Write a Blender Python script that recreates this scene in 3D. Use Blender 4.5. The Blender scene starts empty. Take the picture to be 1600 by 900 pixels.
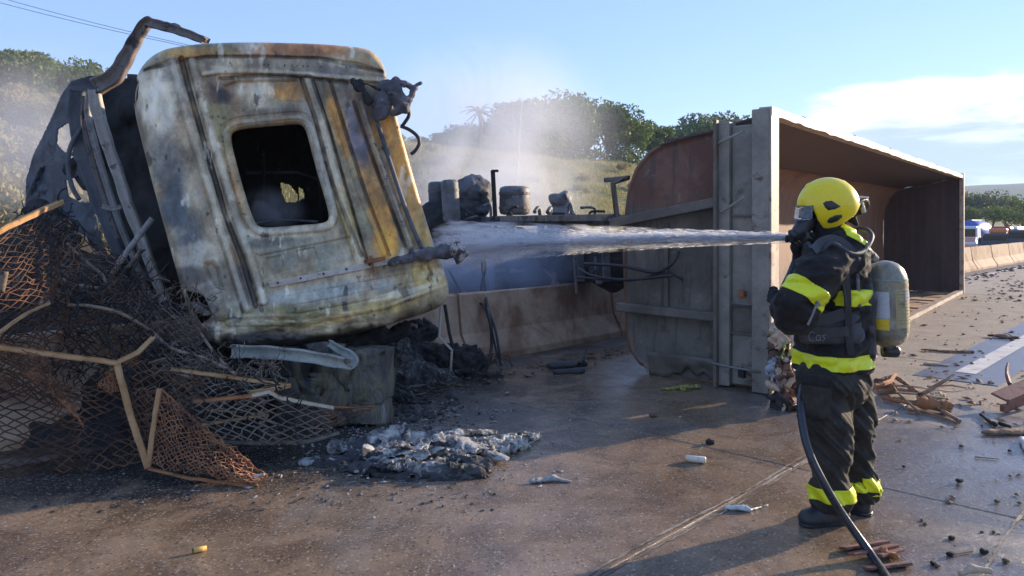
import bpy, bmesh, math, random
import numpy as np
from mathutils import Vector, Matrix
R = math.radians
S = bpy.context.scene
COL = S.collection
# ------------------------------------------------------------------ camera
CAMZ = 1.65; F = 1180.0; HY = 348.0
cam = bpy.data.cameras.new("camera"); camo = bpy.data.objects.new("camera", cam); COL.objects.link(camo)
camo.location = (0, 0, CAMZ); camo.rotation_euler = (R(90), 0, 0)
cam.sensor_width = 36.0; cam.lens = 36.0*F/1600; cam.shift_y = -(450-HY)/1600.0
cam.clip_start = 0.05; cam.clip_end = 6000
S.camera = camo
# ------------------------------------------------------------------ sky and sun
SUN_AZ = 29.0      # degrees from +X towards +Y
SUN_EL = 14.0
w = bpy.data.worlds.new("World"); S.world = w; w.use_nodes = True
wn = w.node_tree; wn.nodes.clear()
def N_(nt, typ, **kw):
    n = nt.nodes.new(typ)
    for k, v in kw.items():
        if k.startswith('i_'):
            n.inputs[k[2:].replace('_', ' ')].default_value = v
        else: setattr(n, k, v)
    return n
def mathn(nt, op, a, b=None, c=None, clamp=False):
    n = nt.nodes.new('ShaderNodeMath'); n.operation = op; n.use_clamp = clamp
    for i, x in enumerate((a, b, c)):
        if x is None: continue
        if isinstance(x, (int, float)): n.inputs[i].default_value = x
        else: nt.links.new(x, n.inputs[i])
    return n.outputs[0]
def sstep(nt, x, a, b):
    n = nt.nodes.new('ShaderNodeMapRange'); n.interpolation_type = 'SMOOTHSTEP'
    nt.links.new(x, n.inputs['Value']); n.inputs['From Min'].default_value = a; n.inputs['From Max'].default_value = b
    return n.outputs['Result']
def mixc(nt, f, a, b, mode='MIX'):
    n = nt.nodes.new('ShaderNodeMix'); n.data_type = 'RGBA'; n.blend_type = mode
    for s, x in ((n.inputs[0], f), (n.inputs[6], a), (n.inputs[7], b)):
        if isinstance(x, (int, float)): s.default_value = x
        elif isinstance(x, (tuple, list)): s.default_value = (*x[:3], 1)
        else: nt.links.new(x, s)
    return n.outputs[2]
sky = wn.nodes.new('ShaderNodeTexSky'); sky.sky_type = 'NISHITA'; sky.sun_disc = False
sky.sun_elevation = R(SUN_EL); sky.sun_rotation = R(90-SUN_AZ)
sky.air_density = 1.0; sky.dust_density = 0.0; sky.ozone_density = 2.0
tc = wn.nodes.new('ShaderNodeTexCoord'); sp = wn.nodes.new('ShaderNodeSeparateXYZ')
wn.links.new(tc.outputs['Generated'], sp.inputs[0])
X_, Y_, Z_ = sp.outputs
az = mathn(wn, 'ARCTAN2', X_, Y_)
mp = wn.nodes.new('ShaderNodeMapping'); wn.links.new(tc.outputs['Generated'], mp.inputs[0]); mp.inputs['Scale'].default_value = (2.6, 2.6, 17.0)
nz = N_(wn, 'ShaderNodeTexNoise', i_Scale=1.6, i_Detail=7.0, i_Roughness=0.55); wn.links.new(mp.outputs[0], nz.inputs['Vector'])
nz2 = N_(wn, 'ShaderNodeTexNoise', i_Scale=3.0, i_Detail=8.0, i_Roughness=0.6, i_Distortion=0.4); wn.links.new(mp.outputs[0], nz2.inputs['Vector'])
rise = sstep(wn, az, 0.10, 0.48)
edge = mathn(wn, 'MULTIPLY_ADD', rise, 0.178, -0.008)
d_ = mathn(wn, 'SUBTRACT', edge, Z_)
d_ = mathn(wn, 'ADD', d_, mathn(wn, 'MULTIPLY', mathn(wn, 'SUBTRACT', nz.outputs['Fac'], 0.5), 0.13))
cover = sstep(wn, d_, -0.004, 0.022)
gaps = sstep(wn, nz2.outputs['Fac'], 0.33, 0.52)
cover = mathn(wn, 'MULTIPLY', cover, mathn(wn, 'MULTIPLY_ADD', gaps, 0.45, 0.55))
body = sstep(wn, mathn(wn, 'ADD', d_, mathn(wn, 'MULTIPLY', mathn(wn, 'SUBTRACT', nz2.outputs['Fac'], 0.5), 0.14)), 0.012, 0.075)
ccol = mixc(wn, body, (3.7, 3.65, 3.65), (1.35, 1.7, 2.3))
tint = mixc(wn, 1.0, sky.outputs[0], (1.0, .93, 1.12), 'MULTIPLY'); tint = mixc(wn, 0.72, tint, (.66, 1.06, 2.0))
skyc = mixc(wn, mathn(wn, 'MULTIPLY', cover, 0.92), tint, ccol)
bg = wn.nodes.new('ShaderNodeBackground'); bg.inputs[1].default_value = 0.098
wn.links.new(skyc, bg.inputs[0]); wo = wn.nodes.new('ShaderNodeOutputWorld'); wn.links.new(bg.outputs[0], wo.inputs[0])
sl = bpy.data.lights.new("sun", 'SUN'); sl.energy = 2.1; sl.angle = R(0.5); sl.color = (1.0, 0.80, 0.58)
so = bpy.data.objects.new("sun", sl); COL.objects.link(so)
sd = Vector((math.cos(R(SUN_AZ))*math.cos(R(SUN_EL)), math.sin(R(SUN_AZ))*math.cos(R(SUN_EL)), math.sin(R(SUN_EL))))
so.rotation_euler = sd.to_track_quat('Z', 'Y').to_euler(); so.location = (30, 0, 30)
S.view_settings.view_transform = 'Standard'; S.view_settings.look = 'None'; S.view_settings.gamma = 1.0
S.view_settings.exposure = 2.18
try:
    S.cycles.use_denoising = True; S.cycles.max_bounces = 8; S.cycles.transparent_max_bounces = 48; S.cycles.volume_bounces = 4
    S.cycles.volume_step_rate = 1.0; S.cycles.volume_max_steps = 256; S.cycles.sample_clamp_indirect = 6.0
except Exception: pass

# ------------------------------------------------------------------ helpers
rnd = random.Random(11)
def P(px, py, Y): return ((px-800)/F*Y, Y, CAMZ-(py-HY)/F*Y)
def G(px, py, z=0.0):
    Y = (CAMZ-z)*F/(py-HY); return ((px-800)/F*Y, Y, z)
UA = np.array([0.691, 0.722]); NA = np.array([0.722, -0.691])   # along the road / across it
def RD(u, n, z=0.0): return (u*UA[0]+n*NA[0], u*UA[1]+n*NA[1], z)

def _hash(ix, iy, iz, seed):
    h = (ix.astype(np.int64)*374761393 + iy.astype(np.int64)*668265263 + iz.astype(np.int64)*2147483647 + seed*974711) & 0xffffffff
    h = ((h ^ (h >> 13))*1274126177) & 0xffffffff
    h = (h ^ (h >> 16)) & 0xffffffff
    return h/4294967295.0
def vnoise(x, y, z=None, seed=0):
    x = np.asarray(x, float); y = np.asarray(y, float); z = np.zeros_like(x) if z is None else np.asarray(z, float)
    ix, iy, iz = np.floor(x), np.floor(y), np.floor(z); fx, fy, fz = x-ix, y-iy, z-iz
    fx, fy, fz = [t*t*(3-2*t) for t in (fx, fy, fz)]
    r = 0
    for a in (0, 1):
        for b in (0, 1):
            for c in (0, 1):
                wgt = (fx if a else 1-fx)*(fy if b else 1-fy)*(fz if c else 1-fz)
                r = r + wgt*_hash(ix+a, iy+b, iz+c, seed)
    return r
def fbm(x, y, z=None, octv=4, seed=0, gain=0.5):
    r = 0; a = 1.0; t = 0; f = 1.0
    z = np.zeros_like(np.asarray(x, float)) if z is None else z
    for o in range(octv):
        r = r + a*vnoise(x*f+o*17.3, y*f+o*5.1, z*f+o*9.7, seed+o); t += a; a *= gain; f *= 2.03
    return r/t*2-1      # about -1..1
def smooth01(x, a, b):
    t = np.clip((x-a)/(b-a), 0, 1); return t*t*(3-2*t)

def wloc(o):
    v = Vector((0, 0, 0))
    while o is not None: v += o.location; o = o.parent
    return v
def tag(o, label=None, cat=None, group=None, kind=None):
    if label: o['label'] = label
    if cat: o['category'] = cat
    if group: o['group'] = group
    if kind: o['kind'] = kind
    return o
def root(name, loc, label, cat, group=None):
    o = bpy.data.objects.new(name, None); COL.objects.link(o); o.location = loc; o.empty_display_size = 0.2
    return tag(o, label, cat, group)
def mkmesh(name, V, Fc, mat=None, smooth=True, attrs=None):
    me = bpy.data.meshes.new(name)
    V = np.asarray(V, dtype=np.float32).reshape(-1, 3)
    if isinstance(Fc, np.ndarray):
        k = Fc.shape[1]; me.vertices.add(len(V)); me.vertices.foreach_set('co', V.ravel())
        me.loops.add(Fc.size); me.loops.foreach_set('vertex_index', Fc.astype(np.int32).ravel())
        me.polygons.add(len(Fc)); me.polygons.foreach_set('loop_start', np.arange(0, Fc.size, k, dtype=np.int32))
        try: me.polygons.foreach_set('loop_total', np.full(len(Fc), k, dtype=np.int32))
        except Exception: pass
        me.update(calc_edges=True)
    else:
        me.from_pydata([tuple(map(float, v)) for v in V], [], Fc)
    if smooth and len(me.polygons): me.polygons.foreach_set('use_smooth', np.ones(len(me.polygons), dtype=bool))
    if attrs:
        for an, arr in attrs.items():
            a = me.attributes.new(an, 'FLOAT_COLOR', 'POINT')
            c = np.ones((len(V), 4), dtype=np.float32); c[:, :3] = arr; a.data.foreach_set('color', c.ravel())
    if mat: me.materials.append(mat)
    me.update(); return me
def obj(name, V, Fc, mat, parent=None, smooth=True, attrs=None, label=None, cat=None, group=None, kind=None):
    V = np.asarray(V, dtype=float).reshape(-1, 3)
    if parent is None:
        o_ = np.array([(V[:, 0].min()+V[:, 0].max())/2, (V[:, 1].min()+V[:, 1].max())/2, V[:, 2].min()])
        loc = Vector(o_)
    else:
        o_ = np.array(wloc(parent)); loc = Vector((0, 0, 0))
    me = mkmesh(name, V-o_, Fc, mat, smooth, attrs)
    o = bpy.data.objects.new(name, me); COL.objects.link(o); o.location = loc
    if parent is not None: o.parent = parent
    return tag(o, label, cat, group, kind)

class MB:
    def __init__(s): s.V = []; s.F = []; s.n = 0
    def add(s, V, Fc):
        s.V += [tuple(map(float, v)) for v in V]; s.F += [tuple(int(i)+s.n for i in f) for f in Fc]; s.n = len(s.V); return s
    def tube(s, pts, r, n=8, cap=True, flat=1.0, up=None):
        pts = [Vector(p) for p in pts]; m = len(pts)
        rs = [r]*m if isinstance(r, (int, float)) else list(r)
        V = []; Fc = []
        upv = Vector(up) if up else None
        prev = None
        for i, p in enumerate(pts):
            t = (pts[min(i+1, m-1)]-pts[max(i-1, 0)])
            t = t.normalized() if t.length > 1e-9 else Vector((0, 0, 1))
            if prev is None:
                a = upv if upv else (Vector((0, 0, 1)) if abs(t.z) < .9 else Vector((1, 0, 0)))
                x = (a-t*a.dot(t)).normalized()
            else: x = prev-t*prev.dot(t); x = x.normalized() if x.length > 1e-6 else prev
            prev = x; y = t.cross(x)
            for k in range(n):
                an = 2*math.pi*k/n+(math.pi/4 if n == 4 else 0); V.append(p+(x*math.cos(an)*flat+y*math.sin(an))*rs[i])
        for i in range(m-1):
            for k in range(n):
                k2 = (k+1) % n; Fc.append((i*n+k, i*n+k2, (i+1)*n+k2, (i+1)*n+k))
        if cap: Fc.append(tuple(range(n-1, -1, -1))); Fc.append(tuple((m-1)*n+k for k in range(n)))
        return s.add(V, Fc)
    def box(s, c, ax, ay, az, jit=0.0):
        c, ax, ay, az = map(Vector, (c, ax, ay, az)); V = []
        for i in (-1, 1):
            for j in (-1, 1):
                for k in (-1, 1):
                    v = c+ax*i+ay*j+az*k
                    if jit: v += Vector([rnd.uniform(-jit, jit) for _ in range(3)])
                    V.append(v)
        return s.add(V, [(0, 1, 3, 2), (4, 6, 7, 5), (0, 4, 5, 1), (2, 3, 7, 6), (0, 2, 6, 4), (1, 5, 7, 3)])
    def bar(s, a, b, w_, t_, up=(0, 0, 1)):
        a, b, up = Vector(a), Vector(b), Vector(up); d = (b-a); L = d.length; d.normalize()
        y = up-d*up.dot(d)
        if y.length < 1e-5: y = Vector((1, 0, 0))-d*d.x
        y.normalize(); x = d.cross(y)
        return s.box((a+b)/2, d*L/2, x*w_/2, y*t_/2)
    def build(s, name, mat, parent=None, smooth=False, bevel=0.0, **kw):
        o = obj(name, s.V, s.F, mat, parent, smooth, **kw)
        if bevel:
            m = o.modifiers.new('bevel', 'BEVEL'); m.width = bevel; m.segments = 2; m.limit_method = 'ANGLE'
        return o
def crv(pts, n=6):
    pts = [Vector(p) for p in pts]; out = []
    for i in range(len(pts)-1):
        p0 = pts[max(i-1, 0)]; p1 = pts[i]; p2 = pts[i+1]; p3 = pts[min(i+2, len(pts)-1)]
        for k in range(n):
            t = k/n
            out.append(0.5*((2*p1)+(p2-p0)*t+(2*p0-5*p1+4*p2-p3)*t*t+(3*p1-p0-3*p2+p3)*t**3))
    out.append(pts[-1]); return out
def gridfaces(nu, nv, mask=None, off=0, wrapu=False):
    i, j = np.meshgrid(np.arange(nu if wrapu else nu-1), np.arange(nv-1), indexing='ij')
    i2 = (i+1) % nu
    q = np.stack([i*nv+j, i2*nv+j, i2*nv+j+1, i*nv+j+1], -1).reshape(-1, 4)
    if mask is not None: q = q[mask.reshape(-1)]
    return q+off
def surfnets(f, o, h):
    nx, ny, nz = f.shape; ins = f < 0
    c = [(a, b, d) for a in (0, 1) for b in (0, 1) for d in (0, 1)]
    sl_ = lambda arr, a, b, d: arr[a:nx-1+a, b:ny-1+b, d:nz-1+d]
    cnt = sum(sl_(ins, *k).astype(np.int8) for k in c)
    act = (cnt > 0) & (cnt < 8)
    idx = np.full(act.shape, -1, np.int64); ai = np.argwhere(act); idx[act] = np.arange(len(ai))
    acc = np.zeros((len(ai), 3)); num = np.zeros(len(ai))
    I, J, K = ai.T
    for k1 in c:
        for ax in range(3):
            if k1[ax]: continue
            k2 = list(k1); k2[ax] = 1
            a = f[I+k1[0], J+k1[1], K+k1[2]]; b = f[I+k2[0], J+k2[1], K+k2[2]]
            m = (a < 0) != (b < 0); t = np.where(m, a/np.where(m, a-b, 1), 0)
            pt = np.array(k1, float)[None].repeat(len(ai), 0); pt[:, ax] += t
            acc[m] += pt[m]; num[m] += 1
    V = (ai+acc/num[:, None])*h+o
    Q = []
    for ax in range(3):
        sa = [slice(1, -1)]*3; sb = [slice(1, -1)]*3
        sa[ax] = slice(0, -1); sb[ax] = slice(1, None)
        a = ins[tuple(sa)]; b = ins[tuple(sb)]
        e = np.argwhere(a != b); fl = a[a != b]
        base = e.copy()
        for q in range(3):
            if q != ax: base[:, q] += 1
        o1, o2 = [(1, 2), (2, 0), (0, 1)][ax]
        def cell(d1, d2):
            t = base.copy(); t[:, o1] -= d1; t[:, o2] -= d2; return idx[t[:, 0], t[:, 1], t[:, 2]]
        q4 = np.stack([cell(1, 1), cell(0, 1), cell(0, 0), cell(1, 0)], -1)
        q4[~fl] = q4[~fl][:, ::-1]; Q.append(q4)
    Q = np.concatenate(Q); Q = Q[(Q >= 0).all(1)]
    return V, Q
def capsdf(X, a, b, ra, rb, sc=(1, 1, 1)):
    a = np.array(a, float); b = np.array(b, float); sc = np.array(sc, float)
    pa = (X-a)/sc; ba = (b-a)/sc; L = max((ba*ba).sum(), 1e-12)
    t = np.clip((pa@ba)/L, 0, 1)
    return (np.sqrt(((pa-t[..., None]*ba)**2).sum(-1))-(ra+(rb-ra)*t))*sc.min()**.5
def smin(a, b, k): 
    hh = np.clip(0.5+0.5*(b-a)/k, 0, 1); return b*(1-hh)+a*hh-k*hh*(1-hh)
def gridpts(lo, hi, h):
    lo = np.array(lo, float); hi = np.array(hi, float); n = np.ceil((hi-lo)/h).astype(int)+1
    g = np.meshgrid(*[lo[i]+np.arange(n[i])*h for i in range(3)], indexing='ij'); return np.stack(g, -1), lo
def blob(caps, h=0.01, k=0.03, amp=0.0, ns=10.0, seed=0, ridged=False, nsc=(1, 1, 1), cut=None):
    """caps: (a, b, ra, rb[, scale]) in world units -> mesh of the smooth union, roughened"""
    pts = np.array([c[i] for c in caps for i in (0, 1)]); rm = max(max(c[2], c[3])*(max(c[4]) if len(c) > 4 else 1) for c in caps)+amp+2*h+.01
    X, lo = gridpts(pts.min(0)-rm, pts.max(0)+rm, h)
    f = None
    for c in caps:
        d = capsdf(X, c[0], c[1], c[2], c[3], c[4] if len(c) > 4 else (1, 1, 1))
        f = d if f is None else smin(f, d, k)
    if amp:
        q = fbm(X[..., 0]*ns*nsc[0], X[..., 1]*ns*nsc[1], X[..., 2]*ns*nsc[2], 4, seed)
        if ridged: q = 1-2*np.abs(q)*1.6
        f = f-amp*q
    if cut is not None: f = cut(X, f)
    f[0] = f[-1] = 1; f[:, 0] = f[:, -1] = 1; f[:, :, 0] = f[:, :, -1] = 1
    return surfnets(f, lo, h)

# ------------------------------------------------------------------ materials
def material(name, fn):
    m = bpy.data.materials.new(name); m.use_nodes = True; nt = m.node_tree; nt.nodes.clear()
    out = nt.nodes.new('ShaderNodeOutputMaterial'); b = nt.nodes.new('ShaderNodeBsdfPrincipled'); nt.links.new(b.outputs[0], out.inputs[0])
    fn(nt, b, out); return m
def noise(nt, vec, scale, detail=6, rough=0.6, dist=0.0, sc=None):
    if sc is not None:
        mpn = nt.nodes.new('ShaderNodeMapping'); nt.links.new(vec, mpn.inputs[0]); mpn.inputs['Scale'].default_value = sc; vec = mpn.outputs[0]
    n = nt.nodes.new('ShaderNodeTexNoise'); nt.links.new(vec, n.inputs['Vector'])
    n.inputs['Scale'].default_value = scale; n.inputs['Detail'].default_value = detail; n.inputs['Roughness'].default_value = rough; n.inputs['Distortion'].default_value = dist
    return n.outputs['Fac']
def bump(nt, b, h, strength=0.3, dist=0.02, prev=None):
    n = nt.nodes.new('ShaderNodeBump'); n.inputs['Strength'].default_value = strength; n.inputs['Distance'].default_value = dist
    nt.links.new(h, n.inputs['Height'])
    if prev is not None: nt.links.new(prev, n.inputs['Normal'])
    nt.links.new(n.outputs[0], b.inputs['Normal']); return n.outputs[0]
def ramp(nt, f, stops):
    r = nt.nodes.new('ShaderNodeValToRGB'); nt.links.new(f, r.inputs[0]); e = r.color_ramp.elements
    while len(e) < len(stops): e.new(0.5)
    for i, (p, c) in enumerate(stops): e[i].position = p; e[i].color = (*c[:3], 1)
    return r.outputs[0]
def grunge(name, c1, c2, c3=None, s=3.0, s3=1.5, t3=(0.5, 0.6), rough=0.7, metal=0.0, bs=40, bstr=0.3, bd=0.01, sc=None, spec=0.5, rvar=0.15, obj_rand=0.0):
    def fn(nt, b, out):
        g = nt.nodes.new('ShaderNodeNewGeometry'); v = g.outputs['Position']
        if obj_rand is not None and obj_rand >= 0:
            tcn = nt.nodes.new('ShaderNodeTexCoord'); v = tcn.outputs['Object']
        a = noise(nt, v, s, 8, 0.65, 0.3, sc)
        col = mixc(nt, sstep(nt, a, 0.35, 0.65), c1, c2)
        if c3 is not None:
            m3 = sstep(nt, noise(nt, v, s3, 8, 0.7, 0.5), *t3); col = mixc(nt, m3, col, c3)
        f = noise(nt, v, s*9, 5, 0.7); col = mixc(nt, 0.35, col, mixc(nt, f, (0.15, 0.15, 0.15), (1.0, 1.0, 1.0)), 'OVERLAY')
        nt.links.new(col, b.inputs['Base Color'])
        nt.links.new(mathn(nt, 'MULTIPLY_ADD', a, rvar*2, rough-rvar), b.inputs['Roughness'])
        b.inputs['Metallic'].default_value = metal; b.inputs['Specular IOR Level'].default_value = spec
        bump(nt, b, noise(nt, v, bs, 8, 0.7), bstr, bd)
    return material(name, fn)
M = {}
M['steel'] = grunge('worn_grey_steel', (.095, .084, .068), (.165, .147, .12), (.10, .055, .035), s=1.6, s3=2.2, t3=(.56, .68), rough=.62, metal=.0, bs=30, bstr=.25)
M['flange'] = grunge('pale_scuffed_steel', (.18, .165, .135), (.28, .255, .21), (.11, .07, .05), s=2.0, s3=3.0, t3=(.56, .66), rough=.6, bs=35, bstr=.25)
M['rustpaint'] = grunge('rusted_red_brown_steel', (.14, .07, .05), (.20, .10, .07), (.26, .22, .17), s=1.5, s3=1.3, t3=(.56, .72), rough=.75, bs=25, bstr=.3)
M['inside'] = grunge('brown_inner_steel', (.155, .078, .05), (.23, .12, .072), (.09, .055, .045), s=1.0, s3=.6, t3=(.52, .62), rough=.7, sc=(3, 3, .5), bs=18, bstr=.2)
M['inside_shaded'] = grunge('shaded_brown_inner_steel', (.048, .030, .031), (.075, .048, .047), (.10, .06, .045), s=1.0, s3=1.6, t3=(.58, .75), rough=.6, sc=(3, 3, .5), bs=18, bstr=.2)  # inner steel copy, darkened for the shade on roof side and far end
M['edge'] = grunge('scraped_steel_edge', (.34, .27, .21), (.46, .37, .28), (.25, .14, .09), s=6, s3=7, t3=(.55, .62), rough=.55, bs=40)
M['rust'] = grunge('orange_rust', (.22, .085, .035), (.36, .16, .06), (.10, .045, .03), s=8, s3=6, t3=(.55, .65), rough=.85, bs=90, bstr=.4)
M['rustbar'] = grunge('tan_rusted_bar', (.34, .18, .07), (.46, .28, .13), (.17, .08, .04), s=7, s3=4, t3=(.55, .68), rough=.8, bs=90, bstr=.4)
M['rustmesh'] = grunge('dark_rusted_mesh', (.085, .042, .024), (.20, .092, .045), (.035, .022, .016), s=3, s3=2.5, t3=(.46, .6), rough=.9, bs=90)
M['char'] = grunge('charred_black', (.012, .012, .013), (.035, .032, .03), (.09, .085, .08), s=5, s3=9, t3=(.6, .7), rough=.85, bs=45, bstr=.6, bd=.02)
M['charblue'] = grunge('sooted_blue_grey_steel', (.055, .06, .07), (.12, .125, .135), (.02, .02, .022), s=2.5, s3=3, t3=(.5, .66), rough=.7, bs=30, bstr=.4)
M['ashmetal'] = grunge('ash_grey_metal', (.22, .21, .19), (.40, .38, .34), (.10, .09, .085), s=5, s3=6, t3=(.54, .66), rough=.8, bs=50, bstr=.4)
M['beige'] = grunge('beige_burnt_metal', (.34, .30, .25), (.46, .42, .36), (.13, .11, .10), s=4, s3=8, t3=(.56, .66), rough=.75, bs=50)
M['wire'] = grunge('burnt_wire', (.11, .082, .062), (.28, .21, .15), (.03, .025, .02), s=12, s3=9, t3=(.5, .6), rough=.85, bs=80)
M['rubber'] = grunge('black_rubber', (.018, .018, .02), (.03, .03, .033), rough=.5, s=8, bs=70, bstr=.15)
M['hose'] = grunge('black_wet_hose', (.015, .017, .022), (.025, .028, .034), rough=.28, s=8, bs=120, bstr=.1)
M['concrete'] = grunge('barrier_concrete', (.36, .245, .16), (.47, .345, .235), (.22, .125, .075), s=1.4, s3=1.2, t3=(.44, .64), rough=.85, bs=40, bstr=.4, sc=(1.5, 1.5, .6))
M['dirt'] = grunge('brown_dirt', (.12, .08, .05), (.19, .13, .085), rough=.95, s=6, bs=25, bstr=.8, bd=.03)
M['wood'] = grunge('splintered_wood', (.20, .11, .06), (.34, .21, .12), (.07, .04, .03), s=8, s3=6, t3=(.5, .6), rough=.85, bs=60)
M['palewood'] = grunge('pale_splinters', (.42, .30, .19), (.55, .42, .29), (.2, .12, .08), s=8, rough=.85, bs=60)
# ------------------------------------------------------------------ ground, road, terrain
def road_fn(nt, b, out):
    g = nt.nodes.new('ShaderNodeNewGeometry'); v = g.outputs['Position']
    s = nt.nodes.new('ShaderNodeSeparateXYZ'); nt.links.new(v, s.inputs[0]); x, y, z = s.outputs
    big = noise(nt, v, .45, 6, .6, .6); mid = noise(nt, v, 2.2, 8, .68, .4); fine = noise(nt, v, 26, 7, .8); grit = noise(nt, v, 70, 4, .85)
    wob = mathn(nt, 'MULTIPLY', mathn(nt, 'SUBTRACT', mid, .5), 2.2)
    # wet brown mud film
    wet = mixc(nt, sstep(nt, mid, .35, .66), (.14, .092, .056), (.28, .19, .118))
    grey = mixc(nt, sstep(nt, mid, .3, .7), (.13, .118, .108), (.21, .19, .17))
    wet = mixc(nt, mathn(nt, 'MULTIPLY', sstep(nt, big, .48, .66), .75), wet, grey)
    dry = mixc(nt, sstep(nt, mid, .3, .7), (.235, .195, .155), (.31, .265, .215))
    # dry part: to the right, beyond the firefighter
    dx = sstep(nt, mathn(nt, 'ADD', x, wob), 2.3, 3.6); dy = sstep(nt, mathn(nt, 'ADD', y, mathn(nt, 'MULTIPLY', wob, 1.0)), 5.6, 7.6)
    dm = mathn(nt, 'MULTIPLY', dx, dy)
    far = sstep(nt, y, 16, 24); dm = mathn(nt, 'MAXIMUM', dm, far)
    rg = mathn(nt, 'MULTIPLY', sstep(nt, mathn(nt, 'ADD', x, wob), 1.7, 2.6), mathn(nt, 'SUBTRACT', 1.0, dm))
    wet = mixc(nt, mathn(nt, 'MULTIPLY', rg, .8), wet, (.135, .128, .125))
    col = mixc(nt, dm, wet, dry)
    # soot under and before the wreck
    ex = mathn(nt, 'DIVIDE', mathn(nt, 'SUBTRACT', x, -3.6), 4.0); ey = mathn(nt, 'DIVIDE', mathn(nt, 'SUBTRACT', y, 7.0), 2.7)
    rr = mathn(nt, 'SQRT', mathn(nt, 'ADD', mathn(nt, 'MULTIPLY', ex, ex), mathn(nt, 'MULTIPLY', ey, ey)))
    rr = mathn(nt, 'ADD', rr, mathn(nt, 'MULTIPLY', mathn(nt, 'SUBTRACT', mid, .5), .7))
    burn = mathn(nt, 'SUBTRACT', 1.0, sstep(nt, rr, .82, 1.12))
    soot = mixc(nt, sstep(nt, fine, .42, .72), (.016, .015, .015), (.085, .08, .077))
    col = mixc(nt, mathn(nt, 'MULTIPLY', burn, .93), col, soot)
    # aggregate specks and pale grit
    col = mixc(nt, mathn(nt, 'MULTIPLY', sstep(nt, grit, .58, .70), .60), col, (.42, .38, .32))
    col = mixc(nt, mathn(nt, 'MULTIPLY', sstep(nt, grit, .44, .32), .55), col, (.03, .022, .018))
    vo = nt.nodes.new('ShaderNodeTexVoronoi'); nt.links.new(v, vo.inputs['Vector']); vo.inputs['Scale'].default_value = 16
    spk = mathn(nt, 'MULTIPLY', mathn(nt, 'LESS_THAN', vo.outputs['Distance'], .13), sstep(nt, fine, .44, .56))
    col = mixc(nt, mathn(nt, 'MULTIPLY', spk, .6), col, (.48, .46, .42))
    for sc_, th_, dd_, cc_, f_ in ((48, .80, .36, (.46, .42, .36), .42), (85, .76, .42, (.34, .31, .27), .5), (44, .84, .40, (.03, .024, .02), .5)):
        v2 = nt.nodes.new('ShaderNodeTexVoronoi'); nt.links.new(v, v2.inputs['Vector']); v2.inputs['Scale'].default_value = sc_; s2 = nt.nodes.new('ShaderNodeSeparateXYZ'); nt.links.new(v2.outputs['Color'], s2.inputs[0])
        k2 = mathn(nt, 'MULTIPLY', mathn(nt, 'GREATER_THAN', s2.outputs[0], th_), mathn(nt, 'LESS_THAN', v2.outputs['Distance'], dd_)); col = mixc(nt, mathn(nt, 'MULTIPLY', k2, f_), col, cc_)
    nt.links.new(col, b.inputs['Base Color'])
    # water film
    film = sstep(nt, noise(nt, v, .9, 5, .6, .5), .28, .56)
    rw = mathn(nt, 'MULTIPLY_ADD', film, -.22, .27); rw = mathn(nt, 'ADD', rw, mathn(nt, 'MULTIPLY', fine, .14))
    rfin = nt.nodes.new('ShaderNodeMix'); nt.links.new(dm, rfin.inputs[0]); nt.links.new(rw, rfin.inputs[2]); rfin.inputs[3].default_value = .88
    nt.links.new(rfin.outputs[0], b.inputs['Roughness'])
    hh = mathn(nt, 'MULTIPLY', mathn(nt, 'ADD', mathn(nt, 'MULTIPLY', fine, .8), mathn(nt, 'MULTIPLY', grit, .35)), mathn(nt, 'MAXIMUM', mathn(nt, 'MULTIPLY_ADD', film, -.75, 1.0), dm))
    bump(nt, b, hh, .7, .012, bump(nt, b, mid, .35, .05))
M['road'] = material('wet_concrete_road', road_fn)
def earth_fn(nt, b, out):
    g = nt.nodes.new('ShaderNodeNewGeometry'); v = g.outputs['Position']
    a = noise(nt, v, .09, 8, .65, .5); c = noise(nt, v, 1.3, 8, .75)
    col = mixc(nt, sstep(nt, a, .42, .58), (.36, .28, .13), (.20, .20, .07))
    col = mixc(nt, sstep(nt, noise(nt, v, .05, 6, .6, .3), .5, .62), col, (.30, .20, .11))
    vl = nt.nodes.new('ShaderNodeVectorMath'); vl.operation = 'LENGTH'; nt.links.new(v, vl.inputs[0]); col = mixc(nt, sstep(nt, vl.outputs['Value'], 180, 420), col, (.05, .075, .03))
    col = mixc(nt, sstep(nt, c, .4, .65), mixc(nt, .35, col, (.08, .08, .03)), col)
    nt.links.new(col, b.inputs['Base Color']); b.inputs['Roughness'].default_value = .95
    bump(nt, b, c, 1.0, .4)
M['earth'] = material('dry_grass_hillside', earth_fn)

road = bpy.data.objects.new('road', None); COL.objects.link(road); tag(road, kind='structure')
slabn = [-6.35, -5.95, -2.15, 1.4, 4.95, 8.5]
us = [-15, -10, -5, 0, 5.0, 10, 15, 20, 25, 30, 35, 40]
for i in range(1, len(slabn)-1):
    for j in range(len(us)-1):
        g_ = .008
        u0, u1, n0, n1 = us[j]+g_, us[j+1]-g_, slabn[i]+g_, slabn[i+1]-g_
        dz = rnd.uniform(-.0025, .0025)
        m = MB(); c = RD((u0+u1)/2, (n0+n1)/2, -.09+dz)
        m.box(c, (UA[0]*(u1-u0)/2, UA[1]*(u1-u0)/2, 0), (NA[0]*(n1-n0)/2, NA[1]*(n1-n0)/2, 0), (0, 0, .09))
        m.build('slab', M['road'], road, bevel=.008)
m = MB()   # joint filler / road bed
def sheet(name, pts, z, mat, parent=None, **kw):
    mm = MB(); mm.add([(p[0], p[1], z) for p in pts], [tuple(range(len(pts)))]); return mm.build(name, mat, parent, **kw)
def rq(u0, u1, n0, n1): return [RD(u0, n0), RD(u1, n0), RD(u1, n1), RD(u0, n1)]
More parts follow.
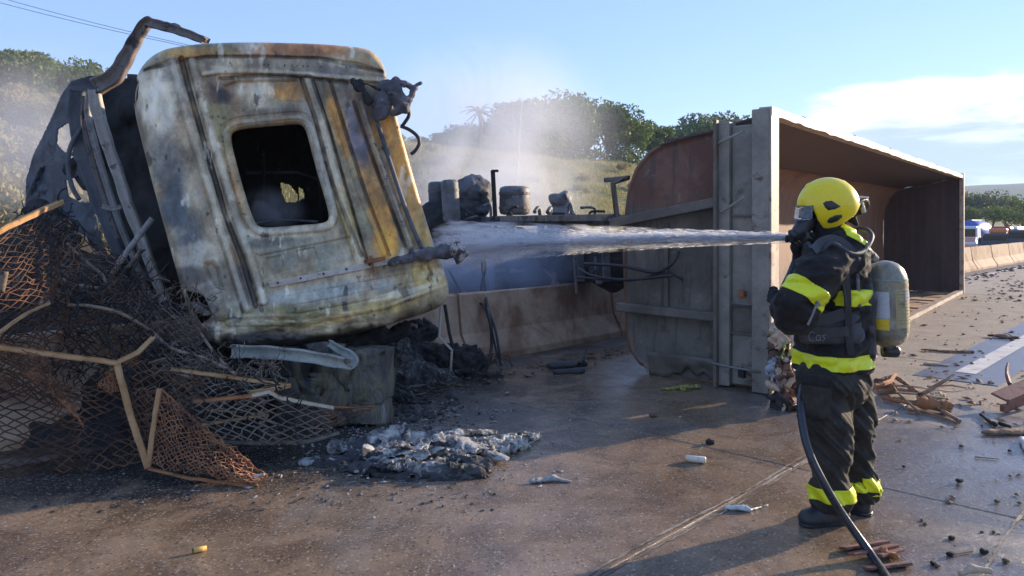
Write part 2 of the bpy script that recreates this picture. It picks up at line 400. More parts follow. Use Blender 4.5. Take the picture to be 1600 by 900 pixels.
M['joint'] = grunge('joint_sealant', (.05, .042, .035), (.09, .075, .06), (.24, .21, .17), s=5, s3=3, t3=(.5, .62), rough=.7)
sheet('joint_filler', rq(-15, 40, -5.95, 8.5), -.006, M['joint'], road)
sheet('gutter', rq(-20, 300, -6.5, -5.955), -.002, grunge('muddy_gutter', (.05, .035, .028), (.12, .09, .07), (.2, .16, .13), s=2, s3=3, rough=.45, bs=25, bstr=.7), road)
sheet('far_roadway', rq(40.01, 300, -5.95, 8.5), -.004, M['road'], road)
us_ = [-40, 0, 20, 34]+[34+1.5*i for i in range(1, 14)]+[80, 140, 300]; V = []
for u_ in us_:
    for n_ in (-6.95, -15.5): V.append(RD(u_, n_, -.004-1.40*float(smooth01(np.array(float(u_)), 34, 52))*(1 if n_ < -7 or u_ < 34 else 1)))
opp = obj('opposite_roadway', V, [(2*i, 2*i+1, 2*i+3, 2*i+2) for i in range(len(us_)-1)], M['road'], None, False, kind='structure')
# lane line with its dark surround
M['white'] = grunge('worn_white_marking', (.46, .44, .41), (.60, .58, .54), (.28, .26, .24), s=6, s3=5, t3=(.55, .68), rough=.6, bs=60)
M['darkstrip'] = grunge('blue_grey_marking_surround', (.10, .115, .15), (.15, .165, .20), (.22, .2, .18), s=4, s3=3, t3=(.56, .68), rough=.4, bs=60)
u_a = 9.4
def strip(name, u0, u1, n0, n1, z, mat): return sheet(name, rq(u0, u1, n0, n1), z, mat, road)
strip('marking_surround', u_a-.5, 14.9, -2.52, -1.72, .0045, M['darkstrip']); strip('lane_line', u_a, 14.9, -2.23, -2.03, .0085, M['white'])
strip('lane_line', 22, 26, -2.23, -2.03, .0085, M['white'])
strip('edge_line', 12, 40, -5.75, -5.62, .006, M['white'])
# pale ragged seam beside the first joint and a second crack seal
def ragged(name, u0, u1, nc, wd, z, mat, seed):
    q = MB(); k = int((u1-u0)/.04); L = []; Rr = []
    for i in range(k+1):
        u = u0+(u1-u0)*i/k; a = wd*(.35+.65*rnd.random()); o = .012*math.sin(u*3+seed)+.01*(rnd.random()-.5)
        L.append(RD(u, nc+o-a/2, z)); Rr.append(RD(u, nc+o+a/2, z))
    q.add(L+Rr, [(i, i+1, k+2+i, k+1+i) for i in range(k)]); return q.build(name, mat, road)
M['seal'] = grunge('pale_joint_dust', (.20, .165, .13), (.32, .28, .23), (.09, .07, .055), s=5, s3=4, t3=(.45, .6), rough=.8)
ragged('joint_edge', 1.0, 6.6, -2.185, .022, .0045, M['seal'], 1); ragged('joint_edge', 1.0, 8.2, -2.115, .012, .0045, M['seal'], 2)
ragged('crack_seal', 2.2, 6.0, -.86, .022, .0045, M['seal'], 3)

# terrain: flat plain with an embankment beyond the opposite roadway
def terr_h(x, y):
    u = x*UA[0]+y*UA[1]; n = x*NA[0]+y*NA[1]
    hgt = 7.8+2.6*smooth01(-u, -25, 30)-4.6*smooth01(u, 75, 190)
    e = smooth01(-n, 16.5, 54)
    h = hgt*e+smooth01(-n, 15.6, 17)*.3+1.3*fbm(x*.05, y*.05, None, 4, 3)*smooth01(-n, 18, 40)+.5*fbm(x*.25, y*.25, None, 3, 9)*smooth01(-n, 17, 22)
    dist = np.sqrt(x*x+y*y)
    h = h-1.45*smooth01(u, 34, 52)*smooth01(-n, 7.0, 8.0)*(1-e)
    h = h+62*smooth01(dist, 500, 1000)*(0.40+.60*vnoise(x*.0026+3.1, y*.0026, None, 5))*smooth01(-n, -200, 150)
    return h-.05
def warp(t): return np.sign(t)*(np.abs(t)*90+np.abs(t)**5*1500)
a = warp(np.linspace(-1, 1, 300)); b_ = warp(np.linspace(-1, 1, 300))
TX, TY = np.meshgrid(a, b_+20, indexing='ij'); TZ = terr_h(TX, TY)
obj('ground', np.stack([TX, TY, TZ], -1).reshape(-1, 3), gridfaces(300, 300), M['earth'], None, kind='structure')

# ------------------------------------------------------------------ foliage
def leafmat(name, c1, c2, c3):
    def fn(nt, b, out):
        g = nt.nodes.new('ShaderNodeNewGeometry'); oi = nt.nodes.new('ShaderNodeObjectInfo')
        v = g.outputs['Position']; a = noise(nt, v, .9, 4, .6)
        col = mixc(nt, sstep(nt, a, .35, .65), c1, c2); col = mixc(nt, mathn(nt, 'MULTIPLY', oi.outputs['Random'], .6), col, c3)
        nt.links.new(col, b.inputs['Base Color']); b.inputs['Roughness'].default_value = .6; b.inputs['Specular IOR Level'].default_value = .25
        tr = nt.nodes.new('ShaderNodeBsdfTranslucent'); nt.links.new(col, tr.inputs[0]); mx = nt.nodes.new('ShaderNodeMixShader'); mx.inputs[0].default_value = .3
        nt.links.new(b.outputs[0], mx.inputs[1]); nt.links.new(tr.outputs[0], mx.inputs[2]); nt.links.new(mx.outputs[0], out.inputs[0])
    return material(name, fn)
M['leaf'] = leafmat('tree_leaves', (.06, .095, .02), (.16, .215, .045), (.10, .15, .035))
M['leafpale'] = leafmat('pale_leaves', (.10, .13, .05), (.16, .17, .07), (.10, .12, .08))
M['scrub'] = leafmat('dry_scrub', (.34, .25, .13), (.40, .33, .16), (.22, .22, .08))
M['straw'] = leafmat('dry_grass_blades', (.44, .35, .16), (.34, .29, .11), (.24, .25, .08))
M['bark'] = grunge('bark', (.10, .075, .055), (.16, .13, .10), rough=.9, s=4)
npr = np.random.RandomState(4)
def leafcloud(centers, radii, n, size, flat=1.0):
    k = npr.choice(len(centers), n, p=np.array(radii)**2/np.sum(np.array(radii)**2))
    d = npr.normal(size=(n, 3)); d /= np.linalg.norm(d, axis=1)[:, None]
    rr = npr.uniform(.55, 1.08, n)**.6
    c = np.array(centers)[k]+d*rr[:, None]*np.array(radii)[k][:, None]*np.array([1, 1, flat])
    t = npr.normal(size=(n, 3)); t /= np.linalg.norm(t, axis=1)[:, None]; q = np.cross(t, d+npr.normal(size=(n, 3))*.7); q /= np.linalg.norm(q, axis=1)[:, None]+1e-9
    s = size*npr.uniform(.6, 1.4, n)[:, None]
    V = np.stack([c-t*s, c+q*s*.55, c+t*s, c-q*s*.55], 1).reshape(-1, 3); Fq = np.arange(n*4).reshape(-1, 4)
    return V, Fq
def crownmesh(kind):
    cs = []; rs = []
    for i in range(kind['lobes']):
        a = npr.uniform(0, 6.28); rad = npr.uniform(0, 1)**.5*kind['w']; zz = kind['z']+npr.uniform(-.35, .5)*kind['h']*(1-rad/kind['w']*.6)
        cs.append((math.cos(a)*rad, math.sin(a)*rad, zz)); rs.append(npr.uniform(.22, .42)*kind['h'])
    V, Fq = leafcloud(cs, rs, kind['n'], kind['s'], .75)
    return V, Fq, cs
def trunkmesh(cs, h):
    m = MB(); m.tube([(0, 0, -.5), (.05, .02, h*.25), (0, .08, h*.5)], [.04*h, .028*h, .018*h], 7)
    for c in cs[:7]: m.tube([(0, 0, h*.3), (c[0]*.4, c[1]*.4, (h*.35+c[2])/2), c], [.018*h, .012*h, .004*h], 5)
    return m
tree_kinds = []
for t in range(5):
    kd = dict(lobes=14+t*2, w=2.2+.3*t, z=4.6, h=4.0+.4*t, n=3600, s=.20)
    V, Fq, cs = crownmesh(kd); tree_kinds.append((mkmesh('crown', V, Fq, M['leaf'], False), (lambda m: mkmesh('trunk', m.V, m.F, M['bark']))(trunkmesh(cs, 6.0))))
bush_kinds = []
for t in range(4):
    V, Fq, cs = crownmesh(dict(lobes=10, w=1.3, z=.75, h=1.6, n=3000, s=.075)); bush_kinds.append(mkmesh('foliage', V, Fq, M['scrub'], False))
def place_tree(x, y, s, label, group, k, z=None, mat=None):
    z = float(terr_h(np.array(x), np.array(y))) if z is None else z
    o = bpy.data.objects.new('tree', None); COL.objects.link(o); o.location = (x, y, z-.1); o.scale = (s, s, s*rnd.uniform(.9, 1.1)); o.rotation_euler.z = rnd.uniform(0, 6.28)
    tag(o, label, 'tree', group)
    for nm, me in (('crown', tree_kinds[k][0]), ('trunk', tree_kinds[k][1])):
        if mat and nm == 'crown': me = mat
        c = bpy.data.objects.new(nm, me); COL.objects.link(c); c.parent = o
    return o
palecrowns = []
for t in (1, 3):
    me = tree_kinds[t][0].copy(); me.materials.clear(); me.materials.append(M['leafpale']); palecrowns.append(me)
# skyline of the wood: (px, top y, distance)
line = [(622, 230, 74, 0), (655, 212, 76, 1), (690, 205, 78, 2), (725, 192, 76, 3), (775, 178, 80, 4), (812, 150, 78, 2), (862, 133, 76, 4), (915, 152, 72, 3),
        (950, 146, 70, 1), (985, 178, 70, 2), (1022, 183, 68, 0), (1075, 170, 70, 4), (1112, 166, 76, 1), (1150, 172, 68, 3), (1190, 190, 70, 2), (840, 175, 66, 1), (760, 205, 66, 0), (890, 185, 64, 2), (700, 232, 64, 3)]
names_ = {862: 'tallest broad dark green tree, crowning the hilltop in the smoke', 950: 'dark bushy hilltop tree right of the tallest one', 1022: 'small rounded green tree in the dip of the skyline',
          1075: 'bright green leafy tree left of the pale one on the skyline', 1112: 'pale thin-leaved tree above the rusted trailer belly', 1150: 'low green tree just left of the trailer top corner',
          622: 'leftmost hilltop tree beside the burnt cab', 655: 'misty tree behind the bent cab tubes', 690: 'misty rounded tree left of the first palm', 725: 'smoke-veiled tree under the tall palm',
          775: 'smoke-veiled tree between the two palms', 812: 'smoke-veiled tree right of the second palm', 915: 'large green tree between the two tallest crowns', 985: 'spreading tree falling away right of the big crowns',
          1190: 'tree mostly hidden behind the trailer top corner', 840: 'lower tree in front of the tallest crown', 760: 'lower misty tree under the palms', 890: 'lower tree at the wood edge over the grass', 700: 'lower misty tree at the wood edge by the cab'}
for px, ty, Y, k in line:
    Y = 55.0/abs((px-800)/F*NA[0]+NA[1])+rnd.uniform(0, 6)-(4 if k == 0 else 0)
    x = (px-800)/F*Y; z = float(terr_h(np.array(x), np.array(float(Y)))); top = CAMZ-(ty-HY)/F*Y
    s = max((top-z)/7.6, .3)
    place_tree(x, Y, s, names_[px], 'trees along the hilltop', k, None, palecrowns[0] if px == 1112 else None)
for i in range(34):   # the wood behind the skyline: one mass
    pass
cs = []; rs = []
for i in range(230):
    px = rnd.uniform(600, 860) if i % 2 else rnd.uniform(620, 1230); Y = rnd.uniform(53, 66)/abs((px-800)/F*NA[0]+NA[1]); x = (px-800)/F*Y; z = float(terr_h(np.array(x), np.array(Y)))
    r_ = rnd.uniform(1.0, 2.3); tp = np.interp(px, [560, 650, 725, 800, 862, 950, 1022, 1075, 1230], [262, 222, 208, 180, 160, 168, 200, 190, 205])
    zc = min(z+rnd.uniform(.2, 4.6), CAMZ-(tp-HY)/F*Y-r_); cs.append((x, Y, zc)); rs.append(r_)
V, Fq = leafcloud(cs, rs, 70000, .21, .8); obj('wood', V, Fq, M['leaf'], None, False, label='dark mass of undergrowth and trees behind the hilltop skyline', cat='wood', kind='stuff')
# left hillside: trees on top, scrub on the slope
for i, (px, ty, Y) in enumerate([(-30, 52, 50), (6, 64, 50), (38, 84, 52), (70, 98, 54), (104, 108, 56), (140, 118, 58), (175, 135, 60)]):
    x = (px-800)/F*Y; z = float(terr_h(np.array(x), np.array(float(Y)))); s = max((CAMZ-(ty-HY)/F*Y-z)/6.9, .35)
    lab = ['tree crowning the left edge of the photograph', 'leftmost full hilltop tree, highest on the left skyline', 'hilltop tree stepping down from the leftmost one', 'middle tree of the left skyline', 'hazy tree left of the burnt door frame', 'hazy tree just behind the burnt shell top', 'hazy tree behind the standing door frame'][i]
    place_tree(x, Y, s, lab, 'trees on the left hilltop', i % 5)
for i in range(85):
    px = rnd.uniform(-60, 210) if i < 60 else rnd.uniform(600, 1000); n = rnd.uniform(-50, -19) if i < 60 else rnd.uniform(-46, -26)
    dx_ = (px-800)/F; Y = n/(dx_*NA[0]+NA[1]); x = dx_*Y
    z = float(terr_h(np.array(x), np.array(Y)))
    o = bpy.data.objects.new('bush', bush_kinds[i % 4]); COL.objects.link(o); s = rnd.uniform(.45, 1.15)*(1 if i < 60 else .5); o.location = (x, Y, z-.15*s); o.scale = (s, s, s*rnd.uniform(.8, 1.5)); o.rotation_euler.z = rnd.uniform(0, 6.28)
    tag(o, 'brown dry bush on the left hillside' if i < 60 else 'small dry bush in the grass slope below the wood', 'bush', 'bushes on the left hillside' if i < 60 else 'bushes on the grass slope')
# grass blades on the slope
n = 90000
pxs = npr.uniform(-80, 1180, n); nn = -npr.uniform(17, 56, n); dxs = (pxs-800)/F; Ys = nn/(dxs*NA[0]+NA[1]); xs = dxs*Ys; zs = terr_h(xs, Ys)
hh = npr.uniform(.15, .45, n)*(.6+.8*vnoise(xs*.4, Ys*.4, None, 8)); an = npr.uniform(0, 3.14, n); wd = .02+.03*npr.rand(n)
c = np.stack([xs, Ys, zs-.05], -1); dv = np.stack([np.cos(an)*wd, np.sin(an)*wd, 0*an], -1); tp = np.stack([npr.normal(0, .12, n), npr.normal(0, .12, n), hh], -1)
V = np.stack([c-dv, c+dv, c+tp], 1).reshape(-1, 3); obj('grass', V, np.arange(n*3).reshape(-1, 3), M['straw'], None, False, label='long dry yellow grass on the slope behind the barrier', cat='grass', kind='stuff')
# palms
def palm(px, ty, Y, s, label):
    x = (px-800)/F*Y; z = float(terr_h(np.array(x), np.array(float(Y)))); top = CAMZ-(ty-HY)/F*Y
    r_ = root('palm_tree', (x, Y, z), label, 'palm tree')
    t = MB(); t.tube([(x, Y, z-.3), (x+.15, Y, (z+top)/2), (x, Y, top-1.2*s)], [.2, .15, .13], 8); t.build('trunk', M['bark'], r_, True)
    f = MB()
    for i in range(20):
        a = i*2.4; el = 1.1-1.5*((i*7) % 20)/20
        for kx in range(7):
            t0 = kx/7; t1 = (kx+1)/7; L = 1.7*s
            def pt(t): return (x+math.cos(a)*math.cos(el)*L*t, Y+math.sin(a)*math.cos(el)*L*t, top-1.2*s+math.sin(el)*L*t-L*.55*t*t)
            p0, p1 = pt(t0), pt(t1); w_ = .20*s*(1-t0*.6)
            f.add([p0, p1, (p1[0]-math.sin(a)*w_, p1[1]+math.cos(a)*w_, p1[2]-w_*.8)], [(0, 1, 2)]); f.add([p0, p1, (p1[0]+math.sin(a)*w_, p1[1]-math.cos(a)*w_, p1[2]-w_*.8)], [(0, 1, 2)])
    f.build('fronds', M['leafpale'], r_)
palm(749, 150, 72, 1.25, 'tall palm standing alone above the smoky skyline'); palm(800, 148, 76, 1.0, 'palm half lost in smoke right of the tall palm')
# right distance
for i, (px, ty, Y) in enumerate([(1508, 318, 95), (1528, 306, 100), (1552, 308, 104), (1575, 318, 84), (1598, 306, 100), (1622, 308, 96), (1500, 322, 84)]):
    x = (px-800)/F*Y; s = (CAMZ-(ty-HY)/F*Y+.2)/6.9
    lab = ['olive tree behind the blue tanker, touching the trailer edge', 'olive tree behind the blue tanker cab', 'greyish tree between the tanker and the dark truck', 'small dark green tree above the dark truck', 'hazy green tree above the white van', 'hazy tree at the right edge of the photograph', 'low tree hidden behind the trailer edge'][i]
    place_tree(x, Y, s, lab, 'trees beyond the stopped traffic', i % 5, 0, palecrowns[i % 2] if i in (0, 1, 2) else None)
# lamp post, overhead cables
lp = root('lamp_post', P(805, 425, 25), 'thin pale lamp post leaning in the smoke behind the wreck', 'lamp post')
M['galv'] = grunge('galvanised_steel', (.16, .16, .155), (.22, .22, .215), rough=.5, s=4)
q = MB(); q.tube([P(803, 425, 25), P(807, 285, 25), P(815, 165, 25)], [.055, .04, .025], 8); q.build('pole', M['galv'], lp, True)
q = MB(); q.tube([P(815, 165, 25), P(816, 160, 25.6), P(817, 158, 26.2)], [.02, .02, .035], 6); q.build('lamp_arm', M['galv'], lp, True)
M['cable'] = grunge('dark_cable', (.14, .15, .18), (.18, .19, .22), rough=.6, s=4)
for k, (a_, b2) in enumerate([((-300, -100), (420, 96)), ((-300, -84), (470, 106))]):
    q = MB(); pts = [Vector(P(a_[0]+(b2[0]-a_[0])*t, a_[1]+(b2[1]-a_[1])*t+60*t*(1-t), 46)) for t in np.linspace(0, 1, 14)]; q.tube(pts, .018, 5)
    q.build('overhead_cable', M['cable'], None, True, label=['upper overhead cable crossing the sky top left', 'lower overhead cable crossing the sky top left'][k], cat='cable')

# ------------------------------------------------------------------ concrete barrier
bar = root('concrete_barrier', RD(10, -6.7, 0), 'long low concrete median barrier running behind the wreck and the trailer', 'barrier')
prof = [(-6.42, 0), (-6.42, .08), (-6.575, .33), (-6.635, .80), (-6.765, .80), (-6.825, .33), (-6.98, .08), (-6.98, 0)]
def barseg(u0, u1, jit):
    m = MB(); k = len(prof); nseg = 6; V = []
    for s_ in range(nseg+1):
        u = u0+(u1-u0)*s_/nseg
        for (n_, z_) in prof: V.append(RD(u, n_+jit+rnd.uniform(-.004, .004), z_+(rnd.uniform(-.006, .004) if z_ > .5 else 0)))
    Fc = [(s_*k+i, s_*k+i+1, (s_+1)*k+i+1, (s_+1)*k+i) for s_ in range(nseg) for i in range(k-1)]+[tuple(range(k)), tuple(nseg*k+i for i in reversed(range(k)))]
    m.add(V, Fc); return m.build('barrier_segment', M['concrete'], bar, bevel=.012)
u = -18.0
while u < 120:
    L = 3.0; barseg(u+.012, u+L-.012, rnd.uniform(-.012, .012)); u += L
M['frame'] = grunge('brown_scorched_frame', (.13, .10, .085), (.24, .20, .17), (.05, .045, .045), s=5, s3=5, t3=(.5, .62), rough=.7, bs=45, bstr=.4)
# ------------------------------------------------------------------ overturned tipper trailer body
C0 = np.array([2.5, 7.37]); CAX = np.array([8.0, 10.33]); CL = float(np.linalg.norm(CAX)); CAX = CAX/CL; CDP = np.array([-CAX[1], CAX[0]])  # along / depth
def TP(a, d, z): q = C0+CAX*a+CDP*d; return (q[0], q[1], z)
tr = root('tipper_trailer', TP(0, .8, 0), 'big rusted grey tipper trailer body lying on its side, open top facing right', 'trailer')
prof0 = [(0, 2.70), (.25, 2.665), (.52, 2.60), (.9, 2.54), (1.15, 2.49), (1.34, 2.40), (1.48, 2.24), (1.57, 2.02), (1.62, 1.7), (1.63, 1.3), (1.62, .8), (1.60, .42), (1.55, .24), (1.45, .11), (1.28, .03), (1.05, .015), (.5, .012), (.0, .012)]
pp = []
for i in range(len(prof0)-1):
    for t in np.linspace(0, 1, 5)[:-1]: pp.append((prof0[i][0]*(1-t)+prof0[i+1][0]*t, prof0[i][1]*(1-t)+prof0[i+1][1]*t))
pp.append(prof0[-1]); pp = np.array(pp); npf = len(pp)
nrm = np.gradient(pp, axis=0); nrm = np.stack([nrm[:, 1], -nrm[:, 0]], -1); nrm /= np.linalg.norm(nrm, axis=1)[:, None]
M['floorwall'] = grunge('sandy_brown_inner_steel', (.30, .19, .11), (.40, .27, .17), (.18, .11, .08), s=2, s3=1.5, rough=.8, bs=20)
def shell(off, a0, a1, na, dent=0.0, seed=0):
    V = []
    for a in np.linspace(a0, a1, na):
        q = pp+nrm*off; dd = dent*fbm(np.full(npf, a*.8), pp[:, 0]*2.2, pp[:, 1]*2.2, 3, seed)
        q = q+nrm*dd[:, None]
        for d, z in q: V.append(TP(a, max(d, 0) if off == 0 else d, z))
    return np.array(V)
na = 60
def wall_part(name, i0, i1, mat, th=.035, dent=.018, seed=1):
    Vi = shell(-th if False else 0, .10, CL-.1, na, dent, seed).reshape(na, npf, 3)[:, i0:i1]
    cin = np.stack([np.full_like(Vi[..., 0], 0)]*3, -1)
    inner = Vi.copy(); c2 = pp[i0:i1]; nn2 = nrm[i0:i1]
    for j in range(i1-i0):
        inner[:, j, 0] += -nn2[j, 0]*th*-CDP[0]*-1*0; 
    out_ = shell(th, .10, CL-.1, na, dent, seed).reshape(na, npf, 3)[:, i0:i1]
    k = i1-i0; V = np.concatenate([Vi.reshape(-1, 3), out_.reshape(-1, 3)]); Fc = gridfaces(na, k).tolist()+gridfaces(na, k)[:, ::-1].__add__(na*k).tolist()
    for a_ in range(na-1):
        for j in (0, k-1): Fc.append([a_*k+j, (a_+1)*k+j, na*k+(a_+1)*k+j, na*k+a_*k+j])
    for j in range(k-1):
        for a_ in (0, na-1): Fc.append([a_*k+j, a_*k+j+1, na*k+a_*k+j+1, na*k+a_*k+j])
    return obj(name, V, Fc, mat, tr)
# nrm sign: make it point outward
if (nrm[0, 1] < 0): nrm = -nrm
wall_part('upper_side_wall', 0, 18, M['inside_shaded']); wall_part('belly_sheet', 17, 54, M['inside']); wall_part('lower_side_wall', 53, npf, M['floorwall'])
# far end wall (shade in its colour) with vertical stiffening folds, near end wall
def endwall(name, a, mat, th, fold, nd=70, nzz=40, seed=2, dents=.012):
    # cells inside the profile
    V = []; top = []
    dmax = 1.615
    for i in range(nd):
        d = dmax*i/(nd-1)
        zt = np.interp(d, pp[:int(npf*.53), 0], pp[:int(npf*.53), 1]); zb = np.interp(d, pp[int(npf*.53):, 0][::-1], pp[int(npf*.53):, 1][::-1])
        for j in range(nzz):
            z = zb+(zt-zb)*j/(nzz-1)
            o_ = fold*(1 if (d*3.1) % 1 < .28 else 0)+dents*float(fbm(np.array(d*2.1), np.array(z*2.1), None, 4, seed))
            V.append(TP(a+o_, d, z))
    n0 = len(V); V = np.array(V); V2 = V+np.array([CAX[0]*th, CAX[1]*th, 0])
    Fc = gridfaces(nd, nzz).tolist()+(gridfaces(nd, nzz)[:, ::-1]+n0).tolist()
    ring = [i*nzz for i in range(nd)]+[(nd-1)*nzz+j for j in range(1, nzz)]+[i*nzz+nzz-1 for i in range(nd-2, -1, -1)]+[j for j in range(nzz-2, 0, -1)]
    for i in range(len(ring)): p_, q_ = ring[i], ring[(i+1) % len(ring)]; Fc.append([p_, q_, q_+n0, p_+n0])
    return obj(name, np.concatenate([V, V2]), Fc, mat, tr)
endwall('far_end_wall', CL-.12, M['inside_shaded'], .05, -.004)
def nearmat(nt, b, out):
    g = nt.nodes.new('ShaderNodeNewGeometry'); v = g.outputs['Position']; s = nt.nodes.new('ShaderNodeSeparateXYZ'); nt.links.new(v, s.inputs[0])
    a = noise(nt, v, 1.7, 8, .65, .5); c = noise(nt, v, 5, 8, .75, .3)
    grey = mixc(nt, sstep(nt, a, .35, .65), (.10, .09, .075), (.175, .16, .13)); rust = mixc(nt, sstep(nt, a, .4, .6), (.12, .052, .032), (.18, .095, .06))
    up = sstep(nt, mathn(nt, 'ADD', s.outputs[2], mathn(nt, 'MULTIPLY', mathn(nt, 'SUBTRACT', a, .5), .5)), 1.70, 1.92)
    col = mixc(nt, up, grey, rust); vs = noise(nt, v, 6, 6, .7, .4, (1.4, 1.4, .18)); col = mixc(nt, mathn(nt, 'MULTIPLY', sstep(nt, vs, .50, .64), .6), col, (.05, .04, .034)); col = mixc(nt, mathn(nt, 'MULTIPLY', sstep(nt, c, .54, .68), .65), col, (.085, .055, .045)); col = mixc(nt, mathn(nt, 'MULTIPLY', sstep(nt, c, .42, .3), .4), col, (.40, .35, .30))
    nt.links.new(col, b.inputs['Base Color']); b.inputs['Roughness'].default_value = .62; bump(nt, b, c, .35, .02)
M['nearwall'] = material('half_rusted_grey_end_wall', nearmat)
endwall('near_end_wall', .10, M['nearwall'], .05, 0.0, seed=5, dents=.035)
# rim pieces: stepped frame along the near end, opening edges
def fb(name, a0, a1, d0, d1, z0, z1, mat, bev=.008, jit=0, **kw):
    m = MB(); c = TP((a0+a1)/2, (d0+d1)/2, (z0+z1)/2); h = (a1-a0)/2; e = (d1-d0)/2
    m.box(c, (CAX[0]*h, CAX[1]*h, 0), (CDP[0]*e, CDP[1]*e, 0), (0, 0, (z1-z0)/2), jit); return m.build(name, mat, tr, bevel=bev, **kw)
fb('corner_post', -.135, .10, -.05, .115, .005, 2.75, M['flange'])
fb('opening_edge', -.12, .10, -.072, -.0505, .01, 2.74, M['edge'], .003)
fb('inner_post', -.085, .095, .36, .50, .02, 2.66, M['flange'])
fb('post_flange', -.155, -.087, .465, .50, .0, 2.68, M['steel'], .006)
zz = [0.03, .55, .83, 1.72, 2.63]
for i in range(4): fb('end_panel', -.02, .09, .118, .357, zz[i]+.008, zz[i+1]-.008, M['flange'] if i != 1 else M['steel'])
for z in (.55, .83, 1.72): fb('panel_rib', -.05, .0, .117, .358, z-.012, z+.012, M['steel'], .004)
def rod(name, pts, r, mat, par=tr, n=8, **kw):
    m = MB(); m.tube(pts, r, n); return m.build(name, mat, par, True, **kw)
rod('rod_handle', [TP(-.12, .46, 2.44), TP(-.17, .40, 2.455), TP(-.22, .17, 2.53)], .014, M['flange'])
rod('rod_handle', [TP(-.12, .44, 1.75), TP(-.17, .38, 1.77), TP(-.2, .16, 1.90)], .014, M['flange'])
rod('tie_rod', [TP(-.16, .50, .245), TP(-.17, .25, .225), TP(-.16, .02, .215)], .012, M['galv'])
rod('tie_rod', [TP(-.05, .36, .845), TP(-.07, .1, .845)], .010, M['galv'])
m = MB(); m.box(TP(-.06, .24, .95), (.02, .02, 0), (-.02, .03, 0), (0, 0, .03)); m.build('bolt_block', M['rust'], tr, bevel=.004)
m = MB(); m.box(TP(-.16, .2, .18), (.02, .02, 0), (-.02, .03, 0), (0, 0, .04)); m.build('bolt_block', M['char'], tr, bevel=.004)
# long beams on the near end wall
m = MB(); m.bar(TP(-.02, .50, 1.86), TP(-.05, 1.72, 1.64), .13, .10); m.build('cross_beam', M['steel'], tr, bevel=.01)
m = MB(); m.bar(TP(-.0, .50, .69), TP(-.02, 1.66, .72), .10, .09); m.build('cross_beam', M['steel'], tr, bevel=.01)
m = MB(); m.bar(TP(.07, 1.12, .74), TP(.07, 1.12, 1.65), .03, .05, (CDP[0], CDP[1], 0)); m.build('wall_stiffener', M['steel'], tr, bevel=.005)
rod('hydraulic_pipe', crv([TP(.02, .95, 1.35), TP(-.04, 1.0, 1.22), TP(-.05, 1.2, 1.12), TP(-.02, 1.6, 1.17), TP(-.02, 2.1, 1.18)]), .018, M['rubber'])
rod('hydraulic_pipe', crv([TP(.02, .9, 1.05), TP(-.04, 1.1, 1.12), TP(-.02, 1.5, 1.02), TP(-.02, 2.2, 1.02)]), .014, M['rubber'])
# torn lower skirt
V = []; k = 40
for i in range(k):
    d = .50+.8*i/(k-1); zb = .0+.10*float(np.clip(math.sin((d-.5)*5.2), 0, 1))*(1+.4*math.sin(d*31))
    for j in range(6): V.append(TP(.05-.012*j+.03*float(fbm(np.array(d*6), np.array(j*.7), None, 3, 6)), d, zb+(.26-zb)*j/5))
o = obj('torn_skirt', V, gridfaces(k, 6), M['steel'], tr); md = o.modifiers.new('s', 'SOLIDIFY'); md.thickness = .012
# opening edges along the length (scraped, uneven)
def longedge(name, z, th, dd, amp, seed, mat):
    k = 160; V = []
    for i in range(k):
        a = -.11+(CL+.11)*i/(k-1); e = amp*float(fbm(np.array(a*2.3), np.array(seed*3.7), None, 4, seed)); e2 = amp*float(fbm(np.array(a*5.3), np.array(seed*1.7), None, 3, seed+3))
        for d_, z_ in ((-dd, z-th/2+e2*.6), (-dd+e*.4, z+th/2+e*.5), (.05, z+th/2), (.05, z-th/2)): V.append(TP(a, d_, z_))
    Fc = [[i*4+j, i*4+(j+1) % 4, (i+1)*4+(j+1) % 4, (i+1)*4+j] for i in range(k-1) for j in range(4)]+[[0, 1, 2, 3], [k*4-1, k*4-2, k*4-3, k*4-4]]
    return obj(name, V, Fc, mat, tr, False)
longedge('top_edge_rail', 2.725, .085, .075, .03, 1, M['edge']); longedge('bottom_edge_rail', .045, .07, .075, .02, 2, M['edge'])
fb('far_corner_post', CL-.1, CL+.03, -.09, .05, .0, 2.80, M['edge'])
for i in range(7): fb('floor_rib', 1.5+i*1.7, 1.56+i*1.7, .02, 1.5, .05, .075, M['inside'], .004)
rod('inner_rod', [TP(6.4, 1.3, 2.0), TP(8.3, 1.55, 2.06)], .02, M['flange'])
rod('broken_bracket', [TP(.2, 1.62, 1.72), TP(.2, 1.80, 1.72), TP(.18, 1.84, 2.1), TP(.22, 1.66, 2.16), TP(.2, 1.96, 2.14)], .035, M['steel'], n=4)
# rear ribs outside the belly
for a in (1.2, 3.4, 5.6, 7.8, 10.0):
    Vr = []
    for (d, z), (n1, n2) in zip(pp, nrm):
        for (o1, da) in ((.03, -.05), (.12, -.05), (.12, .05), (.03, .05)): Vr.append(TP(a+da, d+n1*o1, max(z+n2*o1, .004) if z < .1 else z+n2*o1))
    obj('body_rib', Vr, [[i*4+j, i*4+(j+1) % 4, (i+1)*4+(j+1) % 4, (i+1)*4+j] for i in range(npf-1) for j in range(4)], M['rustpaint'], tr, False)

def lump(name, caps, mat, parent=None, h=.012, k=.03, amp=.03, ns=14, seed=0, **kw):
    V, Fq = blob(caps, h, k, amp, ns, seed); return obj(name, V, Fq, mat, parent, **kw)
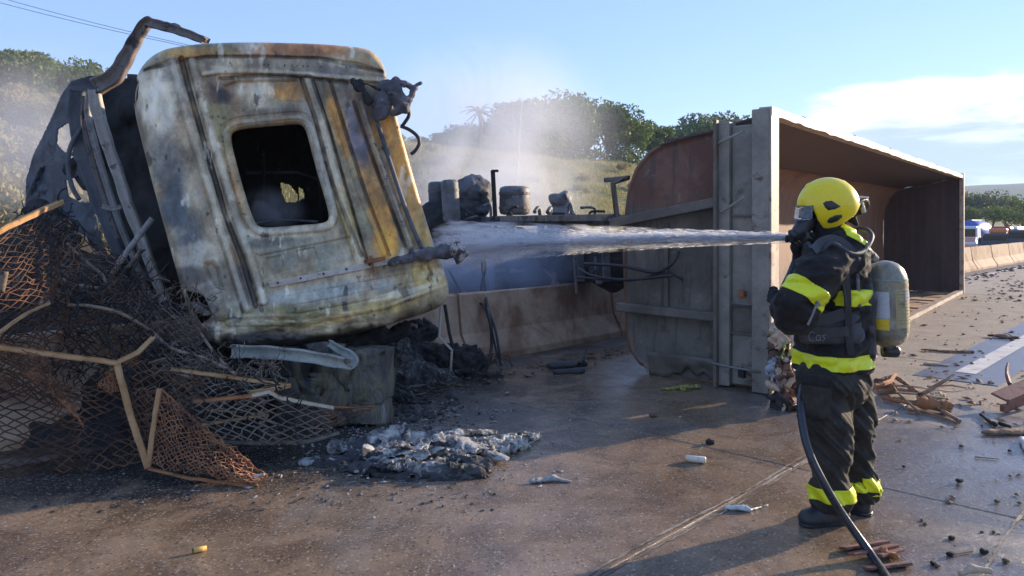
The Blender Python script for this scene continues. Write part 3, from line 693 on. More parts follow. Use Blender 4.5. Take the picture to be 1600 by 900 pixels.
# ------------------------------------------------------------------ burnt chassis behind the barrier
M['ashtank'] = grunge('grey_burnt_tank', (.11, .11, .115), (.20, .195, .19), (.05, .045, .045), s=3, s3=4, rough=.6)
ch = root('burnt_chassis', P(830, 470, 12.0), 'sooty truck chassis lying on its side behind the barrier, half lost in smoke', 'truck wreck')
def pbar(root_, name, a, b, w_, t_, mat, **kw): m = MB(); m.bar(a, b, w_, t_); return m.build(name, mat, root_, bevel=.012, **kw)
pbar(ch, 'frame_rail', P(690, 346, 13.2), P(965, 345, 9.6), .14, .14, M['charblue'])
pbar(ch, 'frame_rail', P(690, 440, 13.4), P(975, 425, 9.8), .14, .14, M['char'])
pbar(ch, 'frame_top', P(775, 342, 11.9), P(962, 340, 9.2), .16, .09, grunge('scorched_beam', (.14, .12, .10), (.22, .19, .15), (.06, .05, .045), s=4, s3=5, rough=.8))
for px, Y in ((800, 11.8), (845, 11.2), (905, 10.3), (945, 9.8)): pbar(ch, 'crossmember', P(px, 350, Y), P(px+3, 440, Y), .12, .10, M['charblue'])
pbar(ch, 'upright_post', P(775, 362, 11.8), P(770, 266, 11.8), .09, .07, M['char']); pbar(ch, 'post_hook', P(768, 267, 11.75), P(779, 267, 11.75), .05, .04, M['char'])
V, Fq = blob([(P(690, 350, 12.4), P(800, 430, 12.4), .42, .5), (P(800, 400, 12.2), P(900, 420, 11), .45, .35), (P(900, 400, 11), P(960, 420, 10), .25, .28), (P(700, 420, 12.6), P(780, 470, 12.2), .4, .4)], .035, .1, .11, 4.5, 5)
obj('burnt_underside', V, Fq, M['char'], ch)
V, Fq = blob([(P(740, 300, 12.6), P(725, 330, 12.6), .30, .26), (P(752, 300, 12.6), P(757, 328, 12.5), .14, .10), (P(708, 330, 12.6), P(750, 345, 12.6), .15, .15)], .025, .06, .08, 6, 15)
obj('engine_block', V, Fq, M['charblue'], ch)
def tank(px, y0, y1, Y, r, tilt=0, name='air_tank', mat=None):
    a = Vector(P(px, y0, Y)); b = Vector(P(px+tilt, y1, Y)); d = (b-a).normalized(); L = (b-a).length
    m = MB(); m.tube([a, a+d*.02, a+d*.06, a+d*L*.5, b-d*.06, b-d*.02, b], [r*.7, r*.93, r, r, r, r*.93, r*.7], 20); o = m.build(name, mat or M['charblue'], ch, True)
    q = MB()
    for t in (.25, .75): q = MB(); c = a+d*L*t; q.tube([c-d*.02, c+d*.02], [r*1.04]*2, 20); q.build('tank_band', M['steel'], o)
    return o
tank(702, 281, 347, 12.0, .14, 4, mat=M['ashtank']); tank(683, 284, 340, 12.3, .15, 2); tank(804, 291, 336, 12.4, .25, 0, 'fuel_tank', M['ashtank']); lump('scorched_box', [(P(868, 312, 13.0), P(882, 312, 13.0), .12, .14), (P(866, 332, 13.0), P(884, 330, 13.0), .12, .12)], M['ashtank'], ch, h=.025, amp=.05, ns=9, seed=71)
for px, py, Y in ((720, 380, 12.5), (885, 395, 11.2)):
    c = Vector(P(px, py, Y)); ax = Vector((.25, -1, .05)).normalized(); m = MB()
    m.tube([c-ax*.16, c-ax*.14, c+ax*.14, c+ax*.16], [.42, .47, .47, .42], 28); o = m.build('wheel', M['char'], ch, True)
    m = MB(); m.tube([c+ax*.165, c+ax*.18], [.27, .25], 20); m.tube([c+ax*.16, c+ax*.26], [.10, .09], 12); m.build('hub', M['ashmetal'], o)
for pts, r_ in (([(755, 378, 10.5), (758, 420, 10.4), (752, 450, 10.2), (764, 490, 8.9), (768, 540, 8.8), (758, 575, 8.6), (738, 600, 8.3), (720, 580, 8.3)], .02), ([(752, 400, 10.3), (760, 470, 9.2), (775, 520, 8.8), (783, 575, 8.7)], .016),
               ([(700, 420, 10.6), (730, 470, 9.4), (757, 480, 9.1), (778, 560, 8.7)], .014), ([(905, 420, 8.6), (930, 432, 8.4), (985, 437, 8.2), (1050, 430, 7.9)], .016)):
    rod('hanging_hose', crv([P(*p) for p in pts]), r_, M['rubber'], ch)

r4 = random.Random(8)
for i in range(18):
    px = r4.uniform(672, 950); Y = 12.6-(px-690)*.0105; py = r4.uniform(316, 345); rod('broken_pipe', crv([P(px, 348, Y), P(px+r4.uniform(-12, 12), py, Y), P(px+r4.uniform(-24, 24), py+r4.uniform(-8, 14), Y-.1)]), r4.uniform(.012, .035), M[r4.choice(['char', 'charblue', 'ashtank'])], ch)
for i in range(26):
    px = r4.uniform(690, 975); Y = 12.6-(px-690)*.0105+r4.uniform(-.3, .3); py = r4.uniform(352, 430); a_ = r4.choice([0, 0, 1.5, .4])
    pbar(ch, 'loose_bar', P(px, py, Y), P(px+r4.uniform(20, 70)*math.cos(a_), py+r4.uniform(30, 90)*math.sin(a_)-4, Y-.2), r4.uniform(.03, .1), r4.uniform(.03, .08), M[r4.choice(['char', 'charblue', 'frame'])])
# ------------------------------------------------------------------ burnt cab
cab = root('burnt_truck_cab', P(480, 600, 6.8), 'burnt-out lorry cab, ash grey and ochre, tilted with an empty rear window', 'truck cab')
qTL, qTR, qBR, qBL = [np.array(P(*p)) for p in ((210, 115, 6.0), (590, 75, 6.62), (690, 420, 6.60), (320, 500, 5.95))]
pc = (qTL+qTR+qBR+qBL)/4; pn = np.cross(qTR-qTL, qBL-qTL); pn /= np.linalg.norm(pn)
if pn[1] > 0: pn = -pn
CAMP = np.array([0, 0, CAMZ])
def onplane(px, py, off=0.0):
    px = np.asarray(px, float); py = np.asarray(py, float)
    d = np.stack([(px-800)/F, np.ones_like(px), -(py-HY)/F], -1); t = ((pc-CAMP)@pn)/(d@pn)
    return CAMP+d*t[..., None]+pn*np.asarray(off)[..., None] if np.ndim(off) else CAMP+d*t[..., None]+pn*off
outl = np.array([(203, 140), (206, 122), (214, 103), (228, 87), (246, 76), (272, 69), (320, 64), (400, 62), (480, 64), (540, 68), (574, 72), (590, 82), (600, 100), (606, 125), (625, 200), (645, 270), (665, 340), (685, 400), (697, 428), (702, 452), (697, 472), (680, 484), (640, 497), (600, 509), (540, 526), (470, 538), (400, 545), (355, 543), (326, 534), (308, 520), (297, 496), (283, 450), (263, 380), (240, 300), (220, 225), (207, 172)], float)
wc = np.array([436., 274.]); win = np.array([(358, 212), (364, 203), (376, 199), (420, 195), (462, 191), (473, 193), (480, 202), (492, 250), (508, 305), (516, 335), (514, 345), (504, 350), (460, 353), (415, 357), (403, 354), (395, 344), (382, 305), (368, 255)], float)
def rayhit(poly, th):
    out = np.full(th.shape, 1e9)
    dx, dy = np.cos(th), np.sin(th)
    for i in range(len(poly)):
        a, b = poly[i]-wc, poly[(i+1) % len(poly)]-wc; e = b-a
        den = dx*e[1]-dy*e[0]; den = np.where(np.abs(den) < 1e-9, 1e-9, den)
        t = (a[0]*e[1]-a[1]*e[0])/den; s_ = (a[0]*dy-a[1]*dx)/den
        ok = (s_ >= -1e-9) & (s_ <= 1+1e-9) & (t > 0); out = np.where(ok & (t < out), t, out)
    return out
def polysmooth(p, it=2):
    for _ in range(it):
        q = np.roll(p, -1, 0); p = np.stack([p*.75+q*.25, p*.25+q*.75], 1).reshape(-1, 2)
    return p
outl = polysmooth(outl, 2); win = polysmooth(win, 2)
NT, NR = 1040, 190
th = np.linspace(0, 2*np.pi, NT, endpoint=False); ri = rayhit(win, th); ro = rayhit(outl, th)
tt = np.linspace(0, 1, NR)
rr = ri[:, None]+(ro-ri)[:, None]*tt[None]
PX = wc[0]+np.cos(th)[:, None]*rr; PY = wc[1]+np.sin(th)[:, None]*rr
def seg_dist(px, py, pts):
    best = np.full(px.shape, 1e9)
    for (x0, y0), (x1, y1) in zip(pts[:-1], pts[1:]):
        dx, dy = x1-x0, y1-y0; t = np.clip(((px-x0)*dx+(py-y0)*dy)/(dx*dx+dy*dy), 0, 1); best = np.minimum(best, np.hypot(px-x0-t*dx, py-y0-t*dy))
    return best
def ridge(pts, wpx, hgt): return hgt*(1-smooth01(seg_dist(PX, PY, pts), wpx*.45, wpx*.75))
def inpoly(px, py, poly):
    poly = np.asarray(poly, float); c = np.zeros(px.shape, bool); j = len(poly)-1
    for i in range(len(poly)):
        xi, yi = poly[i]; xj, yj = poly[j]
        c ^= ((yi > py) != (yj > py)) & (px < (xj-xi)*(py-yi)/((yj-yi) if yj != yi else 1e-9)+xi); j = i
    return c
def polydist(px, py, poly): return seg_dist(px, py, [tuple(p) for p in poly]+[tuple(poly[0])])
def recess(poly, dep, soft=3): d = polydist(PX, PY, poly); return -dep*np.where(inpoly(PX, PY, poly), smooth01(d, 0, soft*1.0), 0)
H = np.zeros_like(PX)
H += ridge([(270, 95), (283, 144), (306, 225), (335, 320), (365, 420), (385, 482)], 12, .022)
H += ridge([(283, 91), (297, 144), (322, 233), (351, 333), (379, 407), (400, 478)], 7, -.030)
H += ridge([(300, 95), (313, 144), (338, 233), (367, 333), (393, 407), (412, 470)], 11, .024)
H += ridge([(480, 126), (500, 185), (528, 290), (556, 385), (566, 412)], 15, .024)
for g_ in ([(471, 124), (492, 185), (520, 290), (564, 400)], [(516, 128), (540, 205), (570, 300), (608, 398)], [(489, 128), (514, 200), (545, 310), (574, 410)]): H += ridge(g_, 4.5, -.018)
H += ridge([(560, 160), (590, 250), (640, 385)], 8, .018)+ridge([(553, 160), (583, 250), (633, 385)], 4, -.016)
H += ridge([(508, 126), (532, 205), (562, 300), (600, 396)], 6, .010)
H += ridge([(318, 116), (345, 112), (400, 111), (450, 114), (542, 122), (600, 126)], 7, .020)
H += ridge([(345, 123), (408, 118), (470, 120), (542, 130)], 4, -.012)
H += ridge([(226, 108), (262, 96), (320, 89), (400, 88), (500, 91), (560, 100), (596, 112)], 4, -.018)
H += recess([(346, 132), (370, 124), (468, 122), (484, 162), (440, 160), (350, 166)], .022, 5)
H += recess([(400, 398), (548, 368), (556, 396), (412, 436)], .012, 3)+recess([(414, 402), (440, 397), (446, 417), (420, 423)], .014, 2)+recess([(460, 391), (492, 384), (499, 406), (467, 413)], .014, 2)
dw = polydist(PX, PY, [tuple(p) for p in win]); H += .011*(1-smooth01(np.abs(dw-8), 1.5, 4))-.010*(1-smooth01(np.abs(dw-15), 1, 4))
H += .02*(1-smooth01(dw, 0, 3))*-1
H += ridge([(418, 446), (520, 428), (600, 411), (652, 399)], 5, -.01)
for yy in (0, 16, 30): H += ridge([(430, 462+yy), (520, 446+yy), (610, 428+yy), (690, 412+yy)], 5, .008)*smooth01(PX, 430, 480)
H += .03*ridge([(360, 500), (470, 500), (600, 474), (695, 440)], 14, .5)
# scoop and dents
H += recess([(312, 408), (335, 404), (345, 418), (352, 450), (344, 462), (325, 440)], .04, 9)
H += 0.011*fbm(PX*.012, PY*.012, None, 4, 21)+.0035*fbm(PX*.05, PY*.05, None, 4, 22)+.0015*fbm(PX*.22, PY*.22, None, 3, 23)
cr = (smooth01(PY, 470, 500))*(1-smooth01(PX, 560, 640)); H += cr*.026*(1-2*np.abs(fbm(PX*.03, PY*.05, None, 4, 25)))
# bottom bulge
H += .045*np.clip(1-((PY-(470+(560-PX)*.10))/34.0)**2, 0, 1)*smooth01(PX, 300, 380)*smooth01(PY, 436, 462)
# rounding towards the outline
dout = polydist(PX, PY, [tuple(p) for p in outl]); dout[:, -1] = 0
Rr_ = 8+22*(1-smooth01(PX, 215, 300))*smooth01(PY, 60, 120)+8*(1-smooth01(PY, 75, 115))+10*smooth01(PY, 440, 500)
t_ = np.clip(1-dout/Rr_, 0, 1); H -= (Rr_*.0053*1.1)*(1-np.sqrt(np.clip(1-t_**2, 0, 1)))
Vf = onplane(PX, PY, H)
# colour of the burnt skin
def cpatch(C, px, py, rx, ry, col, st, ang=0.0, ns=.03, seed=0):
    a = math.radians(ang); dx = PX-px; dy = PY-py; ux = (dx*math.cos(a)+dy*math.sin(a))/rx; uy = (-dx*math.sin(a)+dy*math.cos(a))/ry
    st = min(1.0, st*1.2); wgt = smooth01(1.25-np.hypot(ux, uy)+.6*fbm(PX*ns, PY*ns, None, 4, 60+seed), 0, .8)*st
    return C*(1-wgt[..., None])+np.array(col)*wgt[..., None]
C = np.zeros(PX.shape+(3,))+np.array([.285, .25, .185])
uu = PX*math.cos(R(-15))-0*PY
st_ = fbm((PX-PY*.29)*.09, PY*.008, None, 4, 31); C *= (1+.55*st_)[..., None]
nn_ = fbm(PX*.02, PY*.02, None, 5, 33)[..., None]; C = C*(1-.9*np.clip(nn_*1.3, 0, 1))+np.array([.58, .52, .42])*(.9*np.clip(nn_*1.3, 0, 1)); nd_ = np.clip(-nn_*1.8, 0, 1); C = C*(1-.6*nd_)
och = (.50, .30, .10); org = (.43, .24, .11); ash = (.60, .56, .47); blu = (.13, .15, .165); drk = (.05, .045, .042); olive = (.27, .245, .14)
for a_ in [(330, 76, 70, 16, olive, .8), (300, 82, 50, 10, och, .5), (480, 76, 110, 14, org, .85), (390, 75, 26, 12, ash, .7), (575, 90, 40, 20, (.34, .29, .2), .7), (520, 112, 46, 12, (.25, .22, .21), .6), (400, 138, 50, 14, ash, .6),
           (445, 142, 30, 18, och, .75), (350, 152, 16, 12, (.12, .10, .12), .75), (345, 112, 22, 10, ash, .5), (440, 174, 70, 7, (.13, .12, .12), .5), (250, 160, 40, 60, ash, .75), (250, 250, 34, 60, (.40, .38, .34), .5),
           (275, 320, 30, 90, blu, .85, -14), (262, 250, 20, 30, (.28, .26, .24), .5), (300, 385, 26, 60, (.15, .165, .18), .7, -14), (330, 450, 30, 50, (.30, .29, .26), .6), (318, 395, 40, 26, ash, .4), (350, 210, 14, 50, olive, .6, -14),
           (345, 175, 22, 20, olive, .6), (372, 300, 7, 60, (.46, .30, .12), .55, -16), (400, 370, 40, 24, (.30, .30, .26), .6), (480, 395, 80, 30, (.27, .275, .235), .75), (440, 365, 70, 10, ash, .4),
           (530, 195, 13, 75, och, .85, -17), (500, 250, 10, 110, (.36, .355, .32), .7, -15), (556, 300, 20, 60, (.33, .31, .22), .6, -17), (590, 330, 17, 75, och, .95, -17), (605, 380, 22, 30, (.62, .38, .10), .9), (560, 210, 22, 70, (.20, .19, .22), .8, -17),
           (573, 175, 20, 40, (.10, .095, .10), .7), (630, 270, 20, 110, och, .95, -16), (655, 350, 16, 60, (.50, .36, .16), .8, -16), (600, 210, 20, 30, och, .9), (585, 255, 8, 40, och, .6, -17), (612, 300, 7, 90, (.15, .12, .10), .5, -17), (640, 230, 7, 120, (.55, .48, .36), .55, -15),
           (545, 350, 12, 60, (.40, .33, .16), .6, -17), (520, 455, 150, 16, (.36, .37, .34), .8, -9), (450, 495, 130, 18, olive, .85, -5), (600, 475, 80, 16, (.40, .33, .17), .85, -12), (660, 435, 40, 26, (.46, .38, .20), .85), (610, 462, 70, 5, ash, .6, -14),
           (520, 500, 60, 8, (.44, .36, .22), .7, -12), (400, 500, 40, 14, (.42, .40, .34), .5), (380, 536, 100, 15, drk, .95, -2), (470, 532, 110, 9, drk, .8, -4), (560, 520, 60, 8, drk, .7, -12), (250, 400, 16, 70, drk, .55, -14), (380, 440, 22, 34, (.12, .115, .11), .6, -14), (345, 150, 20, 14, (.05, .045, .05), .7), (300, 430, 34, 16, (.12, .11, .10), .7), (420, 380, 60, 8, (.12, .12, .11), .5, -8), (325, 500, 24, 26, (.14, .15, .15), .8), (300, 470, 16, 30, drk, .6, -14), (362, 512, 50, 8, ash, .5, 6),
           (660, 400, 14, 12, drk, .5), (330, 140, 10, 22, (.13, .12, .11), .4), (210, 200, 14, 60, (.22, .20, .18), .6)]:
    C = cpatch(C, a_[0], a_[1], a_[2], a_[3], a_[4], a_[5], a_[6] if len(a_) > 6 else 0, seed=int(a_[0]+a_[1]) % 97)
# soot gathered in grooves and specks, paint bubbles
gr = np.clip(-(ridge([(283, 91), (297, 144), (322, 233), (351, 333), (379, 407), (400, 478)], 9, -1)+sum(ridge(g_, 6, -.9) for g_ in ([(471, 124), (492, 185), (520, 290), (564, 400)], [(516, 128), (540, 205), (570, 300), (608, 398)], [(489, 128), (514, 200), (545, 310), (574, 410)], [(553, 160), (583, 250), (633, 385)], [(345, 123), (408, 118), (470, 120), (542, 130)], [(226, 108), (320, 89), (400, 88), (500, 91), (596, 112)]))), 0, 1)
gr *= .55+.45*smooth01(fbm(PX*.06, PY*.06, None, 3, 41), -.4, .3)
C = C*(1-.8*gr[..., None])+np.array([.03, .025, .02])*.8*gr[..., None]
ds = smooth01(fbm(PX*.10, PY*.06, None, 4, 43)+.55*fbm(PX*.012, PY*.012, None, 3, 44), .50, .70)[..., None]; C = C*(1-.7*ds)+np.array([.05, .045, .045])*.7*ds
wsp = smooth01(fbm(PX*.10, PY*.035, None, 4, 47)+.45*fbm(PX*.02, PY*.012, None, 3, 48), .42, .6)[..., None]; C = C*(1-.55*wsp)+np.array([.60, .58, .53])*.55*wsp
lip = (1-smooth01(np.abs(dw-8), 1.5, 4))[..., None]*.3; C = C*(1-lip)+np.array([.42, .40, .35])*lip
rs_ = (smooth01(fbm(PX*.035, PY*.02, None, 5, 77), .12, .5)*.34)[..., None]; C = C*(1-rs_)+np.array([.30, .18, .09])*rs_
so_ = (smooth01(fbm(PX*.022+4, PY*.016, None, 6, 79, .62), .12, .45)*.42)[..., None]; C = C*(1-so_)+np.array([.075, .07, .066])*so_
fi_ = fbm(PX*.12, PY*.05, None, 5, 81, .65)[..., None]; C = C*(1+.38*fi_)
cl = 0
for g_, w_ in (([(270, 95), (283, 144), (306, 225), (335, 320), (365, 420), (385, 482)], 6), ([(300, 95), (313, 144), (338, 233), (367, 333), (393, 407), (412, 470)], 6), ([(480, 126), (500, 185), (528, 290), (556, 385), (566, 412)], 6), ([(318, 116), (345, 112), (400, 111), (450, 114), (542, 122), (600, 126)], 4), ([(360, 500), (470, 502), (600, 478), (695, 444)], 3), ([(563, 160), (593, 250), (643, 385)], 3)):
    cl = np.maximum(cl, ridge(g_, w_, 1.0))
cl = (cl*(.35+.65*smooth01(fbm(PX*.03, PY*.03, None, 4, 61), -.5, .3)))[..., None]*.42; C = C*(1-cl)+np.array([.58, .55, .47])*cl  # creamy highlights painted into the colour along the ridges
C = .26*np.clip(C/.26, .02, 9)**1.38*np.array([1.05, 1.0, .90])*1.18; NB = 22; backV = []; backC = []
Vl = Vf[:, -1]; L_ = 1.65; cen = onplane(440., 300.)
for k_ in range(1, NB+1):
    s_ = k_/NB*L_; q = Vl-pn*s_+(cen-Vl)*(.10*smooth01(np.array(s_), .1, L_)) + np.array([0, 0, 1])*(.04*fbm(PX[:, -1]*.02+s_*2, PY[:, -1]*.02, None, 3, 51))[:, None]*min(k_/4, 1)
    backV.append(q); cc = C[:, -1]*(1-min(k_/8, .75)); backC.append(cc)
lipV = []; lipC = []
for k_, (ins_, dp) in enumerate([(0, 0.0), (.0, .03), (-3, .05), (-6, .055)]):
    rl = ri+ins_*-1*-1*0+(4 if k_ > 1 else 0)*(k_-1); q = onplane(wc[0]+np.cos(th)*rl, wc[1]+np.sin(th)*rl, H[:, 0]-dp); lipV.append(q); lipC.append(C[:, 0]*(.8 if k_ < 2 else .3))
allV = np.stack(lipV[::-1][:-1]+[Vf[:, j] for j in range(NR)]+backV, 1); allC = np.stack(lipC[::-1][:-1]+[C[:, j] for j in range(NR)]+backC, 1)
def skin_fn(nt, b, out):
    at = nt.nodes.new('ShaderNodeAttribute'); at.attribute_name = 'Col'; g = nt.nodes.new('ShaderNodeNewGeometry'); v = g.outputs['Position']
    f = noise(nt, v, 14, 8, .75, .4); f2 = noise(nt, v, 60, 6, .75); st = noise(nt, v, 9, 7, .7, .3, (1, 1, .22))
    col = mixc(nt, .38, at.outputs['Color'], mixc(nt, sstep(nt, f, .25, .75), (.12, .12, .12), (.9, .88, .85)), 'OVERLAY')
    col = mixc(nt, mathn(nt, 'MULTIPLY', sstep(nt, f2, .60, .72), .25), col, (.06, .052, .045)); col = mixc(nt, mathn(nt, 'MULTIPLY', sstep(nt, st, .58, .70), .35), col, (.50, .47, .42))
    nt.links.new(col, b.inputs['Base Color']); b.inputs['Metallic'].default_value = 0.0
    nt.links.new(mathn(nt, 'MULTIPLY_ADD', f, .35, .22), b.inputs['Roughness'])
    bump(nt, b, mathn(nt, 'ADD', f, mathn(nt, 'MULTIPLY', f2, .5)), .45, .008)
M['skin'] = material('burnt_cab_skin', skin_fn)
no = allV.shape[1]
hole = np.zeros((NT, no), bool)
full = np.zeros((NT, no-1), bool); fx = PX; fy = PY
hp1 = [(292, 455), (318, 460), (335, 492), (316, 507), (303, 490)]; hp2 = [(200, 118), (211, 112), (216, 126), (214, 150), (206, 168), (199, 140)]
hm = inpoly(PX, PY, hp1) | inpoly(PX, PY, [(203, 122), (211, 114), (217, 128), (216, 152), (208, 170), (203, 145)])
keep = np.ones((NT, no-1), bool); keep[:, 3:3+NR] &= ~hm
back = obj('rear_wall', allV.reshape(-1, 3), gridfaces(NT, no, keep, wrapu=True), M['skin'], cab, attrs={'Col': allC.reshape(-1, 3)})
md = back.modifiers.new('sol', 'SOLIDIFY'); md.thickness = .012; md.offset = 0
def onb(px, py, off): return tuple(onplane(px, py, off))
# far wall seen through the window, torn opening in it, cross bar
k1, k2 = 150, 160
gx, gy = np.meshgrid(np.linspace(300, 620, k1), np.linspace(120, 480, k2), indexing='ij')
gv = onplane(gx, gy, -1.55+.05*fbm(gx*.03, gy*.03, None, 4, 3))
mk = ~(inpoly(gx, gy, [(440, 236), (458, 240), (474, 262), (471, 276), (452, 276), (443, 258)]) | inpoly(gx, gy, [(476, 246), (484, 250), (486, 268), (476, 272)]))
o = obj('inner_bulkhead', gv.reshape(-1, 3), gridfaces(k1, k2, mk[:-1, :-1]), M['char'], cab); md = o.modifiers.new('s', 'SOLIDIFY'); md.thickness = .015
for pts, r_, mt in (([(380, 240, -.9), (470, 236, -1.0), (520, 250, -1.1)], .014, 'charblue'), ([(410, 200, -.8), (412, 300, -.9)], .02, 'char'), ([(390, 345, -.25), (440, 332, -.5), (500, 340, -.3)], .012, 'charblue'), ([(500, 200, -.6), (520, 340, -.9)], .03, 'char')):
    rod('inner_bar', [onb(*p) for p in pts], r_, M[mt], cab)
# bottom perforated rail, roof gutter, trim
m = MB(); ra = [(420, 445), (480, 434), (540, 422), (600, 410), (652, 399)]
for p_, q_ in zip(ra[:-1], ra[1:]): m.bar(onb(*p_, .030), onb(*q_, .030), .016, .048, (0, 0, 1))
o = m.build('perforated_rail', grunge('pale_ash_rail', (.46, .40, .32), (.62, .56, .48), (.30, .17, .10), s=9, s3=7, t3=(.55, .65), rough=.8), cab, bevel=.003)
q = MB()
for t in np.linspace(.06, .98, 7):
    c = np.array(onb(420+232*t, 445-46*t, .045)); q.tube([c-pn*.006, c+pn*.006], .009, 8)
q.build('rail_hole', M['char'], cab)
rod('dark_conduit', crv([onb(586, 186, .06), onb(598, 226, .07), onb(622, 300, .07), onb(640, 350, .06), onb(658, 392, .07)]), .019, M['charblue'], cab)
for px, py in ((600, 232), (629, 320)): m = MB(); m.box(onb(px, py, .04), (.025, 0, 0), (0, .03, 0), (0, 0, .012)); m.build('conduit_clip', M['charblue'], cab, bevel=.003)
# corner lamp recess piece
m = MB(); m.box(onb(318, 486, -.06), (.05, .01, -.02), (0, .03, 0), (.015, 0, .02)); m.box(onb(308, 478, -.06), (.04, .01, -.02), (0, .03, 0), (.012, 0, .012)); m.build('lamp_remnant', M['ashmetal'], cab, bevel=.004)
V, Fq = blob([(onb(300, 450, -.22), onb(330, 500, -.25), .10, .12)], .02, .05, .02, 6, 3); obj('recess_back', V, Fq, M['char'], cab)
# burnt bracket lumps on the right side
M['clump'] = grunge('crumpled_burnt_alloy', (.055, .052, .058), (.15, .14, .145), (.36, .31, .27), s=6, s3=7, t3=(.56, .66), rough=.75, bs=40, bstr=.7, bd=.02)
def o6(px, py, Y=6.45): return P(px, py, Y)
lump('mirror_bracket', [(o6(604, 140, 6.5), o6(596, 176, 6.45), .085, .065, (1, .5, 1)), (o6(600, 160), o6(590, 182), .07, .045, (1, .5, 1))], M['clump'], amp=.022, seed=1, parent=cab)
lump('melted_mirror', [(o6(612, 135), o6(628, 160), .06, .075), (o6(622, 128), o6(640, 135), .035, .03), (o6(632, 168), o6(614, 178), .04, .03), (o6(640, 155), o6(648, 137), .035, .02), (o6(648, 140), o6(656, 131), .018, .014)], M['clump'], amp=.03, ns=20, seed=4, h=.009, parent=cab)
lump('scorched_bracket', [(o6(552, 128, 6.4), o6(560, 140, 6.4), .035, .03), (o6(563, 127, 6.4), o6(576, 160, 6.4), .02, .035), (o6(568, 128, 6.4), o6(592, 140, 6.4), .012, .012)], M['char'], amp=.02, ns=20, seed=6, h=.009, parent=cab)
def P6(pts, Y): return [P(x, y, Y) for x, y in pts]
rod('grab_tube', crv(P6([(628, 165), (637, 168), (639, 180), (632, 192), (627, 198)], 6.6)), .016, M['rubber'], cab)
rod('grab_tube', crv(P6([(626, 197), (640, 203), (652, 213), (655, 224), (649, 235), (642, 241)], 6.6)), .016, M['rubber'], cab)
lump('hub_remnant', [(o6(645, 397), o6(690, 395), .045, .06), (o6(690, 393), o6(702, 393), .06, .055), (o6(610, 411, 6.4), o6(640, 402, 6.4), .03, .04)], M['clump'], amp=.03, ns=18, seed=8, h=.01, parent=cab)
lump('hub_end', [(o6(712, 388, 6.4), o6(719, 394, 6.4), .055, .062), (o6(716, 404, 6.4), o6(716, 410, 6.4), .035, .02)], grunge('flaked_alloy', (.34, .29, .25), (.52, .45, .40), (.05, .04, .04), s=12, s3=12, t3=(.5, .58), rough=.8, bs=60), amp=.03, ns=24, seed=9, h=.008, parent=cab)
# plate pieces peeled near the top right, number of small bolts
m = MB()
for _ in range(60):
    t = rnd.random(); px, py = rnd.choice([(330+70*t, 150+250*t), (285+110*t, 110+360*t), (560+80*t, 160+220*t), (350+230*t, 100+8*t)]); c = np.array(onb(px+rnd.uniform(-5, 5), py, .02)); m.tube([c, c+pn*.012], rnd.uniform(.004, .008), 6)
m.build('rivets', M['clump'], cab)
o = MB(); o.bar(onb(568, 410, .05), onb(600, 404, .06), .06, .03); o.tube([onb(578, 400, .05), onb(582, 426, .06)], .012, 6); o.build('hinge_remnant', M['rust'], cab, bevel=.004)
# door frame standing up at top left
def ribbon(name, pts, ws, depth, mat, parent, seed=0, up=(0, -1, 0)):
    m = MB(); c = crv(pts, 8); k = len(c); wv = np.interp(np.linspace(0, 1, k), np.linspace(0, 1, len(ws)), ws); V = []
    for i, p in enumerate(c):
        t = (c[min(i+1, k-1)]-c[max(i-1, 0)]).normalized(); n_ = Vector(up); s_ = t.cross(n_).normalized(); n_ = s_.cross(t)
        jw = 1+.06*math.sin(i*.9+seed)
        for a, b in ((-1, -.5), (1, -.5), (1, .5), (.75, .55), (.5, .1), (-.5, .1), (-.75, .55), (-1, .5)): V.append(p+s_*a*wv[i]/2*jw+n_*b*depth)
    Fc = [(i*8+j, i*8+(j+1) % 8, (i+1)*8+(j+1) % 8, (i+1)*8+j) for i in range(k-1) for j in range(8)]+[tuple(range(8)), tuple((k-1)*8+j for j in reversed(range(8)))]
    m.add(V, Fc); return m.build(name, mat, parent, True)
M['frame'] = grunge('brown_scorched_frame', (.13, .10, .085), (.24, .20, .17), (.05, .045, .045), s=5, s3=5, t3=(.5, .62), rough=.7, bs=45, bstr=.4)
D = 6.9
ribbon('door_frame', [P(148, 136, D), P(178, 120, D), P(196, 92, D), P(212, 62, D), P(229, 36, D-.05), P(240, 37, D-.1), P(270, 45, D-.2), (P(296, 54, D-.3)), P(322, 64, D-.4)], [.15, .14, .12, .10, .085, .08, .075, .07, .06], .07, M['frame'], cab)
lump('frame_lump', [(P(255, 38, D-.15), P(278, 42, D-.2), .022, .028)], M['clump'], amp=.015, ns=25, h=.008, parent=cab)
ribbon('door_pillar', P6([(148, 140), (152, 170), (168, 225), (186, 275), (200, 320), (220, 370), (240, 425), (258, 470)], 6.9), [.10, .10, .09, .085, .085, .08, .075, .07], .06, M['beige'], cab, 1)
ribbon('door_pillar', P6([(140, 145), (138, 180), (150, 230), (168, 290), (188, 350), (212, 410), (232, 460)], 6.98), [.04]*4, .05, M['ashmetal'], cab, 2)
ribbon('door_pillar', P6([(122, 142), (120, 190), (132, 245), (150, 300), (172, 360), (196, 420), (205, 450)], 7.15), [.13, .12, .11, .10, .10], .07, M['charblue'], cab, 3)
ribbon('door_pillar', P6([(132, 150), (133, 200), (146, 255), (166, 320), (184, 372)], 7.02), [.035]*3, .04, M['frame'], cab, 5)
rod('quarter_frame', crv(P6([(128, 200), (112, 225), (106, 255), (112, 290), (124, 312)], 7.1)), .022, M['charblue'], cab)
ribbon('door_sill', P6([(160, 322), (176, 326), (190, 323)], 6.95), [.04]*2, .04, M['ashmetal'], cab, 5)
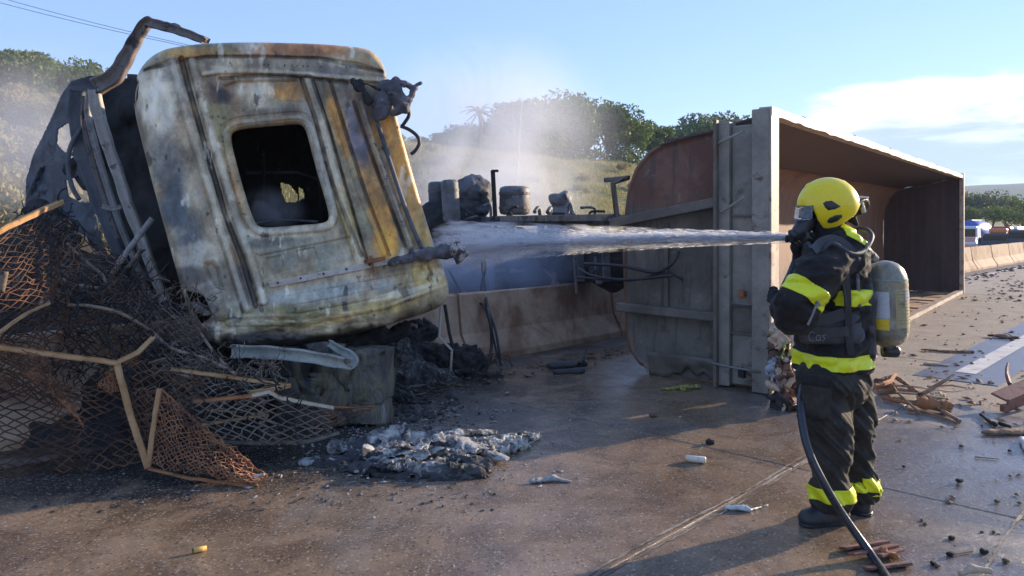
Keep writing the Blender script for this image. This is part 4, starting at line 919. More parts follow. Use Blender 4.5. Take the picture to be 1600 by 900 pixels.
rod('bent_bar', [P(168, 442, 6.3), P(190, 405, 6.3), (P(238, 341, 6.4))], .026, M['ashmetal'], cab, 6); rod('bent_bar', [P(162, 458, 6.2), P(195, 425, 6.25), P(222, 390, 6.3)], .02, M['wire'], cab, 6)
# outer crumpled shell of the left side
def sheetpoly(name, poly, Yf, holes, mat, n=90, amp=.06, ns=.02, seed=0, th_=.012, attrs=None, parent=None):
    poly = np.array(poly, float); x0, y0 = poly.min(0); x1, y1 = poly.max(0)
    gx, gy = np.meshgrid(np.linspace(x0, x1, n), np.linspace(y0, y1, n), indexing='ij')
    jx = gx+3*fbm(gx*.05, gy*.05, None, 3, seed+9); jy = gy+3*fbm(gx*.05, gy*.05, None, 3, seed+10)
    Y = Yf(gx, gy)+amp*fbm(gx*ns, gy*ns, None, 5, seed)*1.0
    V = np.stack([(jx-800)/F*Y, Y, CAMZ-(jy-HY)/F*Y], -1); keep = inpoly(jx, jy, poly)
    for h_ in holes: keep &= ~inpoly(jx, jy, h_)
    o = obj(name, V.reshape(-1, 3), gridfaces(n, n, (keep[:-1, :-1] & keep[1:, 1:])), mat, parent or cab); md = o.modifiers.new('s', 'SOLIDIFY'); md.thickness = th_; return o
sheetpoly('side_shell', [(168, 116), (140, 118), (112, 126), (98, 146), (84, 178), (70, 208), (52, 244), (42, 280), (40, 330), (96, 346), (104, 400), (150, 470), (260, 500), (215, 420), (180, 330), (150, 250), (140, 190), (150, 140)],
          lambda x, y: 7.35+.9*smooth01(-x, -150, -40)+.15*np.sin(x*.05), [[(92, 204), (108, 192), (118, 200), (118, 222), (112, 242), (100, 236), (90, 226)], [(104, 282), (124, 276), (136, 298), (140, 316), (122, 314), (108, 306)], [(118, 150), (134, 144), (136, 176), (124, 190), (112, 178)], [(150, 330), (168, 340), (186, 392), (176, 410), (158, 372)], [(103, 248), (116, 244), (120, 262), (108, 270)]], M['charblue'], 210, .10, .022, 3)
sheetpoly('inner_side_wall', [(140, 130), (225, 110), (270, 200), (300, 300), (330, 420), (350, 520), (190, 490), (160, 330), (140, 230)], lambda x, y: 7.9+0*x, [], M['char'], 70, .15, .03, 13)
sheetpoly('front_shell', [(42, 300), (60, 262), (84, 250), (100, 290), (110, 340), (120, 400), (60, 400), (40, 350)], lambda x, y: 8.0+0*x, [], M['charblue'], 60, .2, .04, 19)
lump('sill_remains', [(P(118, 250, 7.5), P(106, 262, 7.5), .05, .06), (P(116, 262, 7.5), P(134, 290, 7.5), .05, .04), (P(60, 330, 7.6), P(100, 360, 7.4), .12, .12)], M['char'], amp=.05, ns=9, seed=12, h=.02, parent=cab)
# under the cab
ribbon('bent_bumper', [P(362, 549, 5.9), P(420, 551, 5.8), P(480, 557, 5.75), P(530, 566, 5.75), P(550, 567, 5.8), P(548, 556, 5.85), P(530, 546, 5.95), P(515, 536, 6.05)], [.10, .10, .09, .09, .09, .07, .06, .05], .035, grunge('pale_burnt_bumper', (.22, .225, .19), (.38, .385, .33), (.06, .055, .05), s=5, s3=6, t3=(.55, .66), rough=.6), cab, 1)
m = MB()
lump('burnt_floor', [(P(340, 545, 6.4), P(560, 540, 6.9), .14, .12), (P(560, 535, 6.9), P(640, 512, 7.1), .12, .06), (P(350, 560, 6.9), P(440, 620, 7.1), .32, .35), (P(420, 590, 6.9), P(470, 620, 6.9), .25, .2), (P(500, 560, 7.2), P(560, 590, 7.2), .14, .12)], M['char'], amp=.09, ns=15, h=.018, seed=21, k=.06, parent=cab)
def stand_fn(nt, b, out):
    g = nt.nodes.new('ShaderNodeNewGeometry'); v = g.outputs['Position']; a = noise(nt, v, 5.5, 8, .7, .6, (1, 1, .35))
    col = ramp(nt, a, [(.30, (.02, .02, .02)), (.44, (.07, .064, .055)), (.54, (.14, .125, .10)), (.585, (.21, .175, .09)), (.62, (.09, .085, .075)), (.74, (.34, .32, .28))])
    nt.links.new(col, b.inputs['Base Color']); b.inputs['Roughness'].default_value = .8; bump(nt, b, a, .7, .03)
M['stand'] = material('mottled_burnt_tank', stand_fn)
k1, k2 = 40, 24; V = []
for i in range(k1):
    for j in range(k2):
        px = 484+97*i/(k1-1); z = .62*(1-j/(k2-1)); yy = 6.42+.18*math.sin(i*.5)*.1+.03*float(fbm(np.array(i*.2), np.array(j*.25), None, 3, 4))-.10*math.sin(math.pi*i/(k1-1))**.4-.025*abs(((i*.45) % 2)-1)+.018*float(fbm(np.array(i*.5), np.array(j*.15), None, 4, 9))
        V.append(((px-800)/F*6.5, yy, z))
o = obj('battery_box', V, gridfaces(k1, k2), M['stand'], cab); md = o.modifiers.new('s', 'SOLIDIFY'); md.thickness = .25; md.offset = -1
for px, w_ in ((486, .03), (529, .022), (556, .05), (580, .02)): pbar(cab, 'box_strap', P(px, 557, 6.25), (P(px+rnd.uniform(-4, 4), 600, 6.25)[0], 6.27, .02), w_, .015, M['ashmetal' if px != 556 else 'stand'])
rod('thin_rod', P6([(572, 548), (620, 530), (672, 508)], 6.9), .014, M['char'], cab)
rod('bent_pipe', [P(689, 478, 7.0), P(686, 526, 7.0), P(706, 547, 7.0), P(704, 580, 7.0)], .012, M['beige'], cab)
rod('loose_rod', [P(695, 476, 7.1), P(702, 520, 7.1), P(712, 560, 7.1)], .016, M['char'], cab)
rod('loose_rod', [P(580, 574, 6.7), P(640, 612, 6.7)], .012, M['char'], cab); rod('loose_rod', [P(585, 590, 6.7), P(612, 626, 6.6)], .010, M['ashmetal'], cab)
# burnt engine heap right of the stand
lump('burnt_heap', [(P(600, 560, 8.0), P(640, 590, 8.0), .30, .22), (P(640, 590, 7.9), P(700, 596, 7.9), .16, .12), (P(560, 610, 7.3), P(640, 622, 7.0), .09, .05)], grunge('grey_burnt_heap', (.03, .03, .03), (.11, .105, .10), (.33, .32, .3), s=9, s3=16, t3=(.57, .62), rough=.9, bs=40, bstr=.8, bd=.02), amp=.085, ns=17, h=.014, seed=31, k=.08, parent=cab)
lump('dark_tank', [(P(640, 560, 8.3), P(735, 566, 8.5), .20, .17), (P(600, 520, 8.4), P(660, 520, 8.6), .22, .16), (P(700, 585, 8.1), P(775, 588, 8.1), .05, .04)], M['char'], amp=.11, ns=14, h=.018, seed=33, k=.08, parent=cab)
# ------------------------------------------------------------------ crushed rusty mesh cages
cage = root('crushed_mesh_cage', P(200, 720, 5.6), 'crumpled heap of rusted expanded-mesh cages lying against the burnt cab', 'mesh cage')
def expanded(name, quad, nu, nv, mat, r_=.0045, bulge=.05, seed=0, tear=0.0, flat=.5, parent=None):
    fin = mat is M['orangemesh']; nv = int(nv*(1.35 if fin else .74)); nu = int(nu*(1.1 if fin else .62)); r_ *= .85 if fin else 1.2
    q = [np.array(p, float) for p in quad]; m = MB()
    nrm_ = np.cross(q[1]-q[0], q[3]-q[0]); nrm_ /= np.linalg.norm(nrm_)+1e-9
    U, Vv = np.meshgrid(np.arange(nu+1)/nu, np.arange(nv+1)/nv, indexing='ij')
    B = (q[0][None, None]*((1-U)*(1-Vv))[..., None]+q[1]*(U*(1-Vv))[..., None]+q[2]*(U*Vv)[..., None]+q[3]*((1-U)*Vv)[..., None])
    off = bulge*fbm(U*3+seed, Vv*3, None, 3, seed)+bulge*.6*np.sin(U*math.pi)*np.sin(Vv*math.pi)
    nrm_ = -nrm_ if nrm_[1] > 0 else nrm_
    B = B+nrm_*off[..., None]+.006*npr.normal(size=B.shape)
    nseg = []; 
    for j in range(nv):
        for i in range(nu):
            if rnd.random() < tear: continue
            a = B[i, j+((i+j) % 2)]; b = B[i+1, j+((i+1+j) % 2)]
            nseg.append((a, b))
    A = np.array([s[0] for s in nseg]); Bb = np.array([s[1] for s in nseg]); d = Bb-A; d /= np.linalg.norm(d, axis=1)[:, None]+1e-9
    s1 = np.cross(d, nrm_); s1 /= np.linalg.norm(s1, axis=1)[:, None]+1e-9
    off3 = [s1*r_*1.1, -s1*r_*.55+nrm_*r_*flat*2, -s1*r_*.55-nrm_*r_*flat*2]
    V = np.stack([A+o for o in off3]+[Bb+o for o in off3], 1).reshape(-1, 3); n = len(A); base = np.arange(n)[:, None]*6
    Fc = np.concatenate([base+np.array([k, (k+1) % 3, (k+1) % 3+3, k+3]) for k in range(3)])
    return obj(name, V, Fc, mat, parent or cage, False)
def Q4(*p): return [P(*t) for t in p]
def fbar(pts, w_=.03, t_=.012, mat=None, name='frame_bar', par=None):
    c = []; pv = [Vector(P(*p)) for p in pts]
    for a, b in zip(pv[:-1], pv[1:]):
        k = max(2, int((b-a).length/.05))
        for i in range(k): c.append(a.lerp(b, i/k)+Vector([rnd.gauss(0, .0011) for _ in range(3)])*(1 if i else 0))
    c.append(pv[-1]); m = MB(); V = []; k = len(c)
    for i, p in enumerate(c):
        t = (c[min(i+1, k-1)]-c[max(i-1, 0)]).normalized(); n_ = Vector((0, -1, .3)); s_ = t.cross(n_).normalized(); n_ = s_.cross(t); f = w_/2*rnd.uniform(.92, 1.04)
        for a, b in ((-1, 0), (1, 0), (1, 1), (.55, 1.15), (-.6, .45), (-1, .8)): V.append(p+s_*a*f+n_*b*t_)
    m.add(V, [(i*6+j, i*6+(j+1) % 6, (i+1)*6+(j+1) % 6, (i+1)*6+j) for i in range(k-1) for j in range(6)]+[tuple(range(6)), tuple((k-1)*6+j for j in reversed(range(6)))])
    return m.build(name, mat or M['rustbar'], par or cage)
M['greymesh'] = grunge('grey_burnt_mesh', (.15, .13, .10), (.28, .25, .20), (.10, .05, .03), s=4, s3=4, rough=.85)
M['orangemesh'] = grunge('orange_rusted_mesh', (.24, .10, .05), (.36, .17, .08), (.10, .05, .03), s=5, s3=4, rough=.85)
# upper left panel under the long bar
fbar([(-60, 392, 4.7), (0, 362, 4.9), (95, 318, 5.5)], .05, .03)
expanded('mesh_panel', Q4((-60, 398, 4.72), (95, 326, 5.5), (105, 500, 5.5), (-60, 560, 4.7)), 30, 46, M['rustmesh'], .004, .12, 1, .10)
expanded('mesh_panel', Q4((-40, 395, 4.9), (100, 335, 5.75), (140, 560, 5.7), (-40, 640, 5.2)), 26, 40, M['rustmesh'], .005, .16, 2, .08)
# open frame with two orange bars
fbar([(-30, 548, 4.5), (0, 520, 4.6), (40, 492, 4.9), (76, 476, 5.2)], .034, .016)
fbar([(-40, 536, 4.45), (0, 543, 4.5), (90, 555, 4.75), (183, 567, 5.0)], .036, .018); fbar([(183, 567, 5.0), (215, 552, 5.1), (240, 528, 5.25)], .034, .016)
expanded('mesh_panel', Q4((-30, 540, 4.5), (76, 486, 5.2), (100, 640, 5.2), (0, 600, 4.5)), 24, 30, M['rustmesh'], .004, .07, 3, .05)
expanded('mesh_panel', Q4((-20, 542, 4.48), (62, 552, 4.62), (132, 668, 4.72), (116, 640, 4.7)), 14, 26, M['orangemesh'], .004, .04, 4, .02)
# standing strip and front fin
fbar([(183, 567, 5.0), (205, 650, 4.9), (232, 731, 4.82)], .04, .016, M['beige'] if False else M['rustbar'])
fbar([(250, 607, 4.95), (240, 670, 4.88), (232, 731, 4.82)], .03, .014)
expanded('mesh_panel', Q4((252, 607, 4.96), (234, 728, 4.82), (402, 757, 4.72), (416, 742, 4.85)), 24, 30, M['orangemesh'], .0045, .05, 5, 0)
fbar([(232, 732, 4.81), (300, 748, 4.77), (360, 755, 4.74), (404, 762, 4.71)], .02, .012, M['rust']); fbar([(252, 607, 4.96), (300, 652, 4.92), (360, 708, 4.88), (418, 744, 4.84)], .012, .01, M['rust'])
lump('bent_corner', [(P(396, 746, 4.78), P(412, 742, 4.8), .016, .014), (P(398, 752, 4.76), P(404, 764, 4.71), .012, .008)], M['ashmetal'], cage, h=.006, amp=.008, ns=30)
expanded('mesh_panel', Q4((186, 600, 5.0), (250, 612, 5.05), (236, 720, 4.9), (215, 690, 4.9)), 12, 22, M['rustmesh'], .004, .04, 6)
expanded('mesh_panel', Q4((182, 568, 5.0), (190, 610, 4.98), (172, 616, 4.95), (152, 600, 4.98)), 10, 12, M['orangemesh'], .004, .02, 7)
# flattened baskets in the middle
fbar([(268, 577, 5.4), (350, 588, 5.35), (420, 598, 5.3), (454, 603, 5.3)], .03, .014); fbar([(454, 603, 5.3), (420, 610, 5.2), (390, 614, 5.15)], .03, .014, M['rustbar'])
fbar([(300, 628, 5.2), (360, 622, 5.15), (400, 618, 5.1)], .03, .016, M['rust']); fbar([(395, 618, 5.1), (420, 612, 5.1), (440, 622, 5.15), (520, 637, 5.4)], .028, .014, grunge('pale_mesh_bar', (.42, .36, .26), (.52, .46, .34), (.2, .12, .07), s=6, s3=6, rough=.8))
fbar([(310, 665, 5.1), (370, 655, 5.15), (418, 648, 5.25)], .022, .012); fbar([(330, 640, 5.25), (400, 646, 5.25), (420, 644, 5.25)], .018, .012)
fbar([(330, 690, 5.05), (400, 692, 5.1), (480, 690, 5.2), (530, 676, 5.3)], .03, .016, M['stand'] if 'stand' in M else M['rustbar'])
expanded('mesh_panel', Q4((270, 580, 5.45), (450, 600, 5.3), (400, 640, 5.2), (270, 640, 5.3)), 26, 14, M['greymesh'], .0042, .06, 8, .04)
expanded('mesh_panel', Q4((360, 588, 5.5), (440, 588, 5.5), (456, 604, 5.3), (365, 596, 5.35)), 16, 4, M['greymesh'], .004, .02, 18)
expanded('mesh_panel', Q4((300, 630, 5.2), (410, 618, 5.1), (440, 690, 5.12), (330, 690, 5.05)), 18, 16, M['greymesh'], .0042, .05, 9, .03)
expanded('mesh_panel', Q4((400, 618, 5.1), (520, 640, 5.4), (515, 690, 5.25), (410, 694, 5.1)), 14, 16, M['greymesh'], .0045, .06, 10, .02)
expanded('mesh_panel', Q4((495, 636, 5.5), (584, 637, 5.8), (540, 660, 5.55), (470, 686, 5.25)), 18, 12, M['rustmesh'], .0045, .03, 11, .02)
fbar([(480, 634, 5.5), (530, 636, 5.6), (584, 638, 5.8)], .014, .012, M['rust'])
expanded('mesh_panel', Q4((200, 560, 5.3), (330, 590, 5.4), (340, 700, 5.1), (240, 720, 5.05)), 22, 28, M['rustmesh'], .0045, .1, 12, .06)
# dark panels behind
for k_, (quad, a_, b2) in enumerate([(Q4((90, 470, 5.6), (235, 490, 5.9), (240, 600, 5.7), (90, 600, 5.4)), 26, 22), (Q4((-60, 590, 4.9), (110, 600, 5.2), (130, 745, 5.0), (-60, 745, 4.85)), 22, 34),
                                     (Q4((80, 600, 5.3), (210, 590, 5.4), (230, 730, 5.0), (90, 745, 4.95)), 20, 32), (Q4((90, 350, 6.2), (230, 420, 6.4), (250, 560, 6.2), (80, 540, 5.9)), 24, 30), (Q4((200, 440, 6.0), (300, 500, 6.0), (350, 600, 5.8), (200, 580, 5.7)), 24, 24)]):
    expanded('mesh_panel', quad, a_, b2, M['rustmesh'] if k_ != 4 else M['greymesh'], .0045, .14, 20+k_, .08)
# wire tangle
def tangle(name, boxes, mat, seed, parent=cage, rr=(.003, .007)):
    r2 = random.Random(seed); m = MB()
    for (x0, y0, x1, y1, Y, n, Lp) in boxes:
        for _ in range(n):
            p = Vector(P(r2.uniform(x0, x1), r2.uniform(y0, y1), Y+r2.uniform(-.15, .15))); pts = [p]; d = Vector([r2.gauss(0, 1) for _ in range(3)]).normalized()
            for _k in range(4):
                d = (d+Vector([r2.gauss(0, .6) for _ in range(3)])).normalized(); p = p+d*Lp*r2.uniform(.5, 1.2); p.z = max(p.z, .02); pts.append(p)
            m.tube(crv(pts, 3), r2.uniform(*rr), 4, False)
    return m.build(name, mat, parent, False, kind='stuff')
tangle('tangled_wire', [(0, 360, 110, 470, 5.8, 130, .05), (80, 400, 240, 520, 6.0, 200, .055), (210, 450, 330, 590, 5.85, 330, .045), (250, 560, 440, 600, 5.5, 240, .045), (230, 600, 330, 690, 5.2, 90, .04)], M['wire'], 5, rr=(.0015, .0038))
tangle('tangled_wire', [(20, 330, 120, 420, 6.6, 80, .07), (300, 600, 470, 690, 5.25, 100, .05), (90, 430, 260, 640, 5.6, 160, .07)], M['char'], 6, rr=(.003, .007))
for pts, r_, mt in (([(90, 455, 5.5), (100, 475, 5.5), (140, 478, 5.5), (190, 490, 5.5), (232, 515, 5.6)], .013, 'ashmetal'), ([(85, 415, 5.8), (105, 440, 5.8), (150, 450, 5.8), (165, 448, 5.8)], .014, 'ashmetal'),
                    ([(105, 380, 6.0), (130, 405, 6.0), (160, 430, 6.0), (165, 446, 6.0)], .013, 'ashmetal'), ([(75, 470, 5.3), (60, 480, 5.2), (75, 455, 5.3)], .015, 'beige'), ([(200, 470, 5.9), (215, 445, 5.9), (245, 435, 5.9), (265, 440, 5.9)], .010, 'ashmetal'),
                    ([(208, 488, 5.9), (240, 465, 5.9), (268, 450, 5.9)], .011, 'ashmetal'), ([(240, 520, 5.5), (270, 545, 5.4), (320, 560, 5.4), (370, 585, 5.3)], .012, 'beige'), ([(232, 568, 5.4), (260, 560, 5.4), (240, 575, 5.4), (300, 590, 5.3)], .010, 'ashmetal'),
                    ([(0, 440, 4.8), (8, 425, 4.8), (2, 455, 4.8)], .02, 'beige'), ([(150, 490, 5.4), (165, 520, 5.4), (200, 600, 5.3), (215, 640, 5.2)], .011, 'char'), ([(300, 500, 6.0), (330, 545, 5.7), (360, 580, 5.5)], .012, 'wire')):
    rod('bent_wire', crv([P(*p) for p in pts], 5), r_, M['wire' if mt in ('ashmetal', 'beige') else mt], cage, 7)
# charred cargo the cages lie on, widened at left as added dark backing
lump('charred_cargo', [(P(-80, 545, 6.7), P(250, 560, 6.8), .52, .45), (P(-80, 640, 6.2), P(200, 650, 6.3), .50, .42), (P(-80, 450, 6.8), P(150, 460, 6.9), .40, .38), (P(-60, 700, 5.75), P(180, 705, 5.8), .27, .24), (P(-60, 450, 6.95), P(60, 420, 7.15), .45, .4), (P(-60, 620, 6.45), P(120, 620, 6.45), .5, .5), (P(120, 560, 6.65), P(260, 600, 6.65), .45, .42), (P(60, 380, 7.35), P(140, 440, 7.25), .25, .3), (P(220, 640, 6.35), P(400, 620, 6.65), .30, .28),
                       (P(200, 520, 6.95), P(300, 560, 6.95), .35, .3), (P(-100, 700, 5.95), P(160, 700, 6.05), .28, .26), (P(-250, 600, 6.35), P(-60, 600, 6.45), .6, .5)], M['char'], cage, h=.035, k=.12, amp=.10, ns=5, seed=41)

# ------------------------------------------------------------------ firefighter
YF = 4.2
def FP(px, py, dy=0.0): return ((px-800)/F*(YF+dy), YF+dy, CAMZ-(py-HY)/F*(YF+dy))
U1 = YF/F
man = root('person', (FP(1305, 810)[0], YF, 0), 'firefighter in dark bunker gear and yellow helmet aiming a water jet to the left', 'person')
def cloth(c1, c2, name, bs=420):
    def fn(nt, b, out):
        g = nt.nodes.new('ShaderNodeNewGeometry'); v = g.outputs['Position']; a = noise(nt, v, 7, 7, .7); wv = noise(nt, v, bs, 2, .5); f = noise(nt, v, 30, 6, .7)
        col = mixc(nt, sstep(nt, a, .35, .68), c1, c2); col = mixc(nt, mathn(nt, 'MULTIPLY', sstep(nt, f, .56, .72), .35), col, (.10, .085, .07))
        nt.links.new(col, b.inputs['Base Color']); b.inputs['Roughness'].default_value = .82; b.inputs['Sheen Weight'].default_value = .04; b.inputs['Specular IOR Level'].default_value = .3
        bump(nt, b, mathn(nt, 'ADD', mathn(nt, 'MULTIPLY', wv, .4), f), .35, .004)
    return material(name, fn)
M['coat'] = cloth((.013, .011, .011), (.026, .022, .020), 'black_aramid_cloth'); M['pants'] = cloth((.021, .018, .015), (.050, .043, .034), 'dusty_black_trousers')
M['hood'] = cloth((.012, .012, .014), (.02, .02, .022), 'black_hood')
def hivis(name, col):
    def fn(nt, b, out):
        g = nt.nodes.new('ShaderNodeNewGeometry'); f = noise(nt, g.outputs['Position'], 25, 6, .7); c = mixc(nt, mathn(nt, 'MULTIPLY', sstep(nt, f, .52, .7), .35), col, (.35, .36, .05))
        nt.links.new(c, b.inputs['Base Color']); b.inputs['Roughness'].default_value = .38; bump(nt, b, f, .3, .004)
    return material(name, fn)
M['hivis'] = hivis('fluorescent_yellow_tape', (.80, .82, .015)); M['helm'] = grunge('yellow_helmet_paint', (.86, .62, .012), (.92, .70, .02), (.60, .42, .03), s=5, s3=9, t3=(.62, .72), rough=.30, rvar=.08, bs=8, bstr=.03)
M['skintone'] = grunge('skin', (.32, .18, .12), (.36, .21, .15), rough=.5, s=8)
M['blackplastic'] = grunge('black_plastic', (.014, .014, .016), (.03, .03, .032), rough=.38, s=9, bs=80, bstr=.08)
# body (one continuous figure; mostly under its clothes)
body = [(FP(1292, 325), FP(1292, 340), .085, .080, (1, .85, 1.15)), (FP(1300, 350), FP(1303, 385), .055, .062), (FP(1303, 395), FP(1303, 480), .10, .11, (1, 1.5, 1)), (FP(1303, 480), FP(1302, 565), .11, .12, (1, 1.3, 1)),
        (FP(1292, 402, -.17), FP(1240, 476, -.25), .055, .045), (FP(1240, 476, -.25), FP(1216, 470, .10), .042, .032), (FP(1298, 400, .17), FP(1262, 432, .28), .055, .045), (FP(1262, 432, .28), FP(1254, 395, .22), .04, .03),
        (FP(1296, 580, -.09), FP(1293, 685, -.10), .085, .058), (FP(1293, 685, -.10), FP(1300, 785, -.06), .055, .038), (FP(1318, 580, .09), FP(1340, 680, .10), .085, .058), (FP(1340, 680, .10), FP(1347, 775, .08), .055, .038),
        (FP(1299, 793, -.06), FP(1258, 803, -.07), .036, .03), (FP(1347, 785, .08), FP(1330, 795, .10), .036, .03)]
V, Fq = blob(body, .012, .035); obj('body', V, Fq, M['skintone'], man)
def clothes(name, caps, mat, h, k, folds, cuts, seed=0):
    def cut(X, f):
        f = f-folds(X)
        for (p, n) in cuts: f = np.maximum(f, (X-np.array(p))@np.array(n))
        return f
    V, Fq = blob(caps, h, k, 0, 1, seed, cut=cut); return V, Fq
def jf(X):
    z = X[..., 2]; s_ = fbm(X[..., 0]*7+z*3, X[..., 1]*7, z*9, 3, 71); r_ = 1-2*np.abs(fbm(X[..., 0]*5+z*6, X[..., 1]*6, z*11-X[..., 0]*5, 3, 73)); return .013*s_+.024*np.clip(r_, -.5, 1)
jcaps = [(FP(1304, 400), FP(1303, 470), .145, .155, (1, 1.45, 1)), (FP(1303, 470), FP(1300, 560), .155, .165, (1, 1.22, 1)), (FP(1306, 378), FP(1304, 396), .085, .115, (1, 1.35, 1)), (FP(1300, 560), FP(1300, 572), .178, .185, (1, 1.15, 1)),
         (FP(1296, 408, -.20), FP(1276, 432, -.25), .098, .100), (FP(1276, 432, -.25), FP(1247, 476, -.27), .098, .088), (FP(1247, 476, -.27), FP(1242, 490, -.22), .088, .092), (FP(1242, 490, -.22), FP(1224, 476, .04), .092, .058),
         (FP(1300, 405, .19), FP(1262, 432, .30), .092, .082), (FP(1262, 432, .30), FP(1256, 402, .24), .075, .05)]
JV, JF = clothes('jacket', jcaps, M['coat'], .009, .035, jf, [(FP(1300, 577), (0.05, 0, -1))])
obj('jacket', JV, JF, M['coat'], man)
def tf(X):
    z = X[..., 2]; kn = np.exp(-((z-.50)/.16)**2)+1.1*np.exp(-((z-.16)/.10)**2)+.8*np.exp(-((z-.78)/.12)**2)+.45
    r_ = 1-2*np.abs(fbm(X[..., 0]*5+z*4+X[..., 1]*3, X[..., 1]*6, z*9+X[..., 0]*9, 4, 83)*1.6); return .019*np.clip(r_, -.5, 1)*kn+.006*fbm(X[..., 0]*12, X[..., 1]*12, z*12, 3, 85)
tcaps = [(FP(1304, 560), FP(1304, 590), .155, .165, (1, 1.2, 1)), (FP(1286, 600, -.10), FP(1290, 650, -.11), .138, .127), (FP(1290, 650, -.11), FP(1294, 710, -.11), .122, .100), (FP(1294, 710, -.11), FP(1298, 775, -.07), .099, .090), (FP(1298, 775, -.07), FP(1299, 786, -.06), .087, .082),
         (FP(1319, 600, .10), FP(1329, 650, .11), .130, .115), (FP(1329, 650, .11), FP(1338, 710, .11), .108, .086), (FP(1338, 710, .11), FP(1344, 765, .09), .085, .077), (FP(1344, 765, .09), FP(1345, 778, .09), .075, .072)]
TV, TF = clothes('trousers', tcaps, M['pants'], .009, .030, tf, [((0, 0, .075), (0, 0, -1))])
obj('trousers', TV, TF, M['pants'], man)
def band(name, V, Fq, p, n, wdt, mat, off=.006, sel=None, parent=None, wv=0):
    me = bpy.data.meshes.new('t'); me.from_pydata([tuple(v) for v in V], [], Fq.tolist()); me.update()
    bm = bmesh.new(); bm.from_mesh(me); bm.normal_update(); n = Vector(n).normalized(); p = Vector(p)
    for s_ in (-1, 1):
        g_ = bm.verts[:]+bm.edges[:]+bm.faces[:]; bmesh.ops.bisect_plane(bm, geom=g_, plane_co=p+n*s_*wdt/2, plane_no=n*s_, clear_outer=True)
    if sel: bmesh.ops.delete(bm, geom=[v for v in bm.verts if not sel(v.co)], context='VERTS')
    bm.normal_update(); vs = {v: v.co+v.normal*off for v in bm.verts}
    for v, c in vs.items(): v.co = c
    bm.verts.index_update(); Vn = [tuple(v.co) for v in bm.verts]; Fn = [[v.index for v in f.verts] for f in bm.faces]; bm.free(); bpy.data.meshes.remove(me)
    if not Fn: return None
    o = obj(name, Vn, Fn, mat, parent or man); md = o.modifiers.new('s', 'SOLIDIFY'); md.thickness = .005; md.offset = -1; return o
band('waist_band', JV, JF, FP(1300, 558), (-.02, 0, 1), .074, M['hivis'], .007)
el = Vector(FP(1243, 480, -.28)); sh = Vector(FP(1276, 432, -.25)); ad = (el-sh).normalized()
band('sleeve_band', JV, JF, (np.array(FP(1249, 452, -.27))), ad, .085, M['hivis'], .006, lambda c: c.x < FP(1284, 0, -.25)[0] and c.y < YF-.08)
band('chest_band', JV, JF, FP(1310, 460), (0.02, 0, 1), .082, M['hivis'], .006, lambda c: c.x > FP(1278, 0)[0] and c.z > FP(0, 478)[2] and c.y > YF-.30)
band('collar_band', JV, JF, FP(1330, 374), (.55, 0, .9), .06, M['hivis'], .006, lambda c: c.x > FP(1302, 0)[0])
band('ankle_band', TV, TF, FP(1298, 766, -.07), (0, 0, 1), .076, M['hivis'], .006, lambda c: c.y < YF+.015)
band('ankle_band', TV, TF, FP(1350, 758, .09), (0, 0, 1), .074, M['hivis'], .006, lambda c: c.y > YF+.015)
# cargo pocket with flap
def panel(name, pts, th, mat, par=man):
    k = len(pts)//2; m = MB(); V = [Vector(p) for p in pts]; n_ = (V[1]-V[0]).cross(V[2]-V[0]).normalized(); n_ = -n_ if n_.y > 0 else n_
    m.add([v for v in V]+[v+n_*th for v in V], [tuple(range(len(V))), tuple(len(V)+i for i in reversed(range(len(V))))]+[(i, (i+1) % len(V), len(V)+(i+1) % len(V), len(V)+i) for i in range(len(V))]); return m.build(name, mat, par, bevel=.004)
V, Fq = blob([(FP(1266, 605, -.232), FP(1268, 640, -.225), .05, .048, (1, .28, 1)), (FP(1284, 605, -.235), FP(1286, 640, -.235), .05, .048, (1, .28, 1))], .006, .02, .003, 20, 3); obj('cargo_pocket', V, Fq, M['pants'], man)
V, Fq = blob([(FP(1256, 590, -.232), FP(1296, 594, -.248), .020, .020, (1, .6, 1)), (FP(1256, 598, -.236), FP(1297, 603, -.25), .014, .012, (1, .6, 1))], .005, .02, .002, 20, 3); obj('pocket_flap', V, Fq, M['coat'], man)
# boots
def boot(ax, ay, tx, ty, az=.13):
    a = Vector((ax, ay, 0)); t = Vector((tx, ty, 0)); d = (t-a).normalized(); L = (t-a).length
    A = lambda s_, z, o=0: tuple(a+d*s_+Vector((-d.y, d.x, 0))*o+Vector((0, 0, z)))
    caps = [(A(0, .20), A(.0, .10), .062, .060), (A(-.015, .065), A(.10, .060), .055, .050), (A(.10, .055), A(L-.055, .046), .048, .045, (1, 1, .95)), (A(-.02, .03), A(L-.06, .03), .045, .043, (1, 1, .7))]
    V, Fq = blob(caps, .006, .03, .003, 18, 2, cut=lambda X, f: np.maximum(f, .004-X[..., 2])); o = obj('boot', V, Fq, M['rubber'], man)
    caps = [(A(-.03, .012), A(L-.055, .012), .048, .047)]; V, Fq = blob(caps, .006, .01, 0, 1, 2, cut=lambda X, f: np.maximum(np.maximum(f, .001-X[..., 2]), X[..., 2]-.022)); obj('boot_sole', V, Fq, M['blackplastic'], o)
bx = FP(1301, 0)[0]; boot(bx, YF-.05, FP(1237, 0)[0], YF-.10); boot(FP(1352, 0)[0], YF+.09, FP(1320, 0)[0], YF+.17)
